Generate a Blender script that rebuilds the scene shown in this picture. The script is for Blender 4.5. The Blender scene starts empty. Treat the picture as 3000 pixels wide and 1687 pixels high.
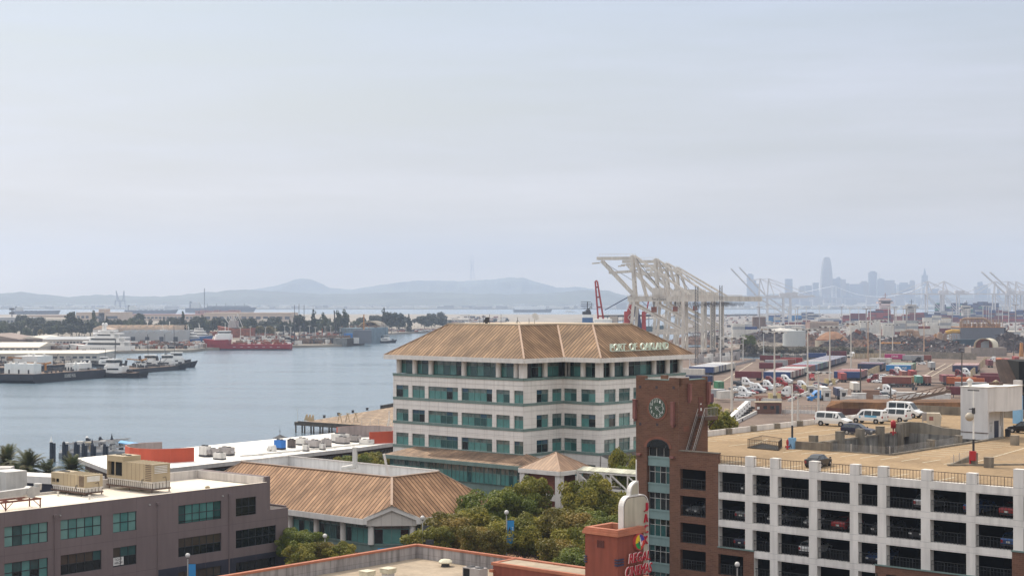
import bpy,math,random
import numpy as np
from mathutils import Vector,Matrix
random.seed(7);RNG=np.random.default_rng(7)
S=bpy.context.scene
# ---------------------------------------------------------------- camera, light, exposure
F,CX,HY,H=4700.0,1500.0,880.0,40.0
cam=bpy.data.objects.new('camera',bpy.data.cameras.new('camera'));S.collection.objects.link(cam)
cam.location=(0,0,H);cam.rotation_euler=(math.radians(90),0,0)
cam.data.sensor_width=36;cam.data.lens=36*F/3000
cam.data.shift_y=(HY-843.5)/3000;cam.data.clip_start=1;cam.data.clip_end=60000
S.camera=cam
SUN_AZ,SUN_EL=math.radians(38),math.radians(50)
sund=Vector((-math.sin(SUN_AZ)*math.cos(SUN_EL),math.cos(SUN_AZ)*math.cos(SUN_EL),math.sin(SUN_EL)))
sun=bpy.data.objects.new('sun',bpy.data.lights.new('sun','SUN'));S.collection.objects.link(sun)
sun.data.energy=3.3;sun.data.angle=math.radians(0.6);sun.data.color=(1.0,0.885,0.72)
sun.rotation_euler=(-sund).to_track_quat('-Z','Y').to_euler();sun.location=(-300,300,900)
S.view_settings.view_transform='Standard';S.view_settings.look='None'
S.view_settings.exposure=0.0;S.view_settings.gamma=1.0;S.view_settings.use_curve_mapping=False
cy=S.cycles
cy.max_bounces=6;cy.diffuse_bounces=3;cy.glossy_bounces=3;cy.transmission_bounces=4;cy.volume_bounces=2
cy.transparent_max_bounces=16;cy.caustics_reflective=False;cy.caustics_refractive=False
cy.use_denoising=True;cy.sample_clamp_indirect=6
W=bpy.data.worlds.new('World');S.world=W;W.use_nodes=True
nt=W.node_tree;N=nt.nodes;L=nt.links;N.clear()
def wn(t,**k):
    n=N.new(t)
    for a,b in k.items():setattr(n,a,b)
    return n
sky=wn('ShaderNodeTexSky',sky_type='NISHITA',sun_disc=False,sun_elevation=SUN_EL,sun_rotation=-SUN_AZ,
         air_density=1.6,dust_density=3.0,ozone_density=1.5,altitude=20)
tc=wn('ShaderNodeTexCoord')
mp=wn('ShaderNodeMapping');mp.inputs['Scale'].default_value=(1.0,1.0,9.0);mp.inputs['Rotation'].default_value=(0,0.10,0)
L.new(tc.outputs['Generated'],mp.inputs['Vector'])
nz=wn('ShaderNodeTexNoise');nz.inputs['Scale'].default_value=2.6;nz.inputs['Detail'].default_value=7;nz.inputs['Roughness'].default_value=0.55
L.new(mp.outputs[0],nz.inputs['Vector'])
cr=wn('ShaderNodeValToRGB');cr.color_ramp.elements[0].position=0.33;cr.color_ramp.elements[0].color=(0.52,)*3+(1,)
cr.color_ramp.elements[1].position=0.66;cr.color_ramp.elements[1].color=(0.92,)*3+(1,)
L.new(nz.outputs['Fac'],cr.inputs['Fac'])
bg1=wn('ShaderNodeBackground');bg1.inputs['Strength'].default_value=0.11;L.new(sky.outputs[0],bg1.inputs['Color'])
sp=wn('ShaderNodeSeparateXYZ');L.new(tc.outputs['Generated'],sp.inputs[0])
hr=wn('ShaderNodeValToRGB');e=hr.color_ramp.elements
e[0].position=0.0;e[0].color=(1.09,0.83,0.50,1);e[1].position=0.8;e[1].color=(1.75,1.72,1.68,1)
for p_,c_ in((0.04,(0.87,0.755,0.60)),(0.09,(0.72,0.71,0.735)),(0.19,(0.61,0.68,0.82)),(0.30,(1.15,1.17,1.2))):q_=hr.color_ramp.elements.new(p_);q_.color=c_+(1,)  # top stops, above the view, brightened as added fill for shaded walls
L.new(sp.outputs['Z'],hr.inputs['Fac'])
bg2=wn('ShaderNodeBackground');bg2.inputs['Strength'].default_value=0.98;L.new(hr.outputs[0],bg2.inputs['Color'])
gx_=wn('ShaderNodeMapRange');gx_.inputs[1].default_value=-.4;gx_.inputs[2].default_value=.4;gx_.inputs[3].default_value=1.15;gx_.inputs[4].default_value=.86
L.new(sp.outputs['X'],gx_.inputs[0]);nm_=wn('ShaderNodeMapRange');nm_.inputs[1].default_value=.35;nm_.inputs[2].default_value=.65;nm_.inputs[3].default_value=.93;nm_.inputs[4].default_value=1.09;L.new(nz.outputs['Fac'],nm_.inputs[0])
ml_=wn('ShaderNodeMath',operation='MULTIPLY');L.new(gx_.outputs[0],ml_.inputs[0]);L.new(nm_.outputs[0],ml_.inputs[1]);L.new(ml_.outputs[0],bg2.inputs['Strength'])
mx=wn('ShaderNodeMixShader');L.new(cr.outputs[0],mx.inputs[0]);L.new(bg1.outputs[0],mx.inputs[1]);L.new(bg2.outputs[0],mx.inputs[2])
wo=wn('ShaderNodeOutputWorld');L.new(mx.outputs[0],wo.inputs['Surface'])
# ---------------------------------------------------------------- helpers
def P(px,py,Y):return Vector(((px-CX)*Y/F,Y,H-(py-HY)*Y/F))
def G(px,py,z=3.0):
    Y=(H-z)*F/(py-HY);return Vector(((px-CX)*Y/F,Y,z))
def V2(a):return Vector((a[0],a[1]))
MATS={}
def mat(name,col,rough=0.8,var=0.12,sc=0.6,metal=0.0,kind=None,a=1.0,b=1.0,col2=None,streak=0.0,bump=0.0,emit=0,alpha=None,trans=0,spec=0.4):
    """procedural material: noise variation in world space; kind adds seams, bricks or panels on metric UVs"""
    if name in MATS:return MATS[name]
    m=bpy.data.materials.new(name);m.use_nodes=True;MATS[name]=m
    t=m.node_tree;nn=t.nodes;ll=t.links;bs=nn['Principled BSDF']
    bs.inputs['Roughness'].default_value=rough;bs.inputs['Metallic'].default_value=metal
    bs.inputs['Specular IOR Level'].default_value=spec
    g=nn.new('ShaderNodeNewGeometry')
    def noise(scale,vec=(1,1,1),det=4):
        mpn=nn.new('ShaderNodeMapping');mpn.inputs['Scale'].default_value=vec
        ll.new(g.outputs['Position'],mpn.inputs['Vector'])
        z=nn.new('ShaderNodeTexNoise');z.inputs['Scale'].default_value=scale;z.inputs['Detail'].default_value=det
        ll.new(mpn.outputs[0],z.inputs['Vector']);return z.outputs['Fac']
    def ramp(src,p0,p1,c0,c1):
        r=nn.new('ShaderNodeValToRGB');el=r.color_ramp.elements
        el[0].position=p0;el[0].color=tuple(c0)+(1,);el[1].position=p1;el[1].color=tuple(c1)+(1,)
        ll.new(src,r.inputs['Fac']);return r.outputs[0]
    def mixc(fac,c0,c1,mode='MIX'):
        x=nn.new('ShaderNodeMix');x.data_type='RGBA';x.blend_type=mode
        for i,c in((6,c0),(7,c1)):
            if isinstance(c,tuple):x.inputs[i].default_value=c+(1,)
            else:ll.new(c,x.inputs[i])
        if isinstance(fac,float):x.inputs[0].default_value=fac
        else:ll.new(fac,x.inputs[0])
        return x.outputs[2]
    c0=tuple(x*(1-var)for x in col);c1=tuple(min(1,x*(1+var))for x in col)
    out=ramp(noise(sc),0.3,0.7,c0,c1)
    hgt=None
    uv=nn.new('ShaderNodeUVMap')
    if kind in('seam','corr'):
        sx=nn.new('ShaderNodeSeparateXYZ');ll.new(uv.outputs[0],sx.inputs[0])
        d=nn.new('ShaderNodeMath');d.operation='DIVIDE';d.inputs[1].default_value=a;ll.new(sx.outputs[0],d.inputs[0])
        f=nn.new('ShaderNodeMath');f.operation='FRACT';ll.new(d.outputs[0],f.inputs[0])
        gt=nn.new('ShaderNodeMath');gt.operation='LESS_THAN';gt.inputs[1].default_value=b;ll.new(f.outputs[0],gt.inputs[0])
        if kind=='seam':
            fl=nn.new('ShaderNodeMath');fl.operation='FLOOR';ll.new(d.outputs[0],fl.inputs[0])
            wnz=nn.new('ShaderNodeTexWhiteNoise');wnz.noise_dimensions='1D';ll.new(fl.outputs[0],wnz.inputs['W'])
            cb=nn.new('ShaderNodeCombineXYZ');ll.new(fl.outputs[0],cb.inputs[0]);ll.new(sx.outputs[1],cb.inputs[1])
            m2=nn.new('ShaderNodeMapping');m2.inputs['Scale'].default_value=(0.45,0.22,1);ll.new(cb.outputs[0],m2.inputs['Vector'])
            z2=nn.new('ShaderNodeTexNoise');z2.inputs['Scale'].default_value=1.3;z2.inputs['Detail'].default_value=5;ll.new(m2.outputs[0],z2.inputs['Vector'])
            w=ramp(z2.outputs['Fac'],0.35,0.68,(0.62,0.58,0.56),(1.12,1.08,1.02))
            out=mixc(1.0,out,w,'MULTIPLY')
            w2=ramp(wnz.outputs['Value'],0,1,(0.86,0.86,0.86),(1.1,1.1,1.1));out=mixc(1.0,out,w2,'MULTIPLY')
        out=mixc(gt.outputs[0],out,tuple(col2 or tuple(x*.4 for x in col)))
        hgt=gt.outputs[0]
    elif kind in('brick','panel'):
        bt=nn.new('ShaderNodeTexBrick');bt.offset=0.5 if kind=='brick' else 0.0
        bt.inputs['Scale'].default_value=1.0;bt.inputs['Brick Width'].default_value=a;bt.inputs['Row Height'].default_value=b
        bt.inputs['Mortar Size'].default_value=0.012 if kind=='brick' else 0.03;bt.inputs['Mortar Smooth'].default_value=0.1
        c2=tuple(col2 or tuple(x*.5 for x in col))
        bt.inputs['Color1'].default_value=tuple(x*1.18 for x in col)+(1,)if kind=='brick' else(1,1,1,1)
        bt.inputs['Color2'].default_value=tuple(x*.72 for x in col)+(1,)if kind=='brick' else(.96,.96,.96,1)
        bt.inputs['Mortar'].default_value=c2+(1,)if kind=='brick' else(.74,.72,.70,1)
        ll.new(uv.outputs[0],bt.inputs['Vector'])
        if kind=='brick':out=mixc(0.35,bt.outputs['Color'],out)
        else:out=mixc(1.0,out,bt.outputs['Color'],'MULTIPLY')
        hgt=bt.outputs['Fac']
    if streak:
        s=ramp(noise(1.6,(1,1,0.12),6),0.42,0.72,(1,1,1),(1-streak,)*3)
        out=mixc(1.0,out,s,'MULTIPLY')
        s=ramp(noise(0.16,(1,1,1),5),0.4,0.75,(1,1,1),(1-streak*.6,)*3)
        out=mixc(1.0,out,s,'MULTIPLY')
    ll.new(out,bs.inputs['Base Color'])
    if bump or hgt:
        bp=nn.new('ShaderNodeBump');bp.inputs['Strength'].default_value=bump or 0.35;bp.inputs['Distance'].default_value=0.03
        bp.invert=kind in('brick','panel')
        ll.new(hgt if hgt else noise(sc*6),bp.inputs['Height']);ll.new(bp.outputs[0],bs.inputs['Normal'])
    if emit:
        bs.inputs['Emission Color'].default_value=tuple(col)+(1,);bs.inputs['Emission Strength'].default_value=emit
    if trans:
        tr=nn.new('ShaderNodeBsdfTranslucent');ll.new(out,tr.inputs[0]);ms=nn.new('ShaderNodeMixShader');ms.inputs[0].default_value=trans
        ll.new(bs.outputs[0],ms.inputs[1]);ll.new(tr.outputs[0],ms.inputs[2]);ll.new(ms.outputs[0],nn['Material Output'].inputs[0])
    return m
ORG={}
def tag(o,label=None,cat=None,group=None,kind=None):
    if label:o['label']=label
    if cat:o['category']=cat
    if group:o['group']=group
    if kind:o['kind']=kind
    return o
def thing(name,label,cat,loc,rz=0.0,group=None):
    o=bpy.data.objects.new(name,None);o.empty_display_size=0.5;S.collection.objects.link(o)
    o.location=loc;o.rotation_euler=(0,0,rz);ORG[o]=Vector(loc)
    return tag(o,label,cat,group)
class MB:
    """collects geometry (world or local coordinates) and links it as ONE mesh object"""
    def __init__(s):s.v=[];s.f=[];s.m=[];s.sm=[]
    def add(s,vs,fs,m=0,smooth=False):
        n=len(s.v);s.v+=[tuple(v)for v in vs]
        for f in fs:s.f.append(tuple(i+n for i in f));s.m.append(m);s.sm.append(smooth)
        return s
    def quad(s,a,b,c,d,m=0):return s.add((a,b,c,d),((0,1,2,3),),m)
    def poly(s,pts,m=0):return s.add(pts,(tuple(range(len(pts))),),m)
    def box(s,c,d,rz=0.0,m=0,taper=1.0):
        ca,sa=math.cos(rz),math.sin(rz);vs=[]
        for z in(-.5,.5):
            k=1 if z<0 else taper
            for x,y in((-.5,-.5),(.5,-.5),(.5,.5),(-.5,.5)):
                X,Y=x*d[0]*k,y*d[1]*k;vs.append((c[0]+X*ca-Y*sa,c[1]+X*sa+Y*ca,c[2]+z*d[2]))
        return s.add(vs,((0,3,2,1),(4,5,6,7),(0,1,5,4),(1,2,6,5),(2,3,7,6),(3,0,4,7)),m)
    def bx(s,x0,x1,y0,y1,z0,z1,m=0):return s.box(((x0+x1)/2,(y0+y1)/2,(z0+z1)/2),(x1-x0,y1-y0,z1-z0),0,m)
    def bar(s,p,q,w,h=None,m=0):
        p,q=Vector(p),Vector(q);d=q-p
        if d.length<1e-6:return s
        d.normalize();up=Vector((0,0,1))if abs(d.z)<.95 else Vector((0,1,0))
        a=d.cross(up).normalized()*(w/2);b=a.cross(d).normalized()*((h or w)/2)
        vs=[p-a-b,p+a-b,p+a+b,p-a+b,q-a-b,q+a-b,q+a+b,q-a+b]
        return s.add(vs,((0,1,2,3),(7,6,5,4),(0,4,5,1),(1,5,6,2),(2,6,7,3),(3,7,4,0)),m)
    def tube(s,p,q,r,r2=None,n=8,m=0,cap=True):
        p,q=Vector(p),Vector(q);d=(q-p).normalized();up=Vector((0,0,1))if abs(d.z)<.95 else Vector((0,1,0))
        a=d.cross(up).normalized();b=d.cross(a);r2=r if r2 is None else r2;vs=[]
        for c,rr in((p,r),(q,r2)):
            for i in range(n):
                t=2*math.pi*i/n;vs.append(c+(a*math.cos(t)+b*math.sin(t))*rr)
        s.add(vs,[(i,(i+1)%n,n+(i+1)%n,n+i)for i in range(n)],m,True)
        if cap:s.add(vs,[tuple(range(n))[::-1],tuple(range(n,2*n))],m)
        return s
    def path(s,pts,r,n=6,m=0):
        for a,b in zip(pts,pts[1:]):s.tube(a,b,r,None,n,m,True)
        return s
    def prism(s,poly,z0,z1,m=0,mt=None):
        n=len(poly);ar=sum(poly[i][0]*poly[(i+1)%n][1]-poly[(i+1)%n][0]*poly[i][1]for i in range(n))
        if ar<0:poly=list(poly)[::-1]
        vs=[(p[0],p[1],z0)for p in poly]+[(p[0],p[1],z1)for p in poly]
        s.add(vs,[(i,(i+1)%n,n+(i+1)%n,n+i)for i in range(n)]+[tuple(range(n))[::-1]],m)
        return s.add(vs[n:],[tuple(range(n))],m if mt is None else mt)
    def extr(s,pts,vec,m=0):
        n=len(pts);vec=Vector(vec);vs=[Vector(p)for p in pts];vs=vs+[p+vec for p in vs]
        return s.add(vs,[tuple(range(n))[::-1],tuple(range(n,2*n))]+[(i,(i+1)%n,n+(i+1)%n,n+i)for i in range(n)],m)
    def loft(s,rings,m=0,smooth=True,closed=True,caps=True):
        n=len(rings[0]);vs=[p for r in rings for p in r];fs=[]
        for k in range(len(rings)-1):
            for i in range(n if closed else n-1):
                j=(i+1)%n;fs.append((k*n+i,k*n+j,(k+1)*n+j,(k+1)*n+i))
        s.add(vs,fs,m,smooth)
        if caps:s.add(list(rings[0]),[tuple(range(n))[::-1]],m);s.add(list(rings[-1]),[tuple(range(n))],m)
        return s
    def lathe(s,c,prof,n=16,m=0,smooth=True):
        return s.loft([[(c[0]+r*math.cos(2*math.pi*i/n),c[1]+r*math.sin(2*math.pi*i/n),c[2]+z)for i in range(n)]for r,z in prof],m,smooth)
    def ball(s,c,r,n=10,m=0,sq=1.0):
        return s.lathe(c,[(max(.001,r*math.sin(math.pi*k/6)),-r*sq*math.cos(math.pi*k/6))for k in range(7)],n,m)
    def mesh(s,name,mats):
        me=bpy.data.meshes.new(name);me.from_pydata(s.v,[],s.f)
        for m in mats:me.materials.append(m)
        nf=len(me.polygons)
        if len(s.m)==nf:
            me.polygons.foreach_set('material_index',s.m);me.polygons.foreach_set('use_smooth',s.sm)
        uvl=me.uv_layers.new(name='UVMap');co=np.empty(len(me.vertices)*3,np.float32);me.vertices.foreach_get('co',co);co=co.reshape(-1,3)
        nr=np.empty(nf*3,np.float32);me.polygons.foreach_get('normal',nr);nr=nr.reshape(-1,3)
        lt=np.empty(nf,np.int32);me.polygons.foreach_get('loop_total',lt);vi=np.empty(len(me.loops),np.int32);me.loops.foreach_get('vertex_index',vi)
        fn=np.repeat(nr,lt,0);pc=co[vi];hl=np.hypot(fn[:,0],fn[:,1]);flat=hl<0.05;hl[flat]=1
        tx,ty=-fn[:,1]/hl,fn[:,0]/hl;tx[flat]=1;ty[flat]=0
        u=pc[:,0]*tx+pc[:,1]*ty
        sx,sy,sz=-ty*fn[:,2],tx*fn[:,2],np.where(flat,0,hl)
        sx=np.where(flat,0,sx);sy=np.where(flat,1,sy)
        v=pc[:,0]*sx+pc[:,1]*sy+pc[:,2]*sz
        uvl.data.foreach_set('uv',np.stack([u,v],1).astype(np.float32).ravel());me.update();return me
    def build(s,name,mats,parent=None,label=None,cat=None,group=None,kind=None,origin=None):
        if not isinstance(mats,(list,tuple)):mats=[mats]
        if parent is not None:off=ORG.get(parent,Vector((0,0,0)))
        elif origin is not None:off=Vector(origin)
        else:
            a=np.array(s.v);off=Vector(((a[:,0].min()+a[:,0].max())/2,(a[:,1].min()+a[:,1].max())/2,a[:,2].min()))
        if off.length>0:s.v=[(v[0]-off.x,v[1]-off.y,v[2]-off.z)for v in s.v]
        o=bpy.data.objects.new(name,s.mesh(name,mats));S.collection.objects.link(o);ORG[o]=off
        if parent is not None:o.parent=parent
        else:o.location=off
        return tag(o,label,cat,group,kind)
def dup(root,loc,rz=None,label=None,swap=None,scale=None,group=None):
    """copy a thing with its parts and sub-parts; swap replaces the mesh of named parts"""
    r=root.copy();S.collection.objects.link(r);r.location=loc
    if rz is not None:r.rotation_euler=(0,0,rz)
    if scale is not None:r.scale=scale if isinstance(scale,(tuple,list))else(scale,)*3
    if label:r['label']=label
    if group:r['group']=group
    def nm(o):return o.name.split('.')[0]
    for ch in list(root.children):
        c=ch.copy();S.collection.objects.link(c);c.parent=r
        if swap and nm(ch)in swap:c.data=swap[nm(ch)]
        for gch in list(ch.children):
            d=gch.copy();S.collection.objects.link(d);d.parent=c
    return r
class Fr:
    """a vertical facade: u metres along from P0 to P1, n metres out towards the viewer's side, z up"""
    def __init__(s,p0,p1,flip=False):
        s.o=V2(p0);d=V2(p1)-s.o;s.len=d.length;s.d=d/s.len;s.n=Vector((s.d.y,-s.d.x))*(-1 if flip else 1)
    def pt(s,u,n,z):q=s.o+s.d*u+s.n*n;return Vector((q.x,q.y,z))
    def u(s,px):
        k=(px-CX)/F;return(k*s.o.y-s.o.x)/(s.d.x-k*s.d.y)
    def z(s,px,py):return H-(py-HY)*s.pt(s.u(px),0,0).y/F
    def box(s,mb,u0,u1,n0,n1,z0,z1,m=0):
        c=s.pt((u0+u1)/2,(n0+n1)/2,(z0+z1)/2);mb.box(c,(abs(u1-u0),abs(n1-n0),abs(z1-z0)),math.atan2(s.d.y,s.d.x),m);return mb
    def quad(s,mb,u0,u1,z0,z1,n=0,m=0):
        mb.quad(s.pt(u0,n,z0),s.pt(u1,n,z0),s.pt(u1,n,z1),s.pt(u0,n,z1),m);return mb
    def wall(s,mb,u0,u1,z0,z1,ops=(),depth=0.25,n=0,m=0,mr=None):
        """a wall face with rectangular openings and their reveals"""
        us=sorted({u0,u1}|{min(max(x,u0),u1)for o in ops for x in o[:2]});zs=sorted({z0,z1}|{min(max(x,z0),z1)for o in ops for x in o[2:4]})
        for a,b in zip(us,us[1:]):
            for c,d in zip(zs,zs[1:]):
                x,y=(a+b)/2,(c+d)/2
                if not any(o[0]<x<o[1]and o[2]<y<o[3]for o in ops):s.quad(mb,a,b,c,d,n,m)
        mr=m if mr is None else mr
        for o in ops:
            a,b,c,d=max(o[0],u0),min(o[1],u1),max(o[2],z0),min(o[3],z1)
            if a>=b or c>=d:continue
            for p,q in(((a,c),(b,c)),((b,c),(b,d)),((b,d),(a,d)),((a,d),(a,c))):
                mb.quad(s.pt(p[0],n,p[1]),s.pt(q[0],n,q[1]),s.pt(q[0],n-depth,q[1]),s.pt(p[0],n-depth,p[1]),mr)
        return mb
    def window(s,root,u0,u1,z0,z1,cols,tr,fm,pms,n=-0.2,fw=0.07,pick=None,name='window'):
        """frame part with its panes as a sub-part; tr = heights (0..1) of the transoms"""
        mb=MB();hs=[z0]+[z0+(z1-z0)*t for t in tr]+[z1];cu=[u0+(u1-u0)*i/cols for i in range(cols+1)]
        for i,c in enumerate(cu):
            w=fw/2;a=max(c-w,u0-0.0);b=min(c+w,u1+0.0)
            s.box(mb,a,b,n-.03,n+.05,z0,z1)
        for h in hs:
            for a,b in zip(cu,cu[1:]):s.box(mb,a+fw/2,b-fw/2,n-.03,n+.045,max(z0,h-fw/2),min(z1,h+fw/2))
        f=mb.build(name,fm,root);pb=MB()
        for i in range(cols):
            k0=random.random()
            for j in range(len(hs)-1):
                k=pick(i,j,k0)if pick else random.randrange(len(pms))
                s.quad(pb,cu[i],cu[i+1],hs[j],hs[j+1],n,k)
        pb.build('pane',pms,f);return f
def offset_poly(pts,d):
    """move every edge of a counter-clockwise polygon outwards by d"""
    n=len(pts);out=[]
    for i in range(n):
        p0,p1,p2=V2(pts[i-1]),V2(pts[i]),V2(pts[(i+1)%n])
        a=(p1-p0).normalized();b=(p2-p1).normalized();na=Vector((a.y,-a.x));nb=Vector((b.y,-b.x))
        k=(na+nb)/(1+na.dot(nb));out.append(p1+k*d)
    return out
ONES=['','first','second','third','fourth','fifth','sixth','seventh','eighth','ninth','tenth','eleventh','twelfth','thirteenth','fourteenth','fifteenth','sixteenth','seventeenth','eighteenth','nineteenth']
TENS={2:'twent',3:'thirt',4:'fort',5:'fift',6:'sixt',7:'sevent',8:'eight',9:'ninet'}
def ordn(n):return ONES[n]if n<20 else TENS[n//10]+('ieth' if n%10==0 else 'y '+ONES[n%10])
TXT={}
def text_mesh(s,ext=0.0):
    if(s,ext)in TXT:return TXT[(s,ext)]
    c=bpy.data.curves.new('lettering','FONT');c.body=s;c.size=1.0;c.extrude=ext;c.resolution_u=3;c.offset=0.0
    o=bpy.data.objects.new('lettering',c);S.collection.objects.link(o)
    dg=bpy.context.evaluated_depsgraph_get();me=bpy.data.meshes.new_from_object(o.evaluated_get(dg))
    vs=np.array([v.co[:]for v in me.vertices]);fs=[tuple(p.vertices)for p in me.polygons]
    bpy.data.objects.remove(o);bpy.data.curves.remove(c);bpy.data.meshes.remove(me)
    vs[:,0]-=vs[:,0].min();y0=vs[:,1].min();vs[:,1]-=y0
    TXT[(s,ext)]=(vs,fs,vs[:,0].max(),vs[:,1].max());return TXT[(s,ext)]
def put_text(mb,s,org,ux,uy,w,h,un=None,depth=0.03,m=0):
    """lettering of width w and height h: org = lower left, ux right, uy up"""
    vs,fs,tw,th=text_mesh(s,0.5);org,ux,uy=Vector(org),Vector(ux).normalized(),Vector(uy).normalized();un=Vector(un or ux.cross(uy)).normalized()
    mb.add([org+ux*(v[0]/tw*w)+uy*(v[1]/th*h)+un*((v[2]+.5)*depth)for v in vs],fs,m);return mb
for _s in('PORT  OF  OAKLAND','Port of Oakland',"BEN & JERRY'S",'PEACE, LOVE & ICE CREAM','REGAL','CINEMAS','ONE','Matson','LINE','HYUNDAI','DOUBLE HULL','TEXTAINER','TIGHT','ARROW','Uber','CC','HANJIN','TERMINALS','A','Do','Oakland'):text_mesh(_s,0.5)
for _s in list('JACKLONDON')+[str(i)for i in range(1,13)]:text_mesh(_s,0.5)
UX,VX=Vector((.755,-.656,0)),Vector((.656,.755,0))
RZU=math.atan2(UX.y,UX.x)
# ---------------------------------------------------------------- the setting: water, land, hills
def water_mat():
    m=bpy.data.materials.new('water');m.use_nodes=True;t=m.node_tree;nn=t.nodes;ll=t.links;bs=nn['Principled BSDF']
    bs.inputs['Base Color'].default_value=(0.115,0.165,0.205,1);bs.inputs['Roughness'].default_value=0.22;bs.inputs['IOR'].default_value=1.33
    g=nn.new('ShaderNodeNewGeometry');prev=None
    for sc,vec,st,dist in((0.7,(.6,1,1),1.0,.4),(0.16,(.7,1,1),.4,.4),(0.03,(.6,1,1),.10,1.2)):
        mp=nn.new('ShaderNodeMapping');mp.inputs['Scale'].default_value=vec;mp.inputs['Rotation'].default_value=(0,0,.35);ll.new(g.outputs['Position'],mp.inputs[0])
        z=nn.new('ShaderNodeTexNoise');z.inputs['Scale'].default_value=sc;z.inputs['Detail'].default_value=5;ll.new(mp.outputs[0],z.inputs[0])
        b=nn.new('ShaderNodeBump');b.inputs['Strength'].default_value=st;b.inputs['Distance'].default_value=dist;ll.new(z.outputs['Fac'],b.inputs['Height'])
        if prev:ll.new(prev.outputs[0],b.inputs['Normal'])
        prev=b
    mp=nn.new('ShaderNodeMapping');mp.inputs['Scale'].default_value=(.25,1,1);mp.inputs['Rotation'].default_value=(0,0,.2);ll.new(g.outputs['Position'],mp.inputs[0])
    z=nn.new('ShaderNodeTexNoise');z.inputs['Scale'].default_value=.03;z.inputs['Detail'].default_value=6;ll.new(mp.outputs[0],z.inputs[0])
    r=nn.new('ShaderNodeMapRange');r.inputs[1].default_value=.42;r.inputs[2].default_value=.62;r.inputs[3].default_value=.20;r.inputs[4].default_value=.11;ll.new(z.outputs['Fac'],r.inputs[0])
    ll.new(r.outputs[0],bs.inputs['Roughness']);ll.new(prev.outputs[0],bs.inputs['Normal']);return m
def sheet(name,pts,z,m,z0=None):
    mb=MB()
    if z0 is None:mb.poly([(p[0],p[1],z)for p in pts])
    else:mb.prism([(p[0],p[1])for p in pts],z0,z)
    return mb.build(name,m,kind='structure')
MB().quad((-9000,-300,0),(9000,-300,0),(9000,18000,0),(-9000,18000,0)).build('water',water_mat(),kind='structure')
M_ASPH=mat('asphalt',(0.085,0.078,0.072),.9,.25,.08,streak=.1)
M_YARD=mat('yard_paving',(0.205,0.152,0.122),.9,.22,.05,streak=.3,spec=.1)
M_DIRT=mat('dry_ground',(0.27,0.235,0.19),.95,.3,.02)
M_SCRUB=mat('scrub_ground',(0.14,0.135,0.085),.95,.45,.03)
M_RIP=mat('riprap',(0.10,0.09,0.08),.95,.5,.5)
QP0=Vector((-66.5,490));Q=Vector((.2526,.9676));QB=Vector((-.9676,.2526))
def quay(s,out=0,z=3.0):q=QP0+Q*s+QB*out;return Vector((q.x,q.y,z))
land=[(-400,-250),(700,-250),(900,1000),(700,1300),(330,1180),(225,1060),(186,1003),(168,1000),tuple(quay(600,-48)[:2]),tuple(quay(800,-48)[:2]),tuple(quay(800)[:2]),tuple(quay(95)[:2]),(-24,505),(-18,440),(-36,372),(-74,328),(-95,322),(-400,322)]
sheet('ground',land,3.0,M_ASPH,-3)
yard=[tuple(quay(110,-3)[:2]),tuple(quay(795,-2)[:2]),tuple(quay(795,-46)[:2]),tuple(quay(602,-46)[:2]),(166,996),(186,998),(330,1170),(560,1120),(420,330),(110,300),(20,300)]
sheet('yard_pavement',yard,3.03,M_YARD)
def gp(px,py,z):g=G(px,py,z);return(g.x,g.y)
ala=[gp(*p,2.0)for p in((-900,1085),(0,1076),(283,1052),(290,1030),(375,1027),(565,1024),(600,1019),(856,1012),(1010,1008),(1090,994),(1138,976),(1288,967.6),(1420,957),(1600,948),(1860,936),(1960,928),(1990,921),(1000,920),(0,921),(-900,921))]
sheet('far_bank',ala,2.0,M_DIRT,-3)
bank=[gp(*p,2.2)for p in((3900,1075),(2600,1052),(2178,1034),(2120,1018),(2060,992),(2010,965),(1990,945),(2030,928),(2120,920),(2560,918),(3100,919),(3900,919))]
sheet('harbour_ground',bank,2.2,mat('harbour_paving',(0.21,0.19,0.175),.95,.25,.02),-3)
rr=MB()
for a,b in zip(bank[1:6],bank[2:7]):
    A,B=Vector(a),Vector(b);n=int((B-A).length/6)+1;d=(B-A).normalized();nn_=Vector((d.y,-d.x));nn_=-nn_ if nn_.y>0 else nn_
    for i in range(n):
        q=A.lerp(B,(i+random.random())/n);rr.box((q.x+nn_.x*2,q.y+nn_.y*2,1.0),(5+random.random()*3,4,2.4+random.random()*1.4),random.random()*3,0,.6)
rr.build('rock_bank',M_RIP,kind='structure')
sheet('far_shore',[(-9000,7230),(9000,7230),(9000,17500),(-9000,17500)],2.5,M_SCRUB,-2)
M_HILL=mat('hillside',(0.075,0.085,0.055),.95,.45,.0022,streak=.25)
def ridge(name,prof,Y0,Y1,Y2,ns,seed,m=M_HILL):
    r=np.random.default_rng(seed);xs=np.linspace(prof[0][0],prof[-1][0],ns);zs=np.interp(xs,[p[0]for p in prof],[p[1]for p in prof])
    zs=40+(880-zs)*Y1/F;nz=np.convolve(r.normal(0,1,ns+8),np.ones(3)/3,'same')[4:4+ns]*3.2;zs=np.maximum(2,zs+nz)
    rows=[(Y0+(Y1-Y0)*t,.02+.98*(t**1.25)if t>0 else 0)for t in np.linspace(0,1,12)]+[(Y1+(Y2-Y1)*t,1-t)for t in(.35,.7,1)]
    vs,fs=[],[]
    for j,(y,k)in enumerate(rows):
        wob=np.convolve(r.normal(0,1,ns+20),np.ones(9)/3,'same')[10:10+ns]*(0.10 if 0<k<.97 else 0)
        for i in range(ns):vs.append(((xs[i]-CX)*Y1/F,y,2.3+max(0,(zs[i]-2.3)*min(1,max(0,k+wob[i]*k*(1-k)*3)))))
    for j in range(len(rows)-1):
        for i in range(ns-1):a=j*ns+i;fs.append((a,a+1,a+ns+1,a+ns))
    MB().add(vs,fs,0,True).build(name,m,kind='structure')
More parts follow.
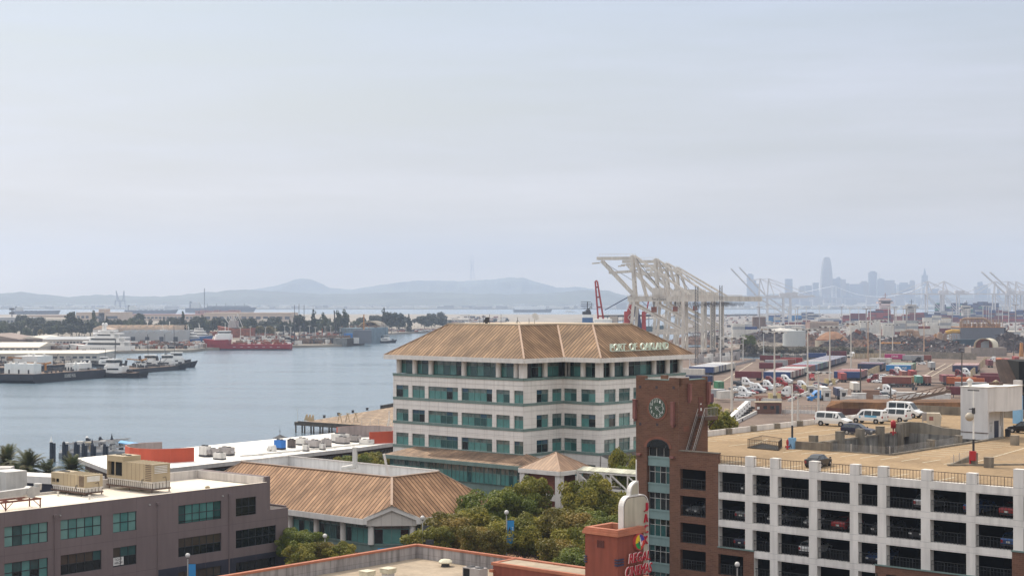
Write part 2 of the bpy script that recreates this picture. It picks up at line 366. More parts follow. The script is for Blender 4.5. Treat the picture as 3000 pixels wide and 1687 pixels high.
ridge('near_hills',[(-500,866),(-200,862),(0,859),(68,855),(122,864),(204,871),(285,863),(353,866),(475,869),(543,864),(591,857),(640,854),(700,848),(754,850),(850,855),(950,862),(1100,859),(1250,855),(1400,860),(1500,862),(1600,860),(1700,850),(1754,850),(1790,853),(1814,862),(1900,874),(2000,884)],9300,10500,12300,420,3)
ridge('far_hills',[(640,870),(700,852),(750,846),(801,838),(835,829),(876,816),(910,818),(940,829),(964,842),(1032,848),(1087,839),(1155,829),(1222,822),(1290,822),(1358,824),(1426,820),(1494,813),(1535,815),(1596,832),(1630,842),(1700,841),(1754,849),(1800,862),(1870,884)],12300,14500,16800,300,5)
ridge('city_hills',[(1880,884),(1960,876),(2100,868),(2330,858),(2450,848),(2560,842),(2700,848),(2800,858),(2900,866),(3050,862),(3300,868)],11300,12600,14500,220,9)
fb=MB();M_FARW=mat('far_white',(.6,.58,.54),.9,.2,.004);M_FARG=mat('far_grey',(.3,.3,.3),.9,.3,.004)
for i in range(900):
    px=random.uniform(-60,3050);Y=random.uniform(7300,9300)if random.random()<.6 else random.uniform(9400,10300)
    base=2.5 if Y<9300 else 2.5+(Y-9300)/1200*random.uniform(10,30)
    fb.box(((px-CX)*Y/F,Y,base+4),(random.uniform(10,70),30,random.uniform(6,16)),0,random.choice((0,0,1)))
for a,b,h in((1805,1835,26),(1880,1930,20),(1975,2010,30),(1700,1740,22),(1300,1330,14),(2030,2070,18)):
    fb.box((((a+b)/2-CX)*7600/F,7600,h/2+2.5),((b-a)*1.6,40,h),0,1)
fb.build('far_houses',[M_FARW,M_FARG],label='hazy houses and sheds of the far bay shore',cat='houses',kind='stuff')
M_TWR=mat('tower_glass',(.22,.25,.28),.4,.15,.01,kind='panel',a=9,b=8);M_TWR2=mat('tower_stone',(.30,.29,.28),.8,.15,.01,kind='panel',a=10,b=9)
def skyline(px0,px1,py,Y,label,top=None,m=None,name='skyscraper'):
    x0,x1=(px0-CX)*Y/F,(px1-CX)*Y/F;z=H+(HY-py)*Y/F;mb=MB();w=x1-x0;xc=(x0+x1)/2
    if top=='taper':
        prof=((0,1),(.45,1),(.62,.95),(.78,.84),(.9,.70),(.97,.55),(1,.42));mb.loft([[(xc+sx*w/2*k,Y+sy*w/2*k,2+(z-2)*t)for sx,sy in((-1,-.8),(-.8,-1),(.8,-1),(1,-.8),(1,.8),(.8,1),(-.8,1),(-1,.8))]for t,k in prof],0,False)
    elif top=='pyramid':
        mb.loft([[(xc+sx*w/2*k,Y+sy*w/2*k,2+(z-2)*t)for sx,sy in((-1,-1),(1,-1),(1,1),(-1,1))]for t,k in((0,1),(.78,.27),(1,.02))],0,False);mb.box((xc-w*.17,Y,2+(z-2)*.66),(w*.09,w*.3,(z-2)*.3));mb.box((xc+w*.17,Y,2+(z-2)*.66),(w*.09,w*.3,(z-2)*.3))
    else:
        mb.bx(x0,x1,Y-w*.4,Y+w*.4,2,z)
        if top=='step':mb.bx(x0+w*.18,x1-w*.18,Y-w*.25,Y+w*.25,z,z+w*.16)
        if top=='dome':mb.lathe((xc,Y,z),[(w*.45,0),(w*.42,w*.16),(w*.3,w*.3),(.5,w*.38)],12)
        if top=='antenna':mb.bx(x0+w*.3,x1-w*.3,Y-w*.2,Y+w*.2,z,z+w*.1);mb.tube((x0+w*.35,Y,z),(x0+w*.35,Y,z+w*.75),1.6,.6,5)
        if top=='twin':mb.bx(x0,x0+w*.42,Y-w*.3,Y+w*.3,z,z+w*.18);mb.bx(x0+w*.58,x1,Y-w*.3,Y+w*.3,z,z+w*.3)
    mb.build(name,m or M_TWR,label=label,cat='skyscraper',group='hazy towers of the skyline')
def s2(x,y):return 2300+x/3.68,720+y/3.68
SKY=[(-112,-85,312,'twin slab tower far left of the skyline','step'),(-74,-57,372,'short squared tower behind the raised crane booms',None),(-32,-18,410,'low block between the crane booms and the wide slab',None),(0,76,357,'wide flat-topped slab tower standing alone left of the tallest one',None),(150,225,445,'broad low block stepping up towards the tallest tower','step'),(215,285,428,'medium block just left of the small square tower',None),(300,359,398,'small square tower just left of the tallest one',None),(388,506,122,'tallest tower of the skyline with a rounded tapering top','taper'),(503,548,356,'block leaning on the right of the tallest tower',None),(545,602,352,'round-topped tower right of the tallest one','dome'),(603,652,362,'flat tower right of the round-topped one',None),(655,690,404,'narrow low tower left of the long dark slab',None),(690,832,412,'long low dark slab in the middle of the skyline',None),(808,896,394,'low block with a raised centre left of the dark tower','step'),(901,985,287,'tall dark slab tower with a stepped cap','step'),(990,1062,358,'block with a thin antenna right of the dark tower','antenna'),(1058,1172,372,'pale striped wide block below the antenna block',None),(1172,1194,405,'thin edge tower right of the pale striped block',None),(1214,1340,417,'wide flat block left of the slim tower','step'),(1344,1396,380,'slim tower left of the pointed pyramid','step'),(1436,1574,240,'pointed pyramid tower with a needle spire','pyramid'),(1566,1650,464,'low block right of the pyramid tower',None),(2038,2082,440,'left block of the trio behind the right-hand cranes',None),(2078,2126,400,'tallest block of the trio behind the right-hand cranes','twin'),(2126,2182,420,'right block of the trio behind the right-hand cranes',None),(2182,2212,462,'lowest block of the group behind the right-hand cranes',None),(2286,2318,470,'isolated low tower near the right edge of the skyline',None)]
for i,(a,b,y,lb,tp)in enumerate(SKY):
    (p0,py),(p1,_)=s2(a,y),s2(b,y)
    if i<3:p0,p1,py=1700+(a+1909)/3.68,1700+(b+1950+(0 if i else 0))/3.68,720+y/3.68
    skyline(p0,p1,py,10650+(i%5)*60,'hazy '+lb,tp,M_TWR2 if i%3==1 else None)
lo=MB()
for i in range(120):
    px=random.uniform(2300,2960);Y=random.uniform(9700,10500);h=random.uniform(15,75)*(1.0 if px<2740 else .6);w=random.uniform(25,70)
    lo.box(((px-CX)*Y/F,Y,2+h/2),(w,40,h),0,random.choice((0,1)))
lo.build('city_blocks',[M_TWR,M_TWR2],label='hazy mass of low city blocks under the skyline towers',cat='buildings',kind='stuff')
M_BR=mat('bridge_steel',(.55,.56,.58),.5,.1,.01);br=thing('suspension_bridge','pale suspension bridge tower with sagging cables in front of the skyline','bridge',((2444-CX)*8600/F,8600,0))
Yb=8600;xt=(2444-CX)*Yb/F;zt=H+(HY-838)*Yb/F;zd=H+(HY-873)*Yb/F
mb=MB()
for s in(-1,1):mb.bar((xt+s*13,Yb,0),(xt+s*11,Yb,zt),5,6)
for k in range(5):
    a,b=zd+(zt-zd)*k/5,zd+(zt-zd)*(k+1)/5;mb.bar((xt-12,Yb,a),(xt+12,Yb,b),4,4);mb.bar((xt+12,Yb,a),(xt-12,Yb,b),4,4)
mb.build('bridge_tower',M_BR,br)
mb=MB();span=((2576-2444)*2)*Yb/F
for side in(0,1):
    pts=[(xt+span*t,Yb+side*20,zd+6+(zt-zd-6)*(2*t-1)**2)for t in np.linspace(0,1,25)];mb.path(pts,2.2,4)
    mb.path([(xt-300*t,Yb+side*20,zt+(zd-zt)*t)for t in(0,.5,1)],2.2,4)
mb.build('cable',M_BR,br)
mb=MB();mb.bx(xt-700,xt+1400,Yb-8,Yb+28,zd-6,zd);mb.build('bridge_deck',mat('bridge_deck',(.35,.36,.38),.7),br)
mb=MB();mb.bx(xt+span-14,xt+span-8,Yb,Yb+20,0,zt);mb.bx(xt+span+8,xt+span+14,Yb,Yb+20,0,zt);mb.build('bridge_tower',M_BR,br)
Ym=14600;xm=(1383-CX)*Ym/F;mb=MB();zb,zz=220,H+(HY-745)*Ym/F
for k in range(3):
    a=2*math.pi*k/3+.4;f=lambda r,z:Vector((xm+r*math.cos(a),Ym+r*math.sin(a),z))
    mb.bar(f(24,zb),f(10,zb+(zz-zb)*.55),3.5);mb.bar(f(10,zb+(zz-zb)*.55),f(15,zb+(zz-zb)*.72),3.5);mb.bar(f(15,zb+(zz-zb)*.72),f(15,zz),2)
for k in(.2,.4,.55,.72):mb.box((xm,Ym,zb+(zz-zb)*k),(34,34,4))
mb.build('radio_mast',mat('mast_grey',(.33,.33,.35),.6),label='tall three-legged radio mast fading into haze on the far hill',cat='mast')
M_HULLN=mat('hull_navy',(.05,.06,.09),.6,.2,.05);M_HULLG=mat('hull_grey',(.13,.14,.16),.6,.2,.05);M_WHT=mat('white_paint',(.78,.77,.74),.5,.06,.2,streak=.08)
M_RUST=mat('rust_red',(.24,.075,.04),.85,.35,.4);M_DARK=mat('dark_gear',(.045,.045,.05),.7,.3,.5);M_GLASS=mat('dark_glass',(.02,.03,.035),.12,.2,.5,spec=.6)
def hull_rings(L_,B,z0,z1,bow=.25,stern=.12,sheer=.0,flare=.85,n=15,sternk=.85,x0=0.0):
    rings=[]
    for i in range(n):
        t=i/(n-1);k=1.0
        if t>1-bow:k=max(.02,1-((t-1+bow)/bow)**2.1)
        if t<stern:k=sternk+(1-sternk)*(t/stern)
        b=B/2*k;zt_=z1+sheer*(max(0,t-.45)/.55)**2+sheer*.35*(max(0,.25-t)/.25)**2
        bw=b*(flare if k>.5 else flare*k*1.4);x=x0-L_/2+L_*t;xb=x-(L_*bow*.22*((t-1+bow)/bow)if t>1-bow else 0)
        rings.append([(xb,-bw,z0),(x,-b,zt_),(x,b,zt_),(xb,bw,z0)])
    return rings
def hull(mb,*a,m=0,**k):return mb.loft(hull_rings(*a,**k),m,False)
def far_ship(px0,px1,pyw,pyd,label,bow_right=True,kind='bulk'):
    Y=40*F/(pyw-HY);L_=(px1-px0)*Y/F;xc=((px0+px1)/2-CX)*Y/F;zd_=H-(pyd-HY)*Y/F;hgt=max(4,zd_)
    t=thing('cargo_ship',label,'ship',(xc,Y,0),0 if bow_right else math.pi,'ships lying out in the bay');ORG[t]=Vector((0,0,0))
    mb=MB();hull(mb,L_,L_*.15,-1,hgt,sheer=hgt*.25);mb.build('hull',M_HULLN if kind!='car' else M_HULLG,t)
    if kind=='car':mb=MB();mb.bx(-L_*.47,L_*.32,-L_*.07,L_*.07,hgt,hgt*2.3);mb.bx(L_*.18,L_*.28,-L_*.06,L_*.06,hgt*2.3,hgt*2.7);mb.build('superstructure',M_WHT,t)
    else:
        mb=MB();mb.bx(-L_*.42,-L_*.30,-L_*.065,L_*.065,hgt,hgt+L_*.07);mb.bx(-L_*.40,-L_*.32,-L_*.07,L_*.07,hgt+L_*.07,hgt+L_*.085);mb.build('superstructure',M_FARW,t)
        mb=MB();mb.bx(-L_*.45,-L_*.42,-2,2,hgt,hgt+L_*.1);mb.build('funnel',M_HULLG,t)
        mb=MB()
        for i in range(6):mb.bx(-L_*.24+i*L_*.1,-L_*.18+i*L_*.1,-L_*.05,L_*.05,hgt,hgt+L_*.012)
        if kind=='gear':
            for i in range(5):mb.bar((-L_*.2+i*L_*.13,0,hgt),(-L_*.2+i*L_*.13,0,hgt+L_*.07),L_*.008)
            mb.bar((-L_*.24,0,hgt),(-L_*.24,0,hgt+L_*.28),L_*.012);mb.bx(-L_*.2,L_*.4,-L_*.05,L_*.05,hgt,hgt+L_*.035)
        mb.build('deck_gear',M_HULLG,t)
far_ship(38,178,922,911,'hazy dark bulk carrier at the left edge of the bay')
far_ship(367,523,919,909,'hazy dark bulk carrier in the middle of the three left ships')
far_ship(545,753,915,903,'hazy dark cargo ship with tall mast right of the two bulk carriers',kind='gear')
far_ship(1504,1619,914.5,907,'hazy pale car carrier ship behind the big hipped roof',kind='car')
t=thing('ferry','tiny white ferry with a wake right of the car carrier','ferry',((1670-CX)*5400/F,5400,0));ORG[t]=Vector((0,0,0))
mb=MB();hull(mb,36,9,-1,3);mb.build('hull',M_WHT,t);mb=MB();mb.bx(-14,8,-4,4,3,6);mb.bx(-8,4,-3,3,6,8.5);mb.build('cabin',M_WHT,t)
for i,(px,sgn)in enumerate(((344,-1),(360,1))):
    Y=8000;x=(px-CX)*Y/F;mb=MB()
    for dx in(-14,14):mb.bar((x+dx,Y,2),(x+dx*.6,Y,42),4)
    mb.bar((x-14,Y,38),(x+14,Y,38),4);mb.bar((x,Y,40),(x+sgn*6,Y,88),5);mb.bar((x+8,Y,40),(x+sgn*6,Y,88),3)
    mb.build('harbour_crane',M_HULLG,label='hazy grey crane on the far shore, '+('left' if i==0 else 'right')+' one of a leaning pair',cat='crane',group='leaning cranes on the far shore')
# ---------------------------------------------------------------- materials of the near buildings
M_TAUPE=mat('taupe_stucco',(0.20,0.155,0.152),.9,.06,.25,streak=.10,bump=.1)
M_NAVYW=mat('navy_stucco',(0.035,0.037,0.055),.85,.1,.3,streak=.1)
M_ROOFW=mat('cream_roof_coating',(0.80,0.71,0.59),.8,.07,.12,streak=.12)
M_ROOFP=mat('white_roof_membrane',(0.84,0.80,0.74),.8,.06,.15,streak=.10)
M_GREYP=mat('parapet_grey',(0.56,0.52,0.49),.9,.12,.3,streak=.25)
M_SEAM=mat('tan_seam_roof',(0.275,0.178,0.108),.6,.22,.18,kind='seam',a=.72,b=.22,col2=(.03,.016,.009),spec=.08)
M_SEAM2=mat('old_seam_roof',(0.385,0.235,0.143),.6,.2,.2,kind='seam',a=.72,b=.19,col2=(.035,.016,.008),streak=.12,spec=.08)
M_CAP=mat('ridge_cap',(0.42,0.29,0.21),.6,.1,.5)
M_PANEL=mat('white_panel',(0.80,0.755,0.71),.75,.04,.3,kind='panel',a=2.05,b=1.02,streak=.12)
M_CREAM=mat('white_trim',(0.74,0.70,0.66),.7,.05,.4,streak=.14)
M_TEALB=mat('green_band',(0.165,0.235,0.215),.7,.08,.5,streak=.15)
M_TEALF=mat('teal_frame',(0.10,0.19,0.18),.5,.1,.5)
M_FRAME=mat('dark_frame',(0.03,0.035,0.038),.5,.15,.5)
G1=mat('pane_teal_blind',(0.085,0.23,0.215),.12,.14,.9,spec=.7);G2=mat('pane_teal_dark',(0.028,0.085,0.085),.08,.2,.9,spec=.7)
G3=mat('pane_black',(0.008,0.012,0.014),.06,.2,.9,spec=.6);G4=mat('pane_pale_blind',(0.15,0.30,0.275),.2,.1,.8,spec=.6);G5=mat('pane_brown_blind',(.07,.055,.042),.2,.2,.8,spec=.5)
G6=mat('pane_blue',(.03,.075,.12),.08,.2,.8,spec=.8);G7=mat('pane_sky_reflection',(.13,.16,.15),.08,.45,1.4,spec=.8)  # grey pane carries a painted sky reflection in its colour
M_STEEL=mat('galvanised',(.50,.49,.47),.5,.15,.8,metal=.2,streak=.15);M_RED_ST=mat('red_oxide_steel',(.16,.055,.035),.75,.3,.8)
M_TANM=mat('tan_sheet',(.43,.345,.225),.6,.05,.6,streak=.10);M_BLK=mat('black_void',(.008,.008,.008),.9)
M_CURB=mat('white_curb',(.66,.62,.57),.8,.1,.7,streak=.3);M_BROWN=mat('brown_steel',(.10,.06,.045),.7,.25,.7)
M_REDW=mat('orange_red_wall',(.46,.075,.035),.7,.05,.2,streak=.12)
M_HVAC=mat('hvac_grey',(.36,.33,.32),.6,.15,.7,streak=.2);M_HVACW=mat('hvac_white',(.62,.60,.57),.6,.1,.7,streak=.15)
M_BLUE=mat('bright_blue',(.02,.15,.48),.55,.1,.6)
# ---------------------------------------------------------------- grey office building on the left
zt=16.2
A0=G(-90,1512,zt);A1=G(783,1412,zt);fA=Fr(A0,A1);off=thing('office_building','taupe stucco office block with teal strip windows and a cream roof, lower left','office building',(A0.x,A0.y,3))
uR=fA.len;uS=fA.u(777);uE=fA.u(844);uN=fA.u(463)
rowz=[(12.25,14.55),(8.15,10.45),(4.1,6.3)]
cols=[(13,140.7,5),(177.7,297.4,5),(331.4,400,3),(522.5,648.4,6),(691,750.6,3)]
ops=[]
for r,(a,b)in enumerate(rowz):
    for c,(x0,x1,n)in enumerate(cols):
        if c==4 and r:x1=809;n=6
        u0,u1=fA.u(x0),fA.u(x1);ops.append((u0,u1,a,b,n,r,c))
mb=MB();fA.wall(mb,0,uN,3,zt,ops,.3);fA.wall(mb,uN,uE,7.0,12.55,ops,.3);fA.wall(mb,uN,uS+.35,12.55,zt,ops,.3)
for x in(0,13,76,177,238,331,400,522,602,682,750):
    u=fA.u(x)
    for z0,z1 in((14.75,zt-.05),(10.55,12.1),(6.4,8.05)):fA.box(mb,u-.012,u+.012,0,.006,z0,z1,1)
fA.box(mb,0,uE,0,.006,11.3,11.34,1);fA.box(mb,0,uN,0,.006,7.2,7.24,1)
fA.box(mb,uS+.35,uE,-12,-.01,11.0,12.55,0);fA.box(mb,uS+.35,uE-.25,-11.8,-.3,12.55,12.56,2)
fA.box(mb,0,fA.u(400),-14.2,-13.9,15.7,16.05,3);fA.box(mb,fA.u(400),uS+1.2,-14.2,-13.9,15.7,16.9,3)
fA.box(mb,uS+.35,uS+1.2,-13.9,-.4,12.56,16.9,0);fA.box(mb,uS+.1,uS+.345,-13.9,-.6,15.8,16.85,3)
fA.box(mb,uE-.3,uE-.01,-11.8,-.35,12.55,12.8,0)
fA.box(mb,uE-.02,uE+.0,-12,-.02,3,11.0,0)
mb.build('wall',[M_TAUPE,mat('joint_line',(.13,.10,.10),.9),mat('dark_flat_roof',(.10,.085,.08),.9,.2,.3),M_GREYP],off)
mb=MB();fA.wall(mb,uN,uE,3,7.0,ops,.3);mb.build('lower_wall',M_NAVYW,off,label='dark navy ground-floor wall')
mb=MB();mb.poly([fA.pt(0,-.35,15.75),fA.pt(uS+.1,-.35,15.75),fA.pt(uS+.1,-13.9,15.75),fA.pt(0,-13.9,15.75)]);fA.box(mb,0,uS+.34,-.36,-.02,15.6,zt+.03,0);mb.build('roof',M_ROOFW,off)
pk={0:[0,3,0,1],1:[3,4,2,1]}
for(u0,u1,a,b,n,r,c)in ops:
    if r==0:f_=lambda i,j,k,c=c:2 if c==4 and k<.8 else(1 if k<.22 else(0 if(c==3 or k<.6)else 3))
    else:f_=lambda i,j,k,r=r,c=c:(2 if(j==0 and k<.7)or c>=3 or r==2 else(4 if k<.45 else 1 if k<.75 else 0))if not(c==3 and j==1)else 4
    fA.window(off,u0,u1,a,b,n,(.5,),M_FRAME,[G1,G2,G3,G4,G5],-.18,.09,f_)
mb=MB()
u=fA.u(334);fA.quad(mb,u,u+1.5,8.3,9.3,-.15,0);mb.build('paper_sign',M_WHT,off)
mb=MB();put_text(mb,'TIGHT',fA.pt(u+.15,-.14,8.85),(fA.d.x,fA.d.y,0),(0,0,1),1.1,.3,None,.005);put_text(mb,'ARROW',fA.pt(u+.15,-.14,8.45),(fA.d.x,fA.d.y,0),(0,0,1),1.2,.3,None,.005);mb.build('sign_lettering',M_BLK,off)
for px in(159.5,461,670.5):
    u=fA.u(px);mb=MB();fA.box(mb,u-.05,u+.05,.0,.12,3,15.0);fA.box(mb,u-.2,u+.2,.0,.25,15.0,15.3);mb.build('downpipe',M_TAUPE,off)
for px in(175,437,651):
    u=fA.u(px);mb=MB();fA.box(mb,u-.08,u+.08,0,.2,15.05,15.2);mb.build('scupper',M_STEEL,off)
D_=Vector((fA.d.x,fA.d.y,0));B_=Vector((-fA.n.x,-fA.n.y,0))
def unit(near,Ln,Wd,zc,zb,ztop,tall,label):
    """packaged air handler: tan body on a ribbed curb on a steel frame; near = front corner"""
    t=thing('rooftop_air_handler',label,'air handler',near,0,'tan air handlers on the cream roof');o=Vector(near)
    p=lambda a,b,z:o+B_*a+D_*b+Vector((0,0,z))
    def bxo(mb,a0,a1,b0,b1,z0,z1,m=0):c=p((a0+a1)/2,(b0+b1)/2,(z0+z1)/2);mb.box(c,(a1-a0,b1-b0,z1-z0),math.atan2(B_.y,B_.x),m)
    T=Ln-tall;mb=MB();bxo(mb,0,T,0,Wd,zb,ztop)
    for i in range(1,9):bxo(mb,T*i/9-.03,T*i/9+.03,0,Wd,ztop,ztop+.05)
    for i in(.28,.42,.56,.7,.86):bxo(mb,T*i-.012,T*i+.012,-.012,0,zb+.05,ztop-.05,1)
    mb.build('body',[M_TANM,M_BROWN],t)
    tt=ztop if tall<2 else ztop+.62;w0=.12 if tall>2 else .1;mb=MB()
    bxo(mb,T+.01,Ln,0,Wd,tt-.75,tt);bxo(mb,T+.01,Ln,0,Wd,zb,zb+.3);bxo(mb,T+.01,T+.2,0,Wd,zb+.3,tt-.75);bxo(mb,Ln-w0,Ln,0,Wd,zb+.3,tt-.75);bxo(mb,T+tall/2-.06,T+tall/2+.06,0,.1,zb+.3,tt-.75)
    bxo(mb,T+.2,Ln-w0,Wd-.1,Wd,zb+.3,tt-.75);mb.build('fan_housing',M_TANM,t)
    mb=MB();bxo(mb,T+.3,Ln-.3,.5,Wd-.2,zb+.3,tt-.8);mb.build('coil',M_BLK,t)
    mb=MB()
    for i in range(3):q=p(T+tall*(.2+.3*i),Wd*.5,tt+.02);mb.lathe(q,[(.38,0),(.38,.06),(.05,.09)],12)
    mb.build('fan_grille',M_DARK,t)
    mb=MB()
    for i in range(9):z=zb+.18+(ztop-zb-.36)*i/8;bxo(mb,.15,.15+T*.2,-.05,0,z-.035,z+.035)
    mb.build('side_louvre',M_BROWN,t)
    mb=MB()
    for i in range(5):z=zb+(ztop-zb)*(.5+.09*i);bxo(mb,-.06,0,Wd*.12,Wd*.82,z-.045,z+.045)
    mb.build('end_louvre',M_WHT,t)
    mb=MB();bxo(mb,.05,Ln-.35,.06,Wd-.06,zc+.1,zb-.02,0);bxo(mb,-.04,Ln-.25,-.04,Wd+.04,zb-.16,zb-.015,0)
    n=int(Ln/.42)
    for i in range(n+1):a=.05+(Ln-.4)*i/n;bxo(mb,a-.025,a+.025,.0,.06,zc+.1,zb-.16,1)
    for i in range(6):b=.06+(Wd-.12)*i/5;bxo(mb,0,.05,b-.025,b+.025,zc+.1,zb-.16,1)
    mb.build('curb',[M_CURB,mat('curb_rib',(.12,.10,.085),.8)],t)
    mb=MB();bxo(mb,-.05,Ln,-.08,.08,zc-.08,zc+.1);bxo(mb,-.05,Ln,Wd-.08,Wd+.08,zc-.08,zc+.1);bxo(mb,-.08,.08,0,Wd,zc-.08,zc+.1)
    for a in(.15,Ln*.5,Ln-.5):
        for b in(.05,Wd-.05):bxo(mb,a-.05,a+.05,b-.05,b+.05,-.02,zc-.08)
    mb.build('steel_frame',M_BROWN,t)
    mb=MB()
    for a in(.15,Ln*.5,Ln-.5):bxo(mb,a-.15,a+.15,-.15,Wd+.15,.0,.1)
    mb.build('roof_sleeper',M_CURB,t)
    mb=MB();q=p(-.1,Wd*.55,zb+.45);mb.path([q,q+D_*.5+Vector((0,0,.1)),q+D_*.6-Vector((0,0,.6))],.03,5);q=p(T*.33,-.1,zb-.3);mb.path([q,q+Vector((0,0,.5)),q-B_*.35+Vector((0,0,.5))],.04,5);mb.build('drain_pipe',M_DARK,t)
unit(G(248,1455,15.75),7.1,2.67,.42,1.1,2.63,1.9,'smaller tan packaged air handler, left one on the cream roof')
unit(G(446,1447,15.75),9.4,2.8,.55,1.5,3.72,3.4,'larger tan packaged air handler with a tall fan section, right one on the cream roof')
o=G(118,1487,15.75);t=thing('exhaust_fan','galvanised duct and blower on a red oxide steel stand at the left edge','exhaust fan',o);P_=lambda a,b,z:o-D_*a-B_*b+Vector((0,0,z))
mb=MB()
for a,b in((0,0),(0,2.2),(4.2,.6),(7.5,2.6)):mb.bar(P_(a,-b,0),P_(a,-b,1.05),.13)
for b in(0,-2.2):mb.bar(P_(-.1,b,1.1),P_(9,b,1.1),.16,.2)
for a in(0,2,4,6):mb.bar(P_(a,0,1.1),P_(a,-2.2,1.1),.12,.16)
mb.bar(P_(0,0,.2),P_(.9,0,1.0),.07);mb.bar(P_(4.2,-.6,.1),P_(3.4,-.3,1.0),.07);mb.bar(P_(4.2,-.6,.1),P_(5,-.3,1.0),.07);mb.build('stand',M_RED_ST,t)
mb=MB();q=P_(.7,-1.1,1.85);mb.tube(q-B_*.5,q+B_*.5,.68,None,16);mb.box(q-D_*-.55+Vector((0,0,.05)),(1.0,1.0,1.0),RZU);mb.tube(P_(-.4,-1.1,2.0),P_(-.4,-1.1,2.75),.42,.5,12);mb.build('blower',M_STEEL,t)
mb=MB();mb.bar(P_(1.2,-1.1,2.0),P_(9.5,-1.1,1.75),.72,.72);mb.build('duct',M_STEEL,t)
q=G(30,1440,15.75);t=MB();t.box(q+Vector((-.6,1.5,1.3)),(3.4,3,2.5),RZU);t.box(q+Vector((-2.0,1.3,1.1)),(2,2,2.0),RZU);t.build('rooftop_unit',M_HVACW,label='grey sheet metal cabinet on the roof behind the galvanised duct',cat='rooftop unit')
for px,py,n in((170,1452,'vent pipe on the cream roof beside the small air handler'),(608,1431,'low tan roof vent alone near the right end of the cream roof'),(262,1462,'vent pipe standing in front of the small air handler')):
    q=G(px,py,15.75);mb=MB();mb.lathe(q,[(.16,0),(.1,.12),(.1,.4),(.17,.42),(.15,.55)],8)if px!=608 else mb.lathe(q,[(.3,0),(.3,.2),(.38,.22),(.1,.38)],8);mb.build('roof_vent',M_HVACW if px!=608 else M_TANM,label=n,cat='roof vent')
b0,b1=P(-60,1372,236),P(152,1397,231);fB=Fr(b0,b1);zb=14.5;lb=thing('low_building','low navy building with a white fascia behind the office roof','building',(b0.x,b0.y,3))
mb=MB();fB.box(mb,-5,fB.len+6,-4,0,3,zb-.9);mb.build('wall',M_NAVYW,lb);mb=MB();fB.box(mb,-5.2,fB.len+6.2,-4,.15,zb-.9,zb+.1);mb.build('fascia',M_CREAM,lb)
mb=MB();c=P(5,1372,241);mb.box((c.x-3,c.y,9.0),(9,3,12.0),.1);mb.build('roof_house',M_GREYP,lb)
# ---------------------------------------------------------------- waterfront building with the white roof
zr=10.0
c=[G(345,1386,zr),G(525,1368,zr),G(850,1332,zr),G(1055,1310,zr),G(1151,1297,zr),G(1200,1291,zr),G(1200,1255,zr),G(983,1267,zr),G(850,1281,zr),G(473,1317,zr),G(223,1341,zr)]
wf=thing('waterfront_building','long low waterfront building with a bright white roof beside the water','building',(-60,310,3))
mb=MB();mb.prism([(p.x,p.y)for p in c],zr-.75,zr,1,0);mb.build('roof',[M_ROOFP,mat('roof_fascia',(.50,.47,.45),.8,.08,.3,streak=.2)],wf)
ins=offset_poly([p.to_2d()for p in c]if c[0].to_2d()else c,-1.6)if False else None
pl=[(p.x,p.y)for p in c];ar=sum(pl[i][0]*pl[(i+1)%len(pl)][1]-pl[(i+1)%len(pl)][0]*pl[i][1]for i in range(len(pl)))
ip=offset_poly(pl if ar>0 else pl[::-1],-1.5)
mb=MB();mb.prism([(p.x,p.y)for p in ip],3,zr-.75);mb.build('wall',mat('wood_wall',(.10,.06,.04),.8,.3,.5),wf)
fW=Fr(c[0]+Vector((1.0,1.3,0)),c[4]+Vector((1,1.3,0)))
for k in range(12):a=fW.len*k/12+.3;fW.window(wf,a,a+fW.len/12-.6,4.2,8.8,5,(.35,),M_FRAME,[G3,G3,G2],.35,.12)
def screen(pts,z0,h,name,label):
    mb=MB();n=len(pts)
    for i in range(n-1):
        a,b=Vector(pts[i]),Vector(pts[i+1]);d=(b-a).normalized();nn_=Vector((d.y,-d.x))*.3
        A,B,C_,D2=(a.x,a.y),(b.x,b.y),(b.x-nn_.x,b.y-nn_.y),(a.x-nn_.x,a.y-nn_.y)
        mb.quad((*A,z0),(*B,z0),(*B,z0+h),(*A,z0+h),0);mb.quad((*C_,z0),(*D2,z0),(*D2,z0+h),(*C_,z0+h),1);mb.quad((*A,z0+h),(*B,z0+h),(*C_,z0+h),(*D2,z0+h),2)
        if i in(0,n-2):e=(B,C_)if i else(A,D2);mb.quad((*e[0],z0),(*e[1],z0),(*e[1],z0+h),(*e[0],z0+h),0)
    return mb.build(name,[M_REDW,mat('screen_back',(.30,.25,.24),.85,.1,.4,streak=.25),mat('screen_cap',(.30,.12,.09),.7)],label=label,cat='screen wall',group='curved red screens on the white roof')
g=lambda px,py:tuple(G(px,py,zr)[:2])
screen([g(474,1333),g(430,1335),g(390,1338),g(368,1342),g(366,1346),g(380,1351),g(407,1354),g(450,1356),g(500,1355),g(569,1351)],zr,2.6,'roof_screen','curved orange-red screen wall wrapping the left end of the white roof')
screen([g(986,1284),g(1020,1281),g(1060,1279),g(1110,1279),g(1152,1283),g(1160,1290),g(1150,1297),g(1083,1300)][::-1],zr,2.5,'roof_screen','curved orange-red screen wall partly behind the tall white office building')
HV=[(576,611,1308,1338,1,'box'),(592,634,1315,1337,0,'box'),(634,680,1311,1334,0,'box'),(618,655,1327,1346,1,'box'),(797,831,1290,1317,2,'box'),(836,860,1288,1312,3,'box'),(862,897,1284,1304,1,'box'),(898,934,1290,1312,0,'box'),(880,900,1303,1322,1,'box'),(936,965,1287,1310,0,'box'),(965,1017,1272,1297,1,'box'),(978,1018,1281,1300,0,'box'),(1019,1052,1277,1295,0,'box'),(1048,1090,1288,1301,1,'box'),(930,948,1300,1318,1,'box'),(780,811,1303,1321,0,'fan')]
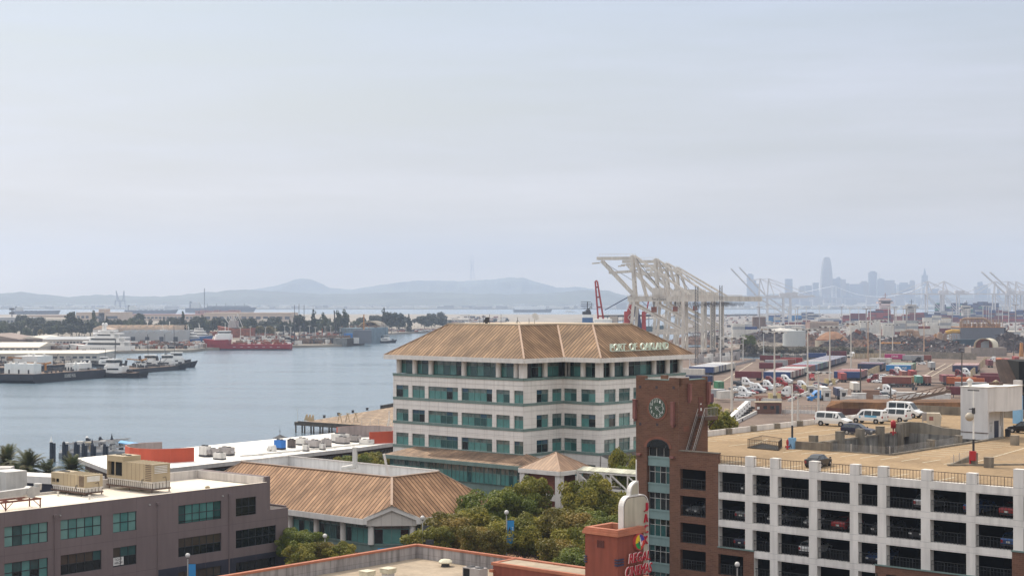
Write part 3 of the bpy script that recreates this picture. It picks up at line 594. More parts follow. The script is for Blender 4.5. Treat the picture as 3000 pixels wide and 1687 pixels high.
for i,(x0,x1,y0,y1,m,k)in enumerate(HV):
    b=G((x0+x1)/2,y1,zr);sc=b.y/F;w=(x1-x0)*sc;h=(y1-y0)*sc*1.25;t=thing('rooftop_unit' if k=='box' else 'exhaust_fan',('bright blue plastic wrapped cabinet standing on the white roof' if m==2 else 'white curved exhaust blower beside the blue cabinet' if k=='fan' else '%s air conditioner on the white waterfront roof, %s from the left'%(('grey','pale','','dark brown')[m],ordn(i+1 if i<4 else i))),'rooftop unit',b,RZU+.08,'air conditioners on the white roof' if m!=2 and k=='box' else None);ORG[t]=Vector((0,0,0))
    ms=(M_HVAC,M_HVACW,M_BLUE,mat('hvac_dark',(.09,.07,.065),.6,.2,.6))[m];mb=MB()
    if k=='fan':mb.tube((-.6,0,.7),(.5,0,.7),.55,None,12);mb.lathe((.7,0,0),[(.5,0),(.5,.6),(.35,1.2),(.1,1.3)],10);mb.box((-.6,0,.3),(.8,.8,.6));mb.build('blower',M_HVACW,t);continue
    mb.box((0,.6,h*.48),(w*.86,w*.6,h*.72));mb.build('cabinet',ms,t)
    mb=MB();mb.box((0,.6,h*.1),(w*.86,w*.64,h*.14));mb.build('base_frame',M_DARK,t)
    mb=MB()
    for j in(-.2,.2):mb.lathe((j*w,.6,h*.84),[(w*.15,0),(w*.15,h*.08),(.02,h*.1)],10)
    mb.build('fan_grille',M_DARK,t)
    if m<2 and i%2==0:mb=MB();mb.extr([(w*.42,.2,h*.15),(w*.42,.2,h*.6),(w*.7,.2,h*.3)],(0,w*.3,0));mb.build('intake_hood',M_HVAC,t)
for i in range(7):
    a=G(700+i*55,1341-i*5.5,zr);mb=MB();mb.bar(a+Vector((0,1.2,.25)),a+Vector((4.0,4.6,.25)),.18,.3);mb.build('roof_pipe',M_HVACW,label='low pipe run on the white roof edge, %s from the left'%ordn(i+1),cat='pipe',group='pipe runs on the white roof')
k0=G(820,1286,3.0);k0=Vector((k0.x*.91,k0.y*.91,3));t=thing('kiosk','small dark pyramid-roofed kiosk with a finial at the water edge','kiosk',(k0.x,k0.y,3))
zk=40-(1282-880)*k0.y/F;mb=MB();mb.loft([[(k0.x+s*1.65*k,k0.y+q*1.65*k,z)for s,q in((-1,-1),(1,-1),(1,1),(-1,1))]for k,z in((1,zk),(.5,zk+.35),(.03,zk+.8))],0,False);mb.build('roof',M_DARK,t)
mb=MB();mb.tube((k0.x,k0.y,zk+.7),(k0.x,k0.y,zk+3.0),.05,.02,5);mb.ball((k0.x,k0.y,zk+1.6),.15);mb.build('finial',M_DARK,t);mb=MB();mb.box((k0.x,k0.y,(3+zk)/2),(2,2,zk-3));mb.build('wall',M_NAVYW,t)
# ---------------------------------------------------------------- tan hipped shop building
Rc=G(1148,1397.5,15.5);RL=Rc-UX*32.3;RR=Rc+VX*9.4;ze=10.5
sh=thing('shop_building','two-storey shop building with a big tan hipped seam roof and white gable','shop building',(Rc.x,Rc.y,3))
Vc=Rc+(UX-VX)*6.5;EL=RL+(-UX-VX)*6.5;ER=RR+(UX+VX)*6.5
at=lambda p,z:Vector((p.x,p.y,z))
mb=MB();gz=12.35;kk=(gz-ze)/5.0
gl=Vc-UX*5.4;gr=Vc+VX*5.4;gp_=Vc.lerp(Rc,kk);gp_=at(gp_,gz)
mb.poly([at(EL,ze),at(gl,ze),gp_,at(Rc,15.5),at(RL,15.5)]);mb.poly([at(gr,ze),at(ER,ze),at(RR,15.5),at(Rc,15.5),gp_]);mb.poly([at(EL,ze),at(RL,15.5),at(RL+VX*9.4,15.5),at(EL+VX*22.4,ze)]);BKc=RL+VX*9.4
mb.poly([at(BKc,15.5),at(RR,15.5),at(ER,ze),at(EL+VX*22.4,ze)]);rf=mb.build('roof',M_SEAM2,sh)
for a,b,w_ in((at(Rc,15.53),gp_+Vector((0,0,.04)),.34),(at(RR,15.53),at(ER,ze+.03),.25),(at(RL,15.53),at(EL,ze+.03),.25),(at(RL,15.56),at(Rc,15.56),.3),(at(Rc,15.56),at(RR,15.56),.3)):mb=MB();mb.bar(a,b,w_,.12);mb.build('ridge_cap',M_CAP,rf)
M_WELL=mat('roof_well',(.64,.625,.61),.85,.07,.2,streak=.22);mb=MB();zf=14.0
rim=[RL,Rc,RR,BKc]
for a,b,h in((0,1,15.45),(1,2,15.45),(2,3,15.66),(3,0,15.6)):
    p,q=rim[a],rim[b];mb.quad(at(p,zf),at(q,zf),at(q,h),at(p,h))
mb.quad(*[at(p,zf)for p in rim]);mb.build('roof_well',M_WELL,rf)
mb=MB()
for a,b in((BKc,RR),(RL,BKc)):mb.bar(at(a,15.7),at(b,15.7),.35,.14)
mb.build('well_coping',M_GREYP,rf)
q=RL+UX*17.5+VX*7.0;mb=MB();mb.tube(at(q-UX*2.6,15.0),at(q,15.5),.36,.36,10);mb.tube(at(q,15.3),at(q,17.6),.38,.38,10);mb.tube(at(q,17.6),at(q,18.3),.3,.42,10);mb.build('flue',M_STEEL,rf)
q=RL+UX*23.0+VX*8.6;mb=MB();mb.bar(at(q,14.0),at(q-UX*.2-VX*.8,17.6),.34,.2);mb.build('vent_duct',M_GREYP,rf)
mb=MB();hF=.78
def strip(a,b,m=0,th=.2):mb.bar(at(a,ze-hF/2-.02),at(b,ze-hF/2-.02),th,hF,m)
strip(EL,gl);strip(gr,ER);fg=Fr(gl,gr)
mb.extr([fg.pt(0,.06,ze-hF),fg.pt(0,.06,ze+.06),gp_+Vector((fg.n.x,fg.n.y,0))*((fg.o+fg.d*fg.len/2-V2(gp_)).dot(fg.n)+.06)+Vector((0,0,.08)),fg.pt(fg.len,.06,ze+.06),fg.pt(fg.len,.06,ze-hF),fg.pt(fg.len-.5,.06,ze-hF),fg.pt(fg.len-.5,.06,ze-.25),gp_+Vector((fg.n.x,fg.n.y,0))*((fg.o+fg.d*fg.len/2-V2(gp_)).dot(fg.n)+.06)-Vector((0,0,.75)),fg.pt(.5,.06,ze-.25),fg.pt(.5,.06,ze-hF)],(-fg.n.x*.45,-fg.n.y*.45,0))
mb.build('fascia',M_CREAM,sh);mb=MB();zg=gz-.5
mid=fg.len/2;mb.poly([fg.pt(.4,-.3,ze-hF-.25),fg.pt(fg.len-.4,-.3,ze-hF-.25),fg.pt(fg.len-.4,-.3,ze-.2),fg.pt(mid,-.3,zg),fg.pt(.4,-.3,ze-.2)]);mb.build('gable',mat('gable_panel',(.62,.57,.52),.8,.06,.3,kind='panel',a=1.4,b=3.0,streak=.1),sh)
mb=MB();top=Vector((fg.pt(mid,0,0).x,fg.pt(mid,0,0).y,gz+.06));mb.poly([at(gl,ze+.03),top,gp_]);mb.poly([top,at(gr,ze+.03),gp_]);mb.build('gable_roof',M_SEAM2,sh)
wi=1.6;wL=EL+(UX+VX)*wi;wV=gl+VX*wi;wG0=gl+VX*wi*.9+UX*0;wG1=gr-UX*wi*.9;wR=ER+(-UX)*wi-VX*wi
mb=MB();poly=[(wL.x,wL.y),(wG0.x,wG0.y),(wG1.x,wG1.y),(wR.x,wR.y),((EL+VX*20).x,(EL+VX*20).y)]
mb.prism(poly,3,6.9,0);mb.prism(offset_poly(poly,-.35),6.9,ze-.5,1);mb.build('wall',[M_TEALB,M_FRAME],sh)
for(p,q,nseg)in((wL,wG0,7),(wG0,wG1,1),(wG1,wR,3)):
    f=Fr(p,q);s_=f.len/nseg
    for k in range(nseg):
        f.window(sh,k*s_+.45,(k+1)*s_-.45,6.95,ze-.8,4,(.72,),M_TEALF,[G1,G2,G3,G7],-.1,.09,lambda i,j,k0:3 if j==1 else(0 if k0<.45 else 1 if k0<.75 else 2))
        if k or nseg==1 or True:
            cb=MB();cp=f.pt(k*s_,.05,0);cb.tube((cp.x,cp.y,6.9),(cp.x,cp.y,ze-.75),.42,None,12);cb.build('column',M_CREAM,sh)
    if nseg==1:
        sb=MB();f.box(sb,.9,f.len-.4,.05,.2,4.9,6.4);sg=sb.build('shop_sign',mat('sign_blue',(.03,.33,.62),.5,.05,.5),sh)
        tb=MB();put_text(tb,"BEN & JERRY'S",f.pt(1.2,.21,5.6),(f.d.x,f.d.y,0),(0,0,1),f.len-1.9,.6,None,.02);tb.build('sign_lettering',M_WHT,sg);tb=MB();put_text(tb,'PEACE, LOVE & ICE CREAM',f.pt(1.7,.21,5.12),(f.d.x,f.d.y,0),(0,0,1),f.len-3.0,.25,None,.02);tb.build('sign_motto',M_NAVYW,sg)
    ab=MB();f.box(ab,0,f.len,0,.12,6.75,6.95);ab.build('sill_band',M_TEALB,sh)
    if nseg>1:
        ab=MB();n_=Vector((f.n.x,f.n.y,0));ab.quad(f.pt(.2,2.4,4.6),f.pt(f.len-.2,2.4,4.6),f.pt(f.len-.2,.05,5.6),f.pt(.2,.05,5.6));ab.build('awning',M_SEAM2,sh)
# ---------------------------------------------------------------- white port office
zs=27.75;PA,PB,PC,PD,PE=[G(*p,zs)for p in((1152,1092),(1559,1106.5),(1649.5,1100.5),(1757,1105),(2008,1091))]
PB=PA+UX*(PB-PA).dot(UX);PC=PB+VX*Fr(PB,PB+VX).u(1649.5);PD=PC+UX*Fr(PC,PC+UX).u(1757);fE_=Fr(PD,PD+VX*10);PE=PD+VX*fE_.u(2008);PR=PA+VX*(PE-PA).dot(VX)
pol=[V2(p)for p in(PA,PB,PC,PD,PE,PR)];PE2=PE
port=thing('port_office','white panelled six-storey port office with green bands and a hipped tan roof','office building',(PB.x,PB.y,3))
ev=offset_poly(pol,1.1);inn=offset_poly(pol,-6.6);zE,zT=30.85,36.0
mb=MB();n=6
for i in range(n):j=(i+1)%n;mb.quad(at(ev[i],zE),at(ev[j],zE),at(inn[j],zT),at(inn[i],zT))
rf=mb.build('roof',M_SEAM,port)
mb=MB();mb.prism(inn,zT-.5,zT+.05,0);mb.prism(offset_poly(inn,.12),zT-.08,zT+.14,1)
mb.build('roof_deck',[M_GREYP,mat('roof_rim',(.45,.36,.26),.7,.2,.4)],rf)
for i in range(5):mb=MB();mb.bar(at(ev[i],zE+.03),at(inn[i],zT+.04),.3,.1);mb.build('ridge_cap',M_CAP,rf)
mb=MB()
for i in range(n):mb.bar(at(ev[i],zE-.36),at(ev[(i+1)%n],zE-.36),.25,.72)
mb.prism(offset_poly(pol,.9),zE-.72,zE-.5,1);mb.build('fascia',[M_CREAM,M_GREYP],port)
mb=MB();inn2=offset_poly(pol,-1.0);mb.prism(inn2,zs,zE-.72,0);mb.build('core',M_FRAME,port)
mb=MB();mb.prism(offset_poly(pol,-.5),3,zs-.1,0);mb.build('inner_core',M_FRAME,port)
Z=lambda zx,oy=900,sc=4.14:oy+zx/sc
def c5(x):return 1100+x/4.14
def c6(x):return 1600+x/4.14
faces=[(PA,PB,[(c5(250),c5(400),2),(c5(445),c5(598),2),(c5(640),c5(1000),5),(c5(1043),c5(1415),5),(c5(1463),c5(1628),2),(c5(1680),c5(1850),2)],[c5(x)for x in(260,452,648,1048,1466,1682)]),
         (PB,PC,[(c5(1955),c5(2100),2),(c5(2145),c5(2262),2)],[c5(2085)]),
         (PC,PD,[(c5(2285),c5(2440),2),(c6(422),c6(598),2)],[c6(10),c6(208),c6(425)]),
         (PD,PE,[(c6(705),c6(845),2),(c6(883),c6(1020),2),(c6(1058),c6(1330),4),(c6(1375),c6(1490),2),(c6(1530),c6(1640),2)],[c6(828),c6(1000),c6(1337),c6(1500),c6(1655)])]
wall=MB();band=MB();fl=[zs-4*k for k in range(5)];M_JOINT=mat('panel_joint',(.30,.28,.27),.9)
for fi,(p,q,wins,cols_)in enumerate(faces):
    f=Fr(p,q);ops=[];g0=14.6
    for k in range(3+1):
        zw1=fl[k]-1.97;zw0=fl[k]-3.98
        for(x0,x1,n_)in wins:ops.append((max(.02,f.u(x0)),min(f.len-.02,f.u(x1)),zw0,zw1,n_))
    f.wall(wall,0,f.len,3,zs-.42,ops,.35)
    for k in range(4):f.box(band,0.0,f.len,0.02,.14,fl[k]-.42,fl[k],0)if k==0 else f.box(band,0,f.len,.0,.10,fl[k]-.40,fl[k]+.02,0)
    for k in range(3):f.box(wall,.05,f.len-.05,0,.006,fl[k]-1.22,fl[k]-1.19,1)
    for(u0,u1,z0,z1,n_)in ops:
        f.window(port,u0,u1,z0,z1,n_,(.66,),M_TEALF,[G1,G2,G3,G7,G6,G4],-.22,.07,(lambda i,j,k0,fi=fi:(3 if k0<.75 else 4)if j==1 else((0 if k0<.62 else 1 if k0<.85 else 2)if fi==0 else(0 if k0<.35 else 1 if k0<.8 else 2))))
    for(x0,x1,n_)in wins:
        u0,u1=max(.3,f.u(x0)),min(f.len-.3,f.u(x1));f.window(port,u0-.25,u1+.25,zs+.02,zE-.74,n_,(.68,),M_TEALF,[G1,G2,G3,G7],-.95,.07,lambda i,j,k0:(3 if k0<.6 else 2)if j==1 else(0 if k0<.4 else 1 if k0<.8 else 2),'window')
    for x in cols_:
        u=min(f.len-.3,max(.5,f.u(x)));cb=MB();q_=f.pt(u,-.55,0);cb.tube((q_.x,q_.y,zs),(q_.x,q_.y,zE-.7),.46,None,14);cb.build('column',M_CREAM,port)
for p in(PB,PD):
    cb=MB();d=(VX-UX)*.38;cb.box((p.x+d.x,p.y+d.y,(zs+zE-.7)/2),(.95,.95,zE-.7-zs),RZU);cb.build('column',M_CREAM,port)
for p,q in((PE,PR),(PR,PA)):Fr(p,q).quad(wall,0,Fr(p,q).len,3,zs-.4)
wall.build('wall',[M_PANEL,M_JOINT],port);band.build('sill_band',M_TEALB,port)
mb=MB();f=Fr(PD,PE);L0=f.u(c6(790));sl=(zT-zE)/7.7
M_SIGNG=mat('pale_green_letters',(.62,.70,.60),.5,.06,.6)
def on_roof(u,back):return f.pt(u,1.1-back,zE+back*sl)
u0,u1=f.u(c6(800)),f.u(c6(1500));b=1.3;q0,q1=on_roof(u0,b),on_roof(u1,b)
put_text(mb,'PORT  OF  OAKLAND',q0+Vector((0,0,.15)),q1-q0,(0,0,1),(q1-q0).length,1.15,None,-.28)
mb.bar(q0+Vector((0,0,.12)),q1+Vector((0,0,.12)),.1,.1);sg=mb.build('roof_sign',M_SIGNG,port)
mb.build('sign_frame',M_BROWN,sg)
def roof_thing(name,px,py,fn,label,cat,Y=270):
    q=P(px,946,Y);q.z=zT+.05;t=MB();fn(t,q,(946-py)*Y/F);t.build(name,M_DARK if cat!='dish' else M_HVACW,label=label,cat=cat)
whip=lambda mb,q,h:mb.tube(q,q+Vector((0,0,h)),.05,.03,5)
for i,(px,py)in enumerate(((1406,922),(1416,919),(1434,917),(1468,917),(1550,929))):roof_thing('antenna',px,py,whip,'thin whip antenna on the hipped roof, %s from the left'%ordn(i+1),'antenna')
def tri(mb,q,h):
    mb.tube(q,q+Vector((0,0,h)),.05,.04,5)
    for a in(0,2.1,4.2):mb.bar(q+Vector((math.cos(a),math.sin(a),0))*h*.5,q+Vector((0,0,h*.6)),.05)
roof_thing('antenna_mast',1516,926,tri,'tripod antenna mast standing on the hipped roof','antenna')
def blk(mb,q,h):mb.tube(q,q+Vector((0,0,h)),.25,.22,8);mb.box(q+Vector((0,0,h*.45)),(.9,.6,.45));mb.box(q+Vector((.2,0,h*.85)),(.5,.5,.4))
roof_thing('roof_camera',1425,927,blk,'dark stubby instrument post on the left of the hipped roof','instrument')
def dish(mb,q,h):
    mb.tube(q,q+Vector((0,0,h*.6)),.07,.07,6);c=q+Vector((0,0,h*.8));d=Vector((.5,-.8,.35)).normalized();a=d.cross(Vector((0,0,1))).normalized();b=d.cross(a)
    mb.loft([[c+d*(.02+k*k*.3)+(a*math.cos(t)+b*math.sin(t))*.65*k for t in np.linspace(0,2*math.pi,13)[:-1]]for k in(.05,.5,1)],0,True);mb.bar(c,c+d*.7,.04)
roof_thing('satellite_dish',1566,922,dish,'white satellite dish on the hipped roof','dish')
e0,e1=G(1110,1331,14.5),G(1518.5,1365,14.5);e0=e1-UX*(e1-e0).length;d_=5.4;zp=15.85
pod=thing('podium','low teal glazed podium with a lean-to tan roof at the foot of the port office','podium',(e0.x,e0.y,3))
mb=MB();mb.poly([at(e0,14.5),at(e1,14.5),at(e1+VX*d_-UX*3,zp),at(e0+VX*d_+UX*3.4,zp)]);mb.poly([at(e1,14.5),at(e1+VX*8,14.5),at(e1+VX*d_-UX*3,zp)]);mb.poly([at(e0+VX*8,14.5),at(e0,14.5),at(e0+VX*d_+UX*3.4,zp)])
mb.build('roof',mat('stained_seam_roof',(.34,.225,.15),.6,.5,.25,kind='seam',a=.5,b=.16,col2=(.09,.06,.045),streak=.45),pod)
mb=MB();mb.bar(at(e0,14.2),at(e1,14.2),.3,.6);mb.bar(at(e1,14.2),at(e1+VX*8,14.2),.3,.6);mb.bar(at(e0,14.2),at(e0+VX*8,14.2),.3,.6);mb.build('fascia',M_TEALB,pod)
f=Fr(e0+(UX+VX)*.8,e1+(VX-UX)*.8);mb=MB();mb.prism([V2(e0+(UX+VX)*1.0),V2(e1+(VX-UX)*1.0),V2(e1+VX*6-UX),V2(e0+VX*6+UX)],3,14.2);mb.build('wall',M_TEALB,pod)
for k in range(8):a=f.len*k/8;f.window(pod,a+.04,a+f.len/8-.04,11.2,13.9,4,(.62,),M_TEALF,[G1,G2,G3,G7,G4],.02,.07,lambda i,j,k0:(3 if k0<.7 else 1)if j==1 else(0 if k0<.7 else 4 if k0<.85 else 1))
f=Fr(e1+(VX-UX)*.8,e1+VX*6-UX*.8);f.window(pod,.1,f.len-.1,11.2,13.9,3,(.62,),M_TEALF,[G2,G3],.05,.07)
r0=G(1762,1337,15.9);mb=MB();g0=PD-VX*.05;mb.poly([at(g0+UX*.3,15.4),at(g0+UX*4.4,14.05),at(g0+UX*4.4+VX*16,14.05),at(g0+UX*.3+VX*16,15.4)],0);mb.extr([at(g0+UX*.3,3),at(g0+UX*4.2,3),at(g0+UX*4.2,14.0),at(g0+UX*.3,15.3)],VX*16,1)
wg=mb.build('side_wing',[mat('dark_seam_roof',(.14,.125,.115),.6,.2,.3,kind='seam',a=.5,b=.2),M_PANEL],label='lean-to wing with a dark grey roof right of the port office',cat='building')
ln=MB();p0=G(1349,1406,9.5);p1=G(1520,1436,9.5);f=Fr(p0,p1);f.box(ln,0,f.len+3,-7,0,3,9.3,0);f.box(ln,0,f.len+3,-.02,.1,8.9,9.9,1);f.box(ln,0,.3,-7,-.03,9.31,9.9,1);f.box(ln,.31,f.len+3,-7,-.35,9.32,9.36,2);ln.build('low_building',[M_TEALB,M_CREAM,mat('gravel_roof',(.42,.33,.25),.9,.2,.5)],label='low flat-roofed annexe with a white parapet between shop and podium',cat='building')
# ---------------------------------------------------------------- pavilion and footbridge
zc=14.6;n0=G(1641,1381.5,zc);a0=n0-UX*8.1;a1=n0+VX*7.8;a2=a0+VX*7.8;ap=(n0+a2)/2;ap.z=17.0
pv_=thing('pavilion','small brick stair pavilion with a tan pyramid roof and white beams','pavilion',(ap.x,ap.y,3));mb=MB();cs=[a0,n0,a1,a2]
for i in range(4):mb.poly([at(cs[i],zc+.02),at(cs[(i+1)%4],zc+.02),ap])
rf=mb.build('roof',mat('pavilion_seam_roof',(.385,.25,.165),.6,.12,.3,kind='seam',a=.6,b=.12,col2=(.12,.07,.05)),pv_);mb=MB()
for i in range(4):mb.bar(at(cs[i],zc+.05),ap+Vector((0,0,.03)),.2,.08)
mb.build('ridge_cap',M_CAP,rf);mb=MB()
for i in range(4):mb.bar(at(cs[i],zc-.32),at(cs[(i+1)%4],zc-.32),.3,.62)
mb.build('beam',M_CREAM,pv_)
for i in range(4):
    d=(ap-cs[i]);d.z=0;d.normalize();q=cs[i]+d*.8;cb=MB();cb.box((q.x,q.y,(3+zc-.6)/2),(.95,.95,zc-.6-3),RZU);cb.build('column',M_CREAM,pv_)
mb=MB();M_BRK=mat('red_brick',(.24,.085,.055),.85,.15,.5,kind='brick',a=.42,b=.14,col2=(.12,.075,.055));q=ap;mb.box((q.x-.6,q.y+.6,(3+zc-.7)/2),(5.2,5.0,zc-.7-3),RZU);mb.build('brick_core',M_BRK,pv_)
mb=MB();c=cs[1]+(VX-UX)*4.0
for p,q in((cs[0],cs[1]),(cs[1],cs[2])):mb.bar(at(p+VX*.4,10.6),at(q+VX*.4,10.6),.25,1.0)
mb.build('parapet',M_CREAM,pv_)
bz=14.55;b0=at(cs[2]-VX*2.5+UX*.2,bz);b1=Vector((27.5,230.0,bz));bd=(b1-b0).normalized();bn=Vector((bd.y,-bd.x,0));bl=(b1-b0).length
brg=thing('footbridge','covered white truss footbridge from the pavilion to the brick garage','footbridge',(b0.x,b0.y,3));mb=MB()
mb.extr([b0+bn*1.9,b0-bn*1.9,b0-bn*1.9+Vector((0,0,.1)),b0+Vector((0,0,.5)),b0+bn*1.9+Vector((0,0,.1))],bd*bl);mb.build('roof',mat('pale_seam_roof',(.60,.62,.52),.6,.08,.3,kind='seam',a=.5,b=.15,col2=(.35,.36,.3)),brg)
for s in(1.7,-1.7):
    mb=MB();n_=7
    for z in(bz-.12,bz-2.55):mb.bar(b0+bn*s+Vector((0,0,z-bz)),b1+bn*s+Vector((0,0,z-bz)),.28,.3)
    for k in range(n_+1):q=b0+bd*(bl*k/n_)+bn*s;mb.bar(q+Vector((0,0,-.2)),q+Vector((0,0,-2.5)),.2)
    for k in range(n_):q=b0+bd*(bl*k/n_)+bn*s;mb.bar(q+Vector((0,0,-.25)),q+bd*(bl/n_)+Vector((0,0,-2.45)),.18)
    mb.build('truss',M_CREAM,brg)
mb=MB();c=(b0+b1)/2;mb.box((c.x,c.y,bz-2.62),(bl,3.2,.16),math.atan2(bd.y,bd.x));mb.build('deck',M_GREYP,brg)
# ---------------------------------------------------------------- red cinema in the foreground
M_RCEM=mat('red_stucco',(.225,.060,.038),.85,.10,.3,streak=.22,bump=.1);M_COP=mat('terracotta_coping',(.42,.155,.09),.8,.1,.4,streak=.15);M_GRAV=mat('tan_roof_gravel',(.40,.32,.235),.95,.12,.6,streak=.18)
M_PARG=mat('stained_parapet',(.40,.37,.365),.9,.10,.3,streak=.55,kind='panel',a=1.25,b=4)
cn=G(1222,1594,12.0);cl=cn-VX*60;crr=cn+UX*62;ci=thing('cinema','red stucco cinema with a gravel roof, stained parapet and coping, bottom centre','cinema',(cn.x,cn.y,3))
mb=MB();wI=[cn+VX*0,cl,cl+UX*62,crr]
for p,q,n_ in((cl,cn,UX),(cn,crr,-VX)):
    mb.quad(at(p+n_*.35,10.5),at(q+n_*.35+(UX*0),10.5),at(q+n_*.35,12.0),at(p+n_*.35,12.0))
mb.build('parapet',M_PARG,ci)
mb=MB();mb.prism([V2(p)for p in(cn,cl,cl+UX*62,crr)],3,10.5);mb.build('wall',M_RCEM,ci)
mb=MB();mb.quad(at(cn,10.52),at(cl,10.52),at(cl+UX*62,10.52),at(crr,10.52));mb.build('roof',M_GRAV,ci)
mb=MB();fL_,fR_=Fr(cl,cn),Fr(cn,crr)
mb.bar(at(cl+UX*.15,12.0),at(cn+(UX-VX)*.15,12.0),.55,.22);mb.bar(at(cn-VX*.18+UX*.1,12.0),at(crr-VX*.18,12.0),.5,.218);mb.build('coping',M_COP,ci)
mb=MB();q0=G(1444.5,1647,12.0);q1=q0+UX*22;f=Fr(q0,q1);f.box(mb,0,f.len,-4.6,0,10.55,11.9,0);f.box(mb,-.18,f.len,-.35,.12,11.75,12.05,1);f.box(mb,-.18,.25,-4.6,-.37,11.74,12.04,1);f.box(mb,.26,f.len,-4.6,-.4,11.9,11.96,2);f.box(mb,-.3,.2,0,.3,11.0,11.3,1);mb.build('upper_wall',[M_RCEM,M_COP,M_GRAV],ci)
def cap_vent(px,py,w,label):
    q=G(px,py,10.52);mb=MB();mb.lathe(q,[(w*.33,0),(w*.3,w*.22),(w*.3,w*.3)],12,1);mb.loft([[(q.x+sx*w/2*k,q.y+sy*w/2*k,q.z+z)for sx,sy in((-1,-.6),(-.6,-1),(.6,-1),(1,-.6),(1,.6),(.6,1),(-.6,1),(-1,.6))]for k,z in((1,w*.28),(1.02,w*.38),(.7,w*.52),(.3,w*.56))],0,False);mb.build('roof_vent',[mat('cream_metal',(.66,.61,.46),.6,.08,.5,streak=.2),M_DARK],label=label,cat='roof vent')
cap_vent(1305,1658,1.45,'cream mushroom roof vent nearest the corner of the cinema parapet')
for px,py,lb in((1137,1690,'tall cream box vent on the cinema roof'),(1076,1698,'low cream box vent, leftmost on the cinema roof')):
    q=G(px,py,10.52);mb=MB();mb.box(q+Vector((0,0,.25)),(.95,.95,.5),RZU,1);mb.box(q+Vector((0,0,.72)),(1.25,1.25,.45),RZU);mb.box(q+Vector((0,0,.97)),(1.35,1.35,.06),RZU);mb.build('roof_vent',[MATS['cream_metal'],M_HVACW],label=lb,cat='roof vent')
q=G(1392,1700,10.52);t=thing('condenser','grey condenser with two fan grilles on the cinema roof','condenser',q,RZU);ORG[t]=Vector((0,0,0))
mb=MB();mb.box((0,0,.75),(2.4,1.3,1.3));mb.build('cabinet',M_HVAC,t);mb=MB();mb.bx(-1.21,-1.2,-.6,.6,.15,1.35);mb.bx(-1.1,-.2,-.66,-.65,.2,1.3);mb.build('coil',M_BLK,t);mb=MB()
for x in(-.6,.6):mb.lathe((x,0,1.4),[(.48,0),(.48,.05),(.06,.08)],14)
mb.build('fan_grille',M_DARK,t);mb=MB();mb.bx(-1.1,1.1,-.5,.5,0,.1);mb.build('base_rail',M_BROWN,t)
TC=G(1809,1557,17.0);TL=TC-UX*4.1;TR=TC+VX*4.35;ztw=17.0;M_BLADE=mat('blade_face',(.52,.47,.37),.7,.07,.6,streak=.28);M_BLADEW=mat('blade_edge',(.74,.71,.68),.6,.06,.6,streak=.2)
tw=thing('cinema_tower','red stucco corner tower of the cinema with terracotta cornice','tower',(TC.x,TC.y,3));pw=[V2(p)for p in(TL,TC,TR,TL+VX*4.35)]
mb=MB();mb.prism(pw,3,ztw-.5);mb.build('wall',M_RCEM,tw);mb=MB();
def ringw(out,inn_,z0,z1,mb=None):
    o_=offset_poly(pw,out);i_=offset_poly(pw,inn_)
    for k in range(4):
        j=(k+1)%4;mb.quad(at(o_[k],z0),at(o_[j],z0),at(o_[j],z1),at(o_[k],z1));mb.quad(at(o_[k],z1),at(o_[j],z1),at(i_[j],z1),at(i_[k],z1));mb.quad(at(i_[k],z0),at(i_[j],z0),at(i_[j],z1),at(i_[k],z1));mb.quad(at(o_[k],z0),at(o_[j],z0),at(i_[j],z0),at(i_[k],z0))
ringw(.22,-.5,ztw-.5,ztw-.25,mb);ringw(.12,-.5,ztw-.249,ztw,mb);ringw(.03,-.5,ztw+.001,ztw+.14,mb);mb.build('cornice',M_COP,tw)
mb=MB();mb.quad(*[at(p,ztw-.46)for p in offset_poly(pw,-.45)]);mb.build('roof',M_GRAV,tw)
fl_,fr_=Fr(TL,TC),Fr(TC,TR)
mb=MB();a,b=fl_.u(1752),fl_.u(1768.5);z0,z1=fl_.z(1760,1603),fl_.z(1760,1582)
for k in range(6):z=z0+(z1-z0)*(k+.5)/6;fl_.box(mb,a,b,0,.06,z-.05,z+.03)
fl_.box(mb,a-.06,a,0,.08,z0,z1);fl_.box(mb,b,b+.06,0,.08,z0,z1);mb.build('louvre',mat('dark_red',(.10,.03,.025),.8),tw)
for k in range(3):
    z=fl_.z(1808,1640)-.27*k;mb=MB();fl_.box(mb,fl_.len-.3,fl_.len+.12,.0,.12,z-.075,z+.075);fr_.box(mb,0.0,.95,.0,.12,z-.076,z+.076);mb.build('corner_band',mat('navy_band',(.035,.035,.075),.6),tw)
    mb=MB();fl_.box(mb,-.1,.25,0,.12,z-.075,z+.075);mb.build('corner_band',MATS['navy_band'],tw)
M_LET=mat('sign_red',(.42,.010,.03),.4,.1,.5);M_LETO=mat('sign_outline',(.80,.62,.60),.5)
ux_,un_=Vector((fr_.d.x,fr_.d.y,0)),Vector((fr_.n.x,fr_.n.y,0));sl_=Vector((ux_.x*.18,ux_.y*.18,1))
for s,u0,w_,z_,h_ in(('REGAL',1.35,3.5,13.72,.95),('CINEMAS',.75,4.35,12.42,.98)):
    mb=MB();o_=fr_.pt(u0,.32,z_);put_text(mb,s,o_-ux_*.02-Vector((0,0,.02)),ux_,sl_,w_+.04,h_+.04,un_,.10);sg=mb.build('sign_letters',M_LETO,tw);mb=MB();put_text(mb,s,o_+un_*.1,ux_,sl_,w_,h_,un_,.06);mb.build('letter_faces',M_LET,sg)
c=fr_.pt(fr_.u(1868),.02,fr_.z(1868,1585));mb=MB();mb.tube(c,c+un_*.28,.84,.84,24,0);dk=mb.build('round_emblem',mat('emblem_rim',(.45,.06,.05),.5),tw)
LC=[(.70,.50,.02),(.06,.05,.28),(.62,.05,.03),(.02,.28,.06)]
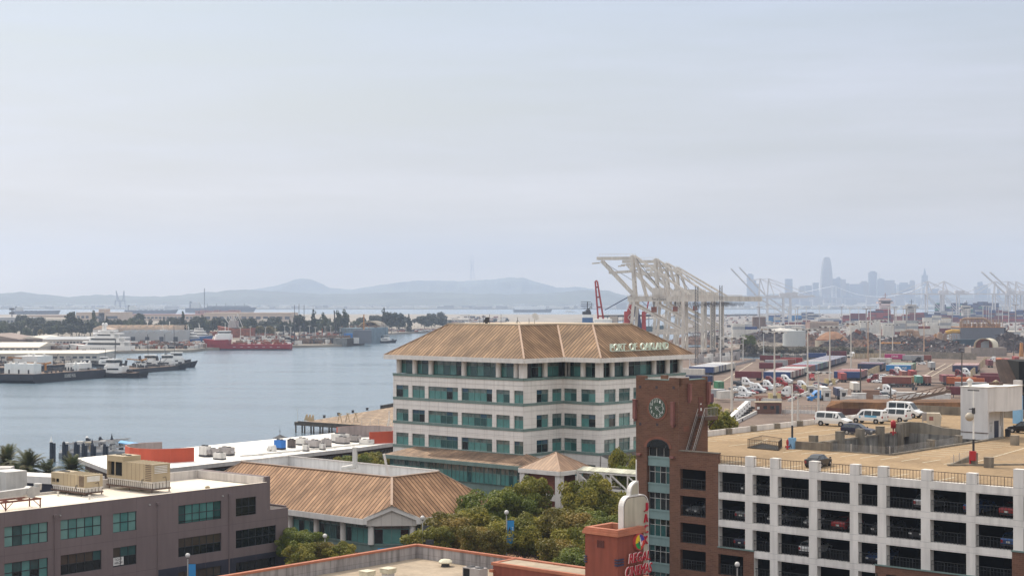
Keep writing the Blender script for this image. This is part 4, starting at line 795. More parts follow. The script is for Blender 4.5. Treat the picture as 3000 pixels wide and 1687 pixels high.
for k,(a0_,a1_)in enumerate(((100,190),(10,100),(-80,10),(190,280))):
    mb=MB();pts=[c+un_*.285]+[c+un_*.285+(ux_*math.cos(math.radians(t))+Vector((0,0,1))*math.sin(math.radians(t)))*.74 for t in np.linspace(a0_,a1_,10)];mb.extr(pts,un_*.02);mb.build('emblem_quarter',mat('emblem_%d'%k,LC[k],.4),dk)
mb=MB();e=lambda x,y:c+un_*.31+ux_*x+Vector((0,0,y));mb.extr([e(-.05,-.45),e(.0,.1),e(.06,.5),e(.13,.05),e(.18,-.3),e(.06,-.15)],un_*.02);mb.extr([e(.14,-.38),e(.24,-.1),e(.42,.08),e(.3,-.2),e(.2,-.45)],un_*.021);mb.build('emblem_spikes',M_WHT,dk)
mb=MB();mb.extr([e(-.2,-.42),e(-.24,-.05),e(-.36,.12),e(-.1,0),e(.0,.3),e(-.06,-.1),e(-.08,-.4)],un_*.012);mb.build('emblem_navy_shape',M_NAVYW,dk)  # navy shape, part of the emblem pattern
bo=TC+VX*1.75-UX*.62;bu=VX.normalized();zb0=ztw-.1;zb1=20.25;bL=4.35
bl_=thing('blade_sign','tall cream blade sign with rounded shoulders and red vertical letters beside the cinema tower','sign',(bo.x,bo.y,3))
def bp(v,z,o=0.0):q=bo+bu*v+UX*o;return Vector((q.x,q.y,z))
def arch(v0,v1,z0,z1,r,inset=0.0):
    v0+=inset;v1-=inset;z1-=inset;r=max(.1,r-inset);pts=[(v0,z0)]
    for t in np.linspace(math.pi,math.pi/2,8):pts.append((v0+r+r*math.cos(t),z1-r+r*math.sin(t)))
    for t in np.linspace(math.pi/2,0,8):pts.append((v1-r+r*math.cos(t),z1-r+r*math.sin(t)))
    return pts+[(v1,z0)]
mb=MB();lowv=bL-1.0
pts=arch(0,bL,zb0,zb1,1.15);pts=pts[:-1]+[(bL,4.0),(lowv,4.0),(lowv,zb0)]
mb.extr([bp(v,z)for v,z in pts],UX*-.62);mb.build('cabinet',M_BLADEW,bl_)
mb=MB();pin=arch(0,bL,zb0,zb1,1.15,.13);pin=pin[:-1]+[(bL-.13,4.05),(lowv+.05,4.05),(lowv+.05,zb0)];mb.extr([bp(v,z,.006)for v,z in pin],UX*.008);mb.build('face_border',M_BROWN,bl_);mb=MB();pin=arch(0,bL,zb0,zb1,1.15,.2);pin=pin[:-1]+[(bL-.2,4.1),(lowv+.1,4.1),(lowv+.1,zb0)];mb.extr([bp(v,z,.015)for v,z in pin],UX*.01);mb.build('face',M_BLADE,bl_)
mb=MB();qp=[(1.25,zb1-.05)]+[(1.25+1.45-1.45*math.cos(t),zb1-.05+1.45*math.sin(t)**.8)for t in np.linspace(0.05,math.pi/2,9)]+[(2.75,zb1-.05)]
mb.extr([bp(v,z,-.08)for v,z in qp],UX*-.46);mb.build('crest',M_BLADEW,bl_);mb=MB();cc=(2.2,zb1+.55);mb.extr([bp(cc[0]+(v-cc[0])*.78,cc[1]+(z-cc[1])*.78,-.06)for v,z in qp],UX*.012);mb.build('crest_face',M_BLADE,bl_)
mb=MB();mb.tube(bp(2.62,zb1+1.2,-.3),bp(2.62,zb1+3.55,-.3),.07,.06,8);mb.build('finial',M_BLADEW,bl_)
zl=19.35
for k,ch in enumerate('JACK LONDON'):
    if ch==' ':zl-=.5;continue
    vs_,fs_,tw_,th_=text_mesh(ch,.5);mb=MB();w_=.62;put_text(mb,ch,bp(bL-.92,zl-.88,.03),bu,(0,0,1),w_,.84,UX,.16);mb.build('sign_letter',M_LET,bl_);zl-=1.12
# ---------------------------------------------------------------- road vehicles (heading +x, origin on the ground)
M_TYRE=mat('tyre',(.015,.015,.015),.9);M_RIM=mat('rim',(.45,.45,.46),.35,.1,1,metal=.6);M_CGL=mat('car_glass',(.012,.018,.022),.06,.2,.5,spec=.7)
M_LAMP=mat('lamp_glass',(.6,.6,.58),.2);M_TAIL=mat('tail_red',(.30,.012,.012),.3);M_BUMP=mat('bumper_black',(.02,.02,.022),.6);M_PLATE=mat('plate',(.6,.6,.55),.5)
def paint(n,c,metal=.1):return mat('paint_'+n,c,.28,.04,.5,metal=metal,spec=.6)
PW,PN,PK,PS,PR_,PG,PB_=paint('white',(.76,.76,.75),0),paint('navy',(.012,.016,.045),.3),paint('black',(.012,.012,.014),.3),paint('silver',(.38,.39,.40),.5),paint('red',(.30,.02,.02)),paint('grey',(.12,.125,.13),.4),paint('blue',(.03,.09,.25),.3)
SPEC={
 'sedan':dict(st=[(-2.32,.38,.82,.83,.74,.55),(-2.22,.26,.98,1.0,.86,.66),(-1.75,.22,1.0,1.03,.90,.68),(-.95,.22,.97,1.38,.91,.60),(-.3,.22,.95,1.44,.91,.60),(.3,.22,.94,1.40,.91,.61),(1.1,.22,.93,.97,.90,.68),(1.95,.24,.80,.82,.86,.66),(2.3,.34,.66,.67,.74,.55)],side=[(-1.35,-.42),(-.34,.72)],ws=(5,6),rw=(2,3),wh=(-1.38,1.4,.33)),
 'wagon':dict(st=[(-2.4,.4,.92,.93,.78,.6),(-2.33,.3,1.05,1.08,.88,.7),(-1.95,.28,1.05,1.52,.9,.64),(-1.0,.26,1.03,1.6,.91,.64),(.1,.26,1.0,1.56,.91,.64),(.95,.26,.98,1.02,.9,.7),(2.0,.28,.88,.9,.86,.68),(2.38,.38,.72,.73,.76,.58)],side=[(-1.85,-1.02),(-.94,-.1),(0,.62)],ws=(4,5),rw=(1,2),wh=(-1.4,1.42,.36)),
 'van':dict(st=[(-2.85,.5,1.2,1.22,.94,.9),(-2.8,.45,1.2,2.02,.97,.80),(-2.6,.42,1.2,2.12,.98,.78),(0,.42,1.2,2.14,.98,.78),(.95,.42,1.2,2.08,.98,.76),(1.75,.42,1.18,1.24,.98,.80),(2.6,.42,1.0,1.03,.95,.78),(2.82,.5,.84,.85,.88,.7)],side=[(-2.5,-1.1),(-.95,.28),(.42,1.25)],ws=(4,5),rw=None,wh=(-1.75,1.72,.38)),
 'tall_van':dict(st=[(-2.95,.5,1.3,1.32,.96,.9),(-2.9,.45,1.3,2.45,.99,.84),(-2.6,.42,1.3,2.58,1.0,.82),(.6,.42,1.3,2.58,1.0,.82),(1.1,.42,1.3,2.45,1.0,.80),(2.0,.42,1.25,1.3,.99,.84),(2.65,.42,1.05,1.08,.96,.8),(2.95,.5,.85,.86,.9,.7)],side=[(-2.5,-1.2),(-1.05,.3),(.45,1.4)],ws=(4,5),rw=None,wh=(-1.8,1.9,.38)),
 'minivan':dict(st=[(-2.5,.42,1.0,1.02,.86,.7),(-2.42,.3,1.08,1.12,.96,.76),(-2.1,.28,1.08,1.7,.97,.70),(-.8,.28,1.06,1.78,.98,.70),(.3,.28,1.04,1.72,.98,.70),(1.3,.28,1.0,1.05,.96,.76),(2.1,.3,.88,.9,.9,.7),(2.5,.38,.74,.75,.8,.6)],side=[(-2.0,-1.05),(-.95,.05),(.15,.85)],ws=(4,5),rw=(1,2),wh=(-1.5,1.55,.36))}
def vehicle(kind,label,loc,rz,pm,cat='car',group=None,name=None,detail=True):
    sp=SPEC[kind];st=sp['st'];t=thing(name or{'sedan':'parked_car','wagon':'parked_car'}.get(kind,'passenger_van'),label,cat,loc,rz,group);ORG[t]=Vector((0,0,0))
    ipl=lambda x:[float(np.interp(x,[s[0]for s in st],[s[k]for s in st]))for k in range(1,6)]
    mb=MB();rings=[]
    for x,zs_,zb_,zr_,wb,wr in st:
        zm=zs_+(zb_-zs_)*.55;rings.append([(x,-wb*.93,zs_),(x,-wb*1.02,zm),(x,-wb,zb_),(x,-wr,zr_),(x,-wr*.6,zr_+.035),(x,wr*.6,zr_+.035),(x,wr,zr_),(x,wb,zb_),(x,wb*1.02,zm),(x,wb*.93,zs_)])
    mb.loft(rings,0,False);mb.build('body',pm,t)
    for a,b in sp['side']:
        for s in(-1,1):
            mb=MB();q=[]
            for x in(a,b):
                zs_,zb_,zr_,wb,wr=ipl(x);
                for k in((.10,.86)if x==a else(.86,.10)):q.append((x,s*(wb+(wr-wb)*k+.014),zb_+(zr_-zb_)*k))
            mb.poly(q if s<0 else q[::-1]);mb.build('side_window',M_CGL,t)
    for key,nm in(('ws','windscreen'),('rw','rear_window')):
        if not sp[key]:continue
        i,j=sp[key];A,B=st[i],st[j];lo,hi=(A,B)if A[3]<B[3]else(B,A);mb=MB();dx=.015*(1 if lo[0]>hi[0]else-1)
        L_=lambda k,y:(lo[0]+(hi[0]-lo[0])*k+dx,y,lo[3]+(hi[3]-lo[3])*k+.055)
        mb.poly([L_(.06,-lo[5]*.92),L_(.06,lo[5]*.92),L_(.92,hi[5]*.9),L_(.92,-hi[5]*.9)]);mb.build(nm,M_CGL,t)
    if not sp['rw']:
        x,zs_,zb_,zr_,wb,wr=st[1]
        for s in(-1,1):mb=MB();mb.poly([(x-.02,s*.08,1.3),(x-.02,s*wb*.8,1.3),(x-.02,s*wr*.86,1.92),(x-.02,s*.08,1.92)]);mb.build('rear_window',M_CGL,t)
    xr,xf,r=sp['wh'];W_=st[3][4]
    for x in(xr,xf):
        for s in(-1,1):
            mb=MB();mb.tube((x,s*(W_-.20),r),(x,s*(W_+.015),r),r,None,16);w=mb.build('wheel',M_TYRE,t)
            mb=MB();mb.tube((x,s*(W_-.02),r),(x,s*(W_+.03),r),r*.62,r*.5,10);mb.build('rim',M_RIM,w)
            mb=MB();mb.tube((x,s*(W_-.05),r+.02),(x,s*(W_+.008),r+.02),r*1.16,None,16);mb.build('wheel_arch',M_BUMP,t)
    if detail:
        xe,ze_=st[-1][0],st[-1][2];xb=st[0][0];we=st[-1][4];wb=st[0][4];zb_=st[0][2]
        for s in(-1,1):
            mb=MB();mb.box((xe-.05,s*(we-.12),ze_-.06),(.18,.34,.16));mb.build('headlight',M_LAMP,t)
            mb=MB();mb.box((xb+.03,s*(wb-.06),zb_-.12),(.14,.24,.3));mb.build('tail_light',M_TAIL,t)
            mb=MB();mb.box((st[-3][0]-.05,s*(W_+.13),st[-3][2]+.1),(.12,.2,.16));mb.build('mirror',pm,t)
        mb=MB();mb.box((xe,0,st[-1][1]+.02),(.16,we*1.9,.2));mb.build('front_bumper',M_BUMP,t);mb=MB();mb.box((xe+.0,0,ze_-.1),(.06,we*1.1,.16));mb.build('grille',M_BUMP,t)
        mb=MB();mb.box((xb,0,st[0][1]+.04),(.14,wb*1.96,.2));mb.build('rear_bumper',M_BUMP if kind!='van' else M_STEEL,t);mb=MB();mb.box((xb-.06,0,zb_-.18),(.02,.42,.18));mb.build('licence_plate',M_PLATE,t)
    return t
# ---------------------------------------------------------------- parking garage with the clock tower
M_CONC=mat('white_concrete',(.79,.745,.70),.85,.06,.3,streak=.2);M_BRICK=mat('brown_brick',(.155,.072,.045),.85,.18,.4,kind='brick',a=.62,b=.21,col2=(.23,.155,.105),bump=.3)
M_DECK=mat('tan_deck',(.345,.245,.148),.9,.14,.12,streak=.28,spec=.1);M_RAILB=mat('bronze_rail',(.075,.055,.04),.6,.2,.6);M_OLDC=mat('weathered_concrete',(.25,.215,.17),.95,.2,.5,streak=.35)
M_STAINC=mat('streaked_concrete',(.27,.25,.225),.95,.35,.7,streak=.75);M_INT=mat('garage_interior',(.018,.017,.017),.95,.1,.3);M_LINE=mat('parking_line',(.64,.57,.43),.8,.1,.6);M_TEALP=mat('teal_spandrel',(.21,.30,.295),.75,.1,.4,streak=.15)  # garage interior near black: its deep shade is put into the colour
an=Vector((24.2,188.0,0));fG=Fr(an-UX*40,an+UX*60);uT=fG.u(1989.4);uB=fG.u(2104.5)
gx=thing('parking_garage','open white concrete and brown brick parking garage with a tan roof deck, lower right','parking garage',(fG.pt(uT,0,3)))
O=fG.pt(uT,0,0);zD=20.7
def D(u,v,z=zD):q=O+UX*u+VX*v;return Vector((q.x,q.y,z))
def uv(p):d=p-O;return d.x*UX.x+d.y*UX.y,d.x*VX.x+d.y*VX.y
c5b=lambda x:2050+x/2.7116
bays=[(135,360),(418,557),(618,867),(932,1192),(1257,1412),(1480,1757),(1830,2117),(2190,2490),(2572,2850),(2925,3200)]
bu_=[(fG.u(c5b(a)),fG.u(c5b(b)))for a,b in bays];uEnd=fG.u(3230);tops=[19.97-3.2*k for k in range(6)];oh=2.43
ops=[(a,b,t_-oh,t_)for a,b in bu_ for t_ in tops]
zstep=11.12
conc,brk,brk2=MB(),MB(),MB()
uS1=fG.u(2209);uS2=fG.u(2564);uS3=fG.u(2965)
opb=[(fG.u(1993),fG.u(2067.8),t_-oh,t_-.02)for t_ in tops];opx=(fG.u(2104),fG.u(2177.5),7.95,10.35)
fG.wall(conc,uB,uEnd,14.3,20.82,ops,.85);fG.wall(conc,uB,uS3,zstep,14.3,ops,.85);fG.wall(conc,uS1,uS2,3,zstep,ops,.85)
fG.wall(brk,uT,uB,3,22.05,opb,.5,.02);fG.wall(brk,uB,uS1,3,zstep,[opx]+[o for o in ops if o[3]<8],.5,.02);fG.wall(brk2,uS2,uS3,3,zstep+.1,[o for o in ops if o[3]<zstep],.5,.02);fG.wall(brk2,uS3,uEnd,3,14.3,[o for o in ops if o[3]<12],.5,.02)
fG.box(brk,uT+.02,uB-.02,-.5,0.0,20.9,22.05);fG.box(conc,uB-.05,uS1+.05,0,.16,zstep,zstep+.14,1);fG.box(conc,uS2-.05,uS3,0,.16,zstep+.1,zstep+.25,1);fG.box(conc,uS3-.05,uEnd,0,.16,14.3,14.45,1);fG.box(conc,uT,uB,-.55,.12,22.05,22.15,2)
edges=[fG.u(c5b(x))for x in(135,360,418,557,618,867,932,1192,1257,1412,1480,1757,1830,2117,2190,2490,2572,2850,2925)]
for k in range(1,18,2):
    a,b=edges[k],edges[k+1];fG.box(conc,a,b,-.85,-.01,20.82,22.0 if k!=15 else 22.75);fG.quad(conc,a,b,20.82,22.0 if k!=15 else 22.75)
    for z in(20.85,)+tuple(t_-oh-.02 for t_ in tops[:4]):fG.box(conc,a,b,0,.006,z-.015,z+.015,3)
fG.box(conc,uB,uEnd,-.85,-.02,20.6,20.8)
for t_ in tops[:4]:
    for(a,b),(c,d)in zip(bu_,bu_[1:]):pass
    fG.box(conc,uB,uEnd,0,.006,t_+.12,t_+.14,3)
conc.build('concrete_frame',[M_CONC,M_TEALB,M_OLDC,mat('form_line',(.36,.35,.34),.9)],gx);brk.build('brick_wall',M_BRICK,gx);brk2.build('brick_wall',M_BRICK,gx)
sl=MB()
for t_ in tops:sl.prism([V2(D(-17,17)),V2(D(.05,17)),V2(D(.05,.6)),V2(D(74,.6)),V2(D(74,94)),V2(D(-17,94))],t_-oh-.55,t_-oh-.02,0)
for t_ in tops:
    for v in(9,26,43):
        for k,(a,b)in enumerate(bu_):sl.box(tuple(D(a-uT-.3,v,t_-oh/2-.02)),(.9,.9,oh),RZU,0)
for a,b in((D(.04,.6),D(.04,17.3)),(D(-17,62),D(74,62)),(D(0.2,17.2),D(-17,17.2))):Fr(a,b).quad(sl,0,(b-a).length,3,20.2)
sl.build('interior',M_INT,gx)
hU0,hU1,hV0,hV1=.2,15.0,24.3,57.0;dk=MB()
def dq(u0,u1,v0,v1,z=zD,m=0,mb=dk):mb.quad(D(u0,v0,z),D(u1,v0,z),D(u1,v1,z),D(u0,v1,z),m)
dq(.1,76,.8,hV0);dq(-18,.1,16,hV0);dq(-6.4,.1,6.15,16);dq(-18,hU0,hV0,hV1);dq(hU1,76,hV0,hV1);dq(-18,76,hV1,95);dk.build('roof_deck',M_DECK,gx)
ls=MB()
def line(p,q,w=.14):ls.bar((p.x,p.y,zD+.012),(q.x,q.y,zD+.012),w,.012)
for(a,b)in(((2135,1306),(2700,1240)),((2160,1275),(2330,1253)),((2862,1352),(3020,1307)),((2330,1270),(2520,1248)),((2250,1285),(2210,1300))):line(G(*a,zD),G(*b,zD))
for k in range(13):line(D(2+k*2.75,1.2),D(2+k*2.75,6.2),.16)
for k in range(9):line(D(3+k*2.75,18.5),D(3+k*2.75,23.2),.14);line(D(16.5,27+k*2.75),D(21,27+k*2.75),.14);line(D(-12.5,24+k*2.75),D(-17,24+k*2.75),.14)
ls.build('parking_line',M_LINE,gx)
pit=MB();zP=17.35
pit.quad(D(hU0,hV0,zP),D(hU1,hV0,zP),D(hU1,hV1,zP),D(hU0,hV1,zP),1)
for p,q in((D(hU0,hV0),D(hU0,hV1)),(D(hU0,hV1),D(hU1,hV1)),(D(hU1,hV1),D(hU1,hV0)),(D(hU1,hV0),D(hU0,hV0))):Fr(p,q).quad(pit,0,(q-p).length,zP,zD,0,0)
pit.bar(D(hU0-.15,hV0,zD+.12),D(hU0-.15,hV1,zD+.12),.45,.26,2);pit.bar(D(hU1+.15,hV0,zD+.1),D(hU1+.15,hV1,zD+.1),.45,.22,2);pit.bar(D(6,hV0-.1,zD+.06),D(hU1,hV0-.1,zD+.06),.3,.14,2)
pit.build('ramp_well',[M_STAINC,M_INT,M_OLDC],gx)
w=MB();w.bar(D(1.4,24.2,zD+.5),D(6,24.2,zD+.5),.3,1.0);w.build('ramp_wall',M_OLDC,gx);w=MB();w.extr([D(.2,57.1),D(12,57.1),D(12,57.1,zD+.75),D(6,57.1,zD+1.0),D(3,57.1,zD+1.6),D(.2,57.1,zD+1.6)],VX*.35);w.box(tuple(D(.3,56.2,zD+.55)),(1.2,1.6,2.1),RZU);w.bar(D(12,57.2,zD+.45),D(12.2,61,zD+.45),.3,.9);w.build('ramp_wall',M_OLDC,gx)
for i,(u,v,h,s)in enumerate([(-.15,31.5,1.15,1.0),(-.15,37.8,1.2,1.0),(-.15,43.4,1.2,1.0),(-.15,49.2,1.2,1.0),(-.15,55.0,1.25,1.0),(6.2,24.4,1.15,.95),(14.6,36.0,1.1,.9),(14.4,44.5,1.1,.9),(1.0,24.2,1.2,.9),(20.8,48.0,1.25,.95),(30.6,18.4,1.15,.9),(37.5,14.5,1.15,.9)]):
    if i==8:continue
    dn=2.8 if i in(1,2,3,4)else 0;u+=.45 if dn else 0;h+=.15 if dn else 0;mb=MB();mb.box(tuple(D(u,v,zD+(h-dn)/2)),(s,s*.85,h+dn),RZU);mb.box(tuple(D(u,v,zD+h+.02)),(s*1.04,s*.9,.06),RZU);mb.build('deck_post',M_OLDC,gx)
cb=MB();M_CABLE=mat('cable',(.42,.40,.38),.5,metal=.5)
for k in range(8):
    z=zD+.15+k*.12;cb.bar(D(6.2,24.3,z),D(14.9,24.3,z),.022);cb.bar(D(14.9,24.3,z),D(14.6,45,z),.022);cb.bar(D(-.15,31.5,z),D(-.15,55,z),.022)
for u in(9.5,12.3,14.9):cb.box(tuple(D(u,24.3,zD+.55)),(.12,.12,1.1))
cb.build('cable_rail',M_CABLE,gx)
kb=MB();k0,k1,k2=G(2776,1364,zD),G(2968,1357,zD),G(2845,1350,zD);kb.bar(k0+Vector((0,0,.1)),k1+Vector((6,-1.5,.1)),.35,.2);kb.extr([k0,k2,k2+Vector((0,0,.75)),k0+Vector((0,0,.1))],UX*.25,0)
kb.build('kerb',M_OLDC,gx)
kb=MB()
for k in range(6):z=.2+.14*k;kb.bar(k0+Vector((.5,.6,z)),k2+Vector((0,0,z+.4)),.02);kb.bar(k2+Vector((.5,0,z)),k1+Vector((5,0,z)),.02)
for p in(k0+Vector((1.0,1,0)),k0+Vector((2.1,2.6,0))):kb.tube(p,p+Vector((0,0,1.25)),.04,None,5)
kb.build('cable_rail',M_CABLE,gx)
for p,q,h,nm,mm in((D(-18,16),D(-18,95),.78,'edge_wall',M_CONC),(D(-18,95),D(76,95),1.4,'end_wall',M_OLDC)):
    mb=MB();mb.bar(p+Vector((0,0,h/2)),q+Vector((0,0,h/2)),.3,h);mb.build(nm,mm,gx)
for k in range(12):mb=MB();q=D(-17.75,18+k*6.55);mb.box((q.x,q.y,zD+.42),(.8,.9,.84),RZU);mb.build('wall_post',M_OLDC,gx)
mb=MB();Fr(D(-18,95),D(-18,16)).quad(mb,0,79,3,zD,0);Fr(D(-18,16),D(-6.4,16)).quad(mb,0,11.6,3,zD);mb.build('side_wall',M_CONC,gx)
def railing(root,f,u0,u1,z0,h,n=-.35,m=M_RAILB,step=.36,name='railing'):
    mb=MB();f.box(mb,u0,u1,n-.03,n+.03,z0+h-.06,z0+h);f.box(mb,u0,u1,n-.025,n+.025,z0+.08,z0+.13);k=max(2,int((u1-u0)/step))
    for i in range(k+1):u=u0+(u1-u0)*i/k;w=.03 if i%4==0 else .014;f.box(mb,u-w,u+w,n-.015,n+.015,z0,z0+h)
    if h>1.15:f.box(mb,u0,u1,n-.02,n+.02,z0+h*.66,z0+h*.66+.03)
    mb.build(name,m,root)
M_RAILD=mat('dark_rail',(.03,.032,.034),.6,.2,.6)
for i,(a,b)in enumerate(bu_[:9]):
    railing(gx,fG,a,b,20.82,1.05,-.4)
    for k in range(4):railing(gx,fG,a,b,tops[k]-oh,1.25,-.3,M_RAILD)
for a,b,c,d in opb[:4]:railing(gx,fG,a,b,c,1.25,-.2,M_RAILD)
railing(gx,fG,opx[0],opx[1],opx[2],1.25,-.2,M_RAILD)
uL=fG.u(1863.7);tw=thing('clock_tower','brown brick clock tower with notched parapet, green clock and arched window','clock tower',fG.pt((uL+uT)/2,0,3));zTop=29.75;TV=6.1
fT=fG;w0,w1=fG.u(1895),fG.u(1962);mb=MB();gt=[(17.9-3.2*k,20.0-3.2*k)for k in range(5)]
opsT=[(w0,w1,3.4,22.25)];fT.wall(mb,uL,uT,3,zTop,opsT,.55,.03)
cxw=(w0+w1)/2;rw=(w1-w0)/2
arc=[(cxw+rw*math.cos(t),22.25+rw*.62*math.sin(t))for t in np.linspace(0,math.pi,15)]
mb2=MB();fT.wall(mb2,uL,uT,22.25,zTop,[],.5,.03)if False else None
BRK2=mb
fR=Fr(fG.pt(uT,.03,0),D(0,TV));fR.quad(mb,0,TV,3,zTop);fL2=Fr(D(uL-uT,TV),fG.pt(uL,.03,0));fL2.quad(mb,0,TV,3,zTop);Fr(D(0,TV),D(uL-uT,TV)).quad(mb,0,uT-uL,3,zTop)
for a,b,z1 in((uL,fG.u(1890.5),30.85),(fG.u(1960.5),uT,30.75)):fT.box(mb,a,b,-.5,.031,zTop,z1)
for a,b in((.35,2.1),(TV-.5,TV)):fR.box(mb,a-.35 if a<1 else a,b,-.5,.0,zTop,30.7)
fT.box(mb,fG.u(1890.5),fG.u(1960.5),-.5,.03,zTop,30.4);fR.box(mb,2.1,TV-.5,-.5,0,zTop,30.4)
for k in range(2):fL2.box(mb,k*(TV-1),k*(TV-1)+1,-.5,0,zTop,30.7)
mb.build('brick_shaft',M_BRICK,tw)
mb=MB();ring=[(cxw+(rw+.34)*math.cos(t),22.25+(rw+.34)*.66*math.sin(t))for t in np.linspace(0,math.pi,15)]
for(a,b),(c,d),(e,f_),(g_,h_)in zip(arc,arc[1:],ring,ring[1:]):mb.extr([fT.pt(a,.03,b),fT.pt(c,.03,d),fT.pt(g_,.03,h_),fT.pt(e,.03,f_)],Vector((fT.n.x,fT.n.y,0))*.07)
mb.build('arch_trim',mat('arch_brick',(.21,.085,.055),.85,.2,.6),tw)
mb=MB();mb.poly([fT.pt(a,.045,b)for a,b in arc]);hd=mb.build('window',M_FRAME,tw);mb=MB();mb.poly([fT.pt(cxw+(a-cxw)*.9,.055,22.25+(b-22.25)*.88)for a,b in arc]);mb.build('pane',G3,hd)
mb=MB()
for k in(-.33,.33):fT.box(mb,cxw+k*rw*2-.03,cxw+k*rw*2+.03,.056,.08,22.25,22.25+rw*.5)
mb.build('glazing_bar',M_FRAME,hd)
fT.window(tw,w0+.12,w1,21.15,22.24,3,(),M_STEEL,[G3],-.4,.06)
for a,b in gt:fT.window(tw,w0+.12,w1,a,b,4,(.66,),M_STEEL,[G3,G3,G2],-.45,.06)
for k in range(5):
    mb=MB();fT.box(mb,w0+.05,w1-.02,-.5,-.22,20.0-3.2*k,21.15-3.2*k);fT.box(mb,w0+.05,w1-.02,-.22,-.15,20.95-3.2*k,21.15-3.2*k);mb.build('spandrel',M_TEALP,tw)
mb=MB();fR.box(mb,.4,TV-.4,-1.2,-.5,29.9,30.0);fT.box(mb,uL+.5,uT-.5,-TV+.5,-.5,29.7,29.8,0);mb.box(tuple(D((uL-uT)*.5,2.6,30.05)),(3.4,1.6,.5),RZU+.3,1);mb.bar(D(-4.8,2,29.9),D(-.8,3.2,30.7),.3,.2,2);mb.build('roof',[mat('pale_roof',(.62,.60,.56),.8,.15,.5),M_STEEL,M_HVACW],tw)
mb=MB();fT.box(mb,fG.u(1890.5),fG.u(1960.5),-.52,.06,30.4,30.5);fR.box(mb,2.1,TV-.5,-.52,.05,30.4,30.5);mb.build('coping',M_TEALB,tw)
cc=(fG.u(1926.5),fG.z(1926.5,1195));R_=1.22;nn3=Vector((fT.n.x,fT.n.y,0));ux3=Vector((fT.d.x,fT.d.y,0));c0=fT.pt(cc[0],.03,cc[1])
mb=MB();mb.tube(c0,c0+nn3*.06,R_*1.24,R_*1.24,40);mb.build('brick_surround',MATS['arch_brick'],tw)
mb=MB();mb.tube(c0+nn3*.06,c0+nn3*.12,R_,R_,40);ck=mb.build('clock_face',mat('clock_green',(.055,.085,.06),.5),tw)
pt=lambda a,r,o=.125:c0+nn3*o+(ux3*math.sin(a)+Vector((0,0,1))*math.cos(a))*r
mb=MB()
for k in range(60):a=2*math.pi*k/60;mb.bar(pt(a,R_*.93),pt(a,R_*1.0),.05 if k%5 else .09,.01)
mb.build('minute_marks',M_WHT,ck)
for k in range(1,13):q=pt(2*math.pi*k/12,R_*.74);w_=.2 if k<10 else .34;mb=MB();put_text(mb,str(k),q-ux3*w_/2-Vector((0,0,.17)),ux3,(0,0,1),w_,.34,nn3,.01);mb.build('numeral',M_WHT,ck)
ah,am=math.radians(71),math.radians(132)
mb=MB();mb.bar(pt(ah+math.pi,.2,.15),pt(ah,.62,.15),.10,.015);mb.build('hour_hand',M_WHT,ck);mb=MB();mb.bar(pt(am+math.pi,.3,.17),pt(am,.95,.17),.08,.015);mb.build('minute_hand',M_WHT,ck);mb=MB();mb.loft([[pt(t,r,.14)for t in np.linspace(0,2*math.pi,17)[:-1]]for r in(.2,.23)],0,False,caps=False);mb.build('centre_ring',M_WHT,ck)
mb=MB()
for px_,py_ in((1876,1133),(1924,1134),(1974,1135),(1876,1241),(1926,1243),(1976,1246)):u=fG.u(px_);z=fG.z(px_,py_);fT.box(mb,u-.17,u+.17,.03,.045,z-.17,z+.17)
mb.build('dark_tile',mat('tile_dark',(.06,.045,.05),.7),tw)
M_LANT=mat('lantern_pink',(.24,.10,.085),.7,.2,.8)
for f,u,z0,z1 in((fT,uL-.05,25.6,27.9),(fT,fG.u(1974),25.1,27.8),(fR,1.95,28.0,29.9),(fR,TV-.1,27.6,30.0)):
    mb=MB();f.box(mb,u-.2,u+.2,.03,.42,z0,z1);f.box(mb,u-.26,u+.26,.03,.5,z1,z1+.08);f.box(mb,u-.14,u+.14,.03,.3,z0-.3,z0);mb.build('wall_lantern',M_LANT,tw)
for px_,py_ in((1875,1330),(1972,1339)):u=fG.u(px_);z=fG.z(px_,py_);mb=MB();fT.box(mb,u-.3,u+.25,.03,.4,z-.1,z+.12);mb.build('floodlight',M_LANT,tw)
mb=MB();fR.box(mb,4.1,5.0,0,.05,26.0,28.3);mb.build('door',mat('brown_door',(.14,.05,.035),.7,.1,.5),tw);mb=MB();fR.box(mb,4.45,4.75,.051,.06,26.6,26.95);fR.box(mb,4.4,4.7,.051,.06,27.35,27.5);mb.build('notice',M_WHT,tw)
mb=MB();fR.box(mb,3.6,6.4,0,1.25,25.75,25.95);fR.box(mb,3.6,6.4,1.2,1.28,25.5,25.95)
mb.bar(fR.pt(6.2,.1,24.5),fR.pt(6.2,1.2,25.7),.12)
for n in(.25,1.15):mb.bar(fR.pt(3.7,n,25.8),fR.pt(1.1,n,20.8),.1,.32)
for k in range(18):t_=k/17;q=fR.pt(3.7-2.6*t_,.7,25.8-5*t_);mb.box((q.x,q.y,q.z),(.28,.85,.05),RZU+math.pi/2)
mb.build('fire_stair',M_BROWN,tw);mb=MB()
for n in(.22,1.18):mb.bar(fR.pt(3.7,n,26.9),fR.pt(1.1,n,21.9),.05);mb.bar(fR.pt(3.7,n,26.3),fR.pt(1.1,n,21.3),.035)
for k in range(10):u=3.7+2.7*k/9;mb.bar(fR.pt(u,1.2,25.9),fR.pt(u,1.2,27.0),.03)
mb.bar(fR.pt(3.7,1.2,27.0),fR.pt(6.4,1.2,27.0),.05);mb.build('stair_rail',M_STEEL,tw)
mb=MB();fR.box(mb,1.0,2.1,0,.02,24.3,24.9);mb.build('brick_vent',MATS['arch_brick'],tw)
N0=G(2894,1289,zD);eh=thing('elevator_house','white elevator house with an overhanging upper box and two dark doors on the deck','elevator house',N0);q=lambda u,v,z:N0+UX*u+VX*v+Vector((0,0,z))
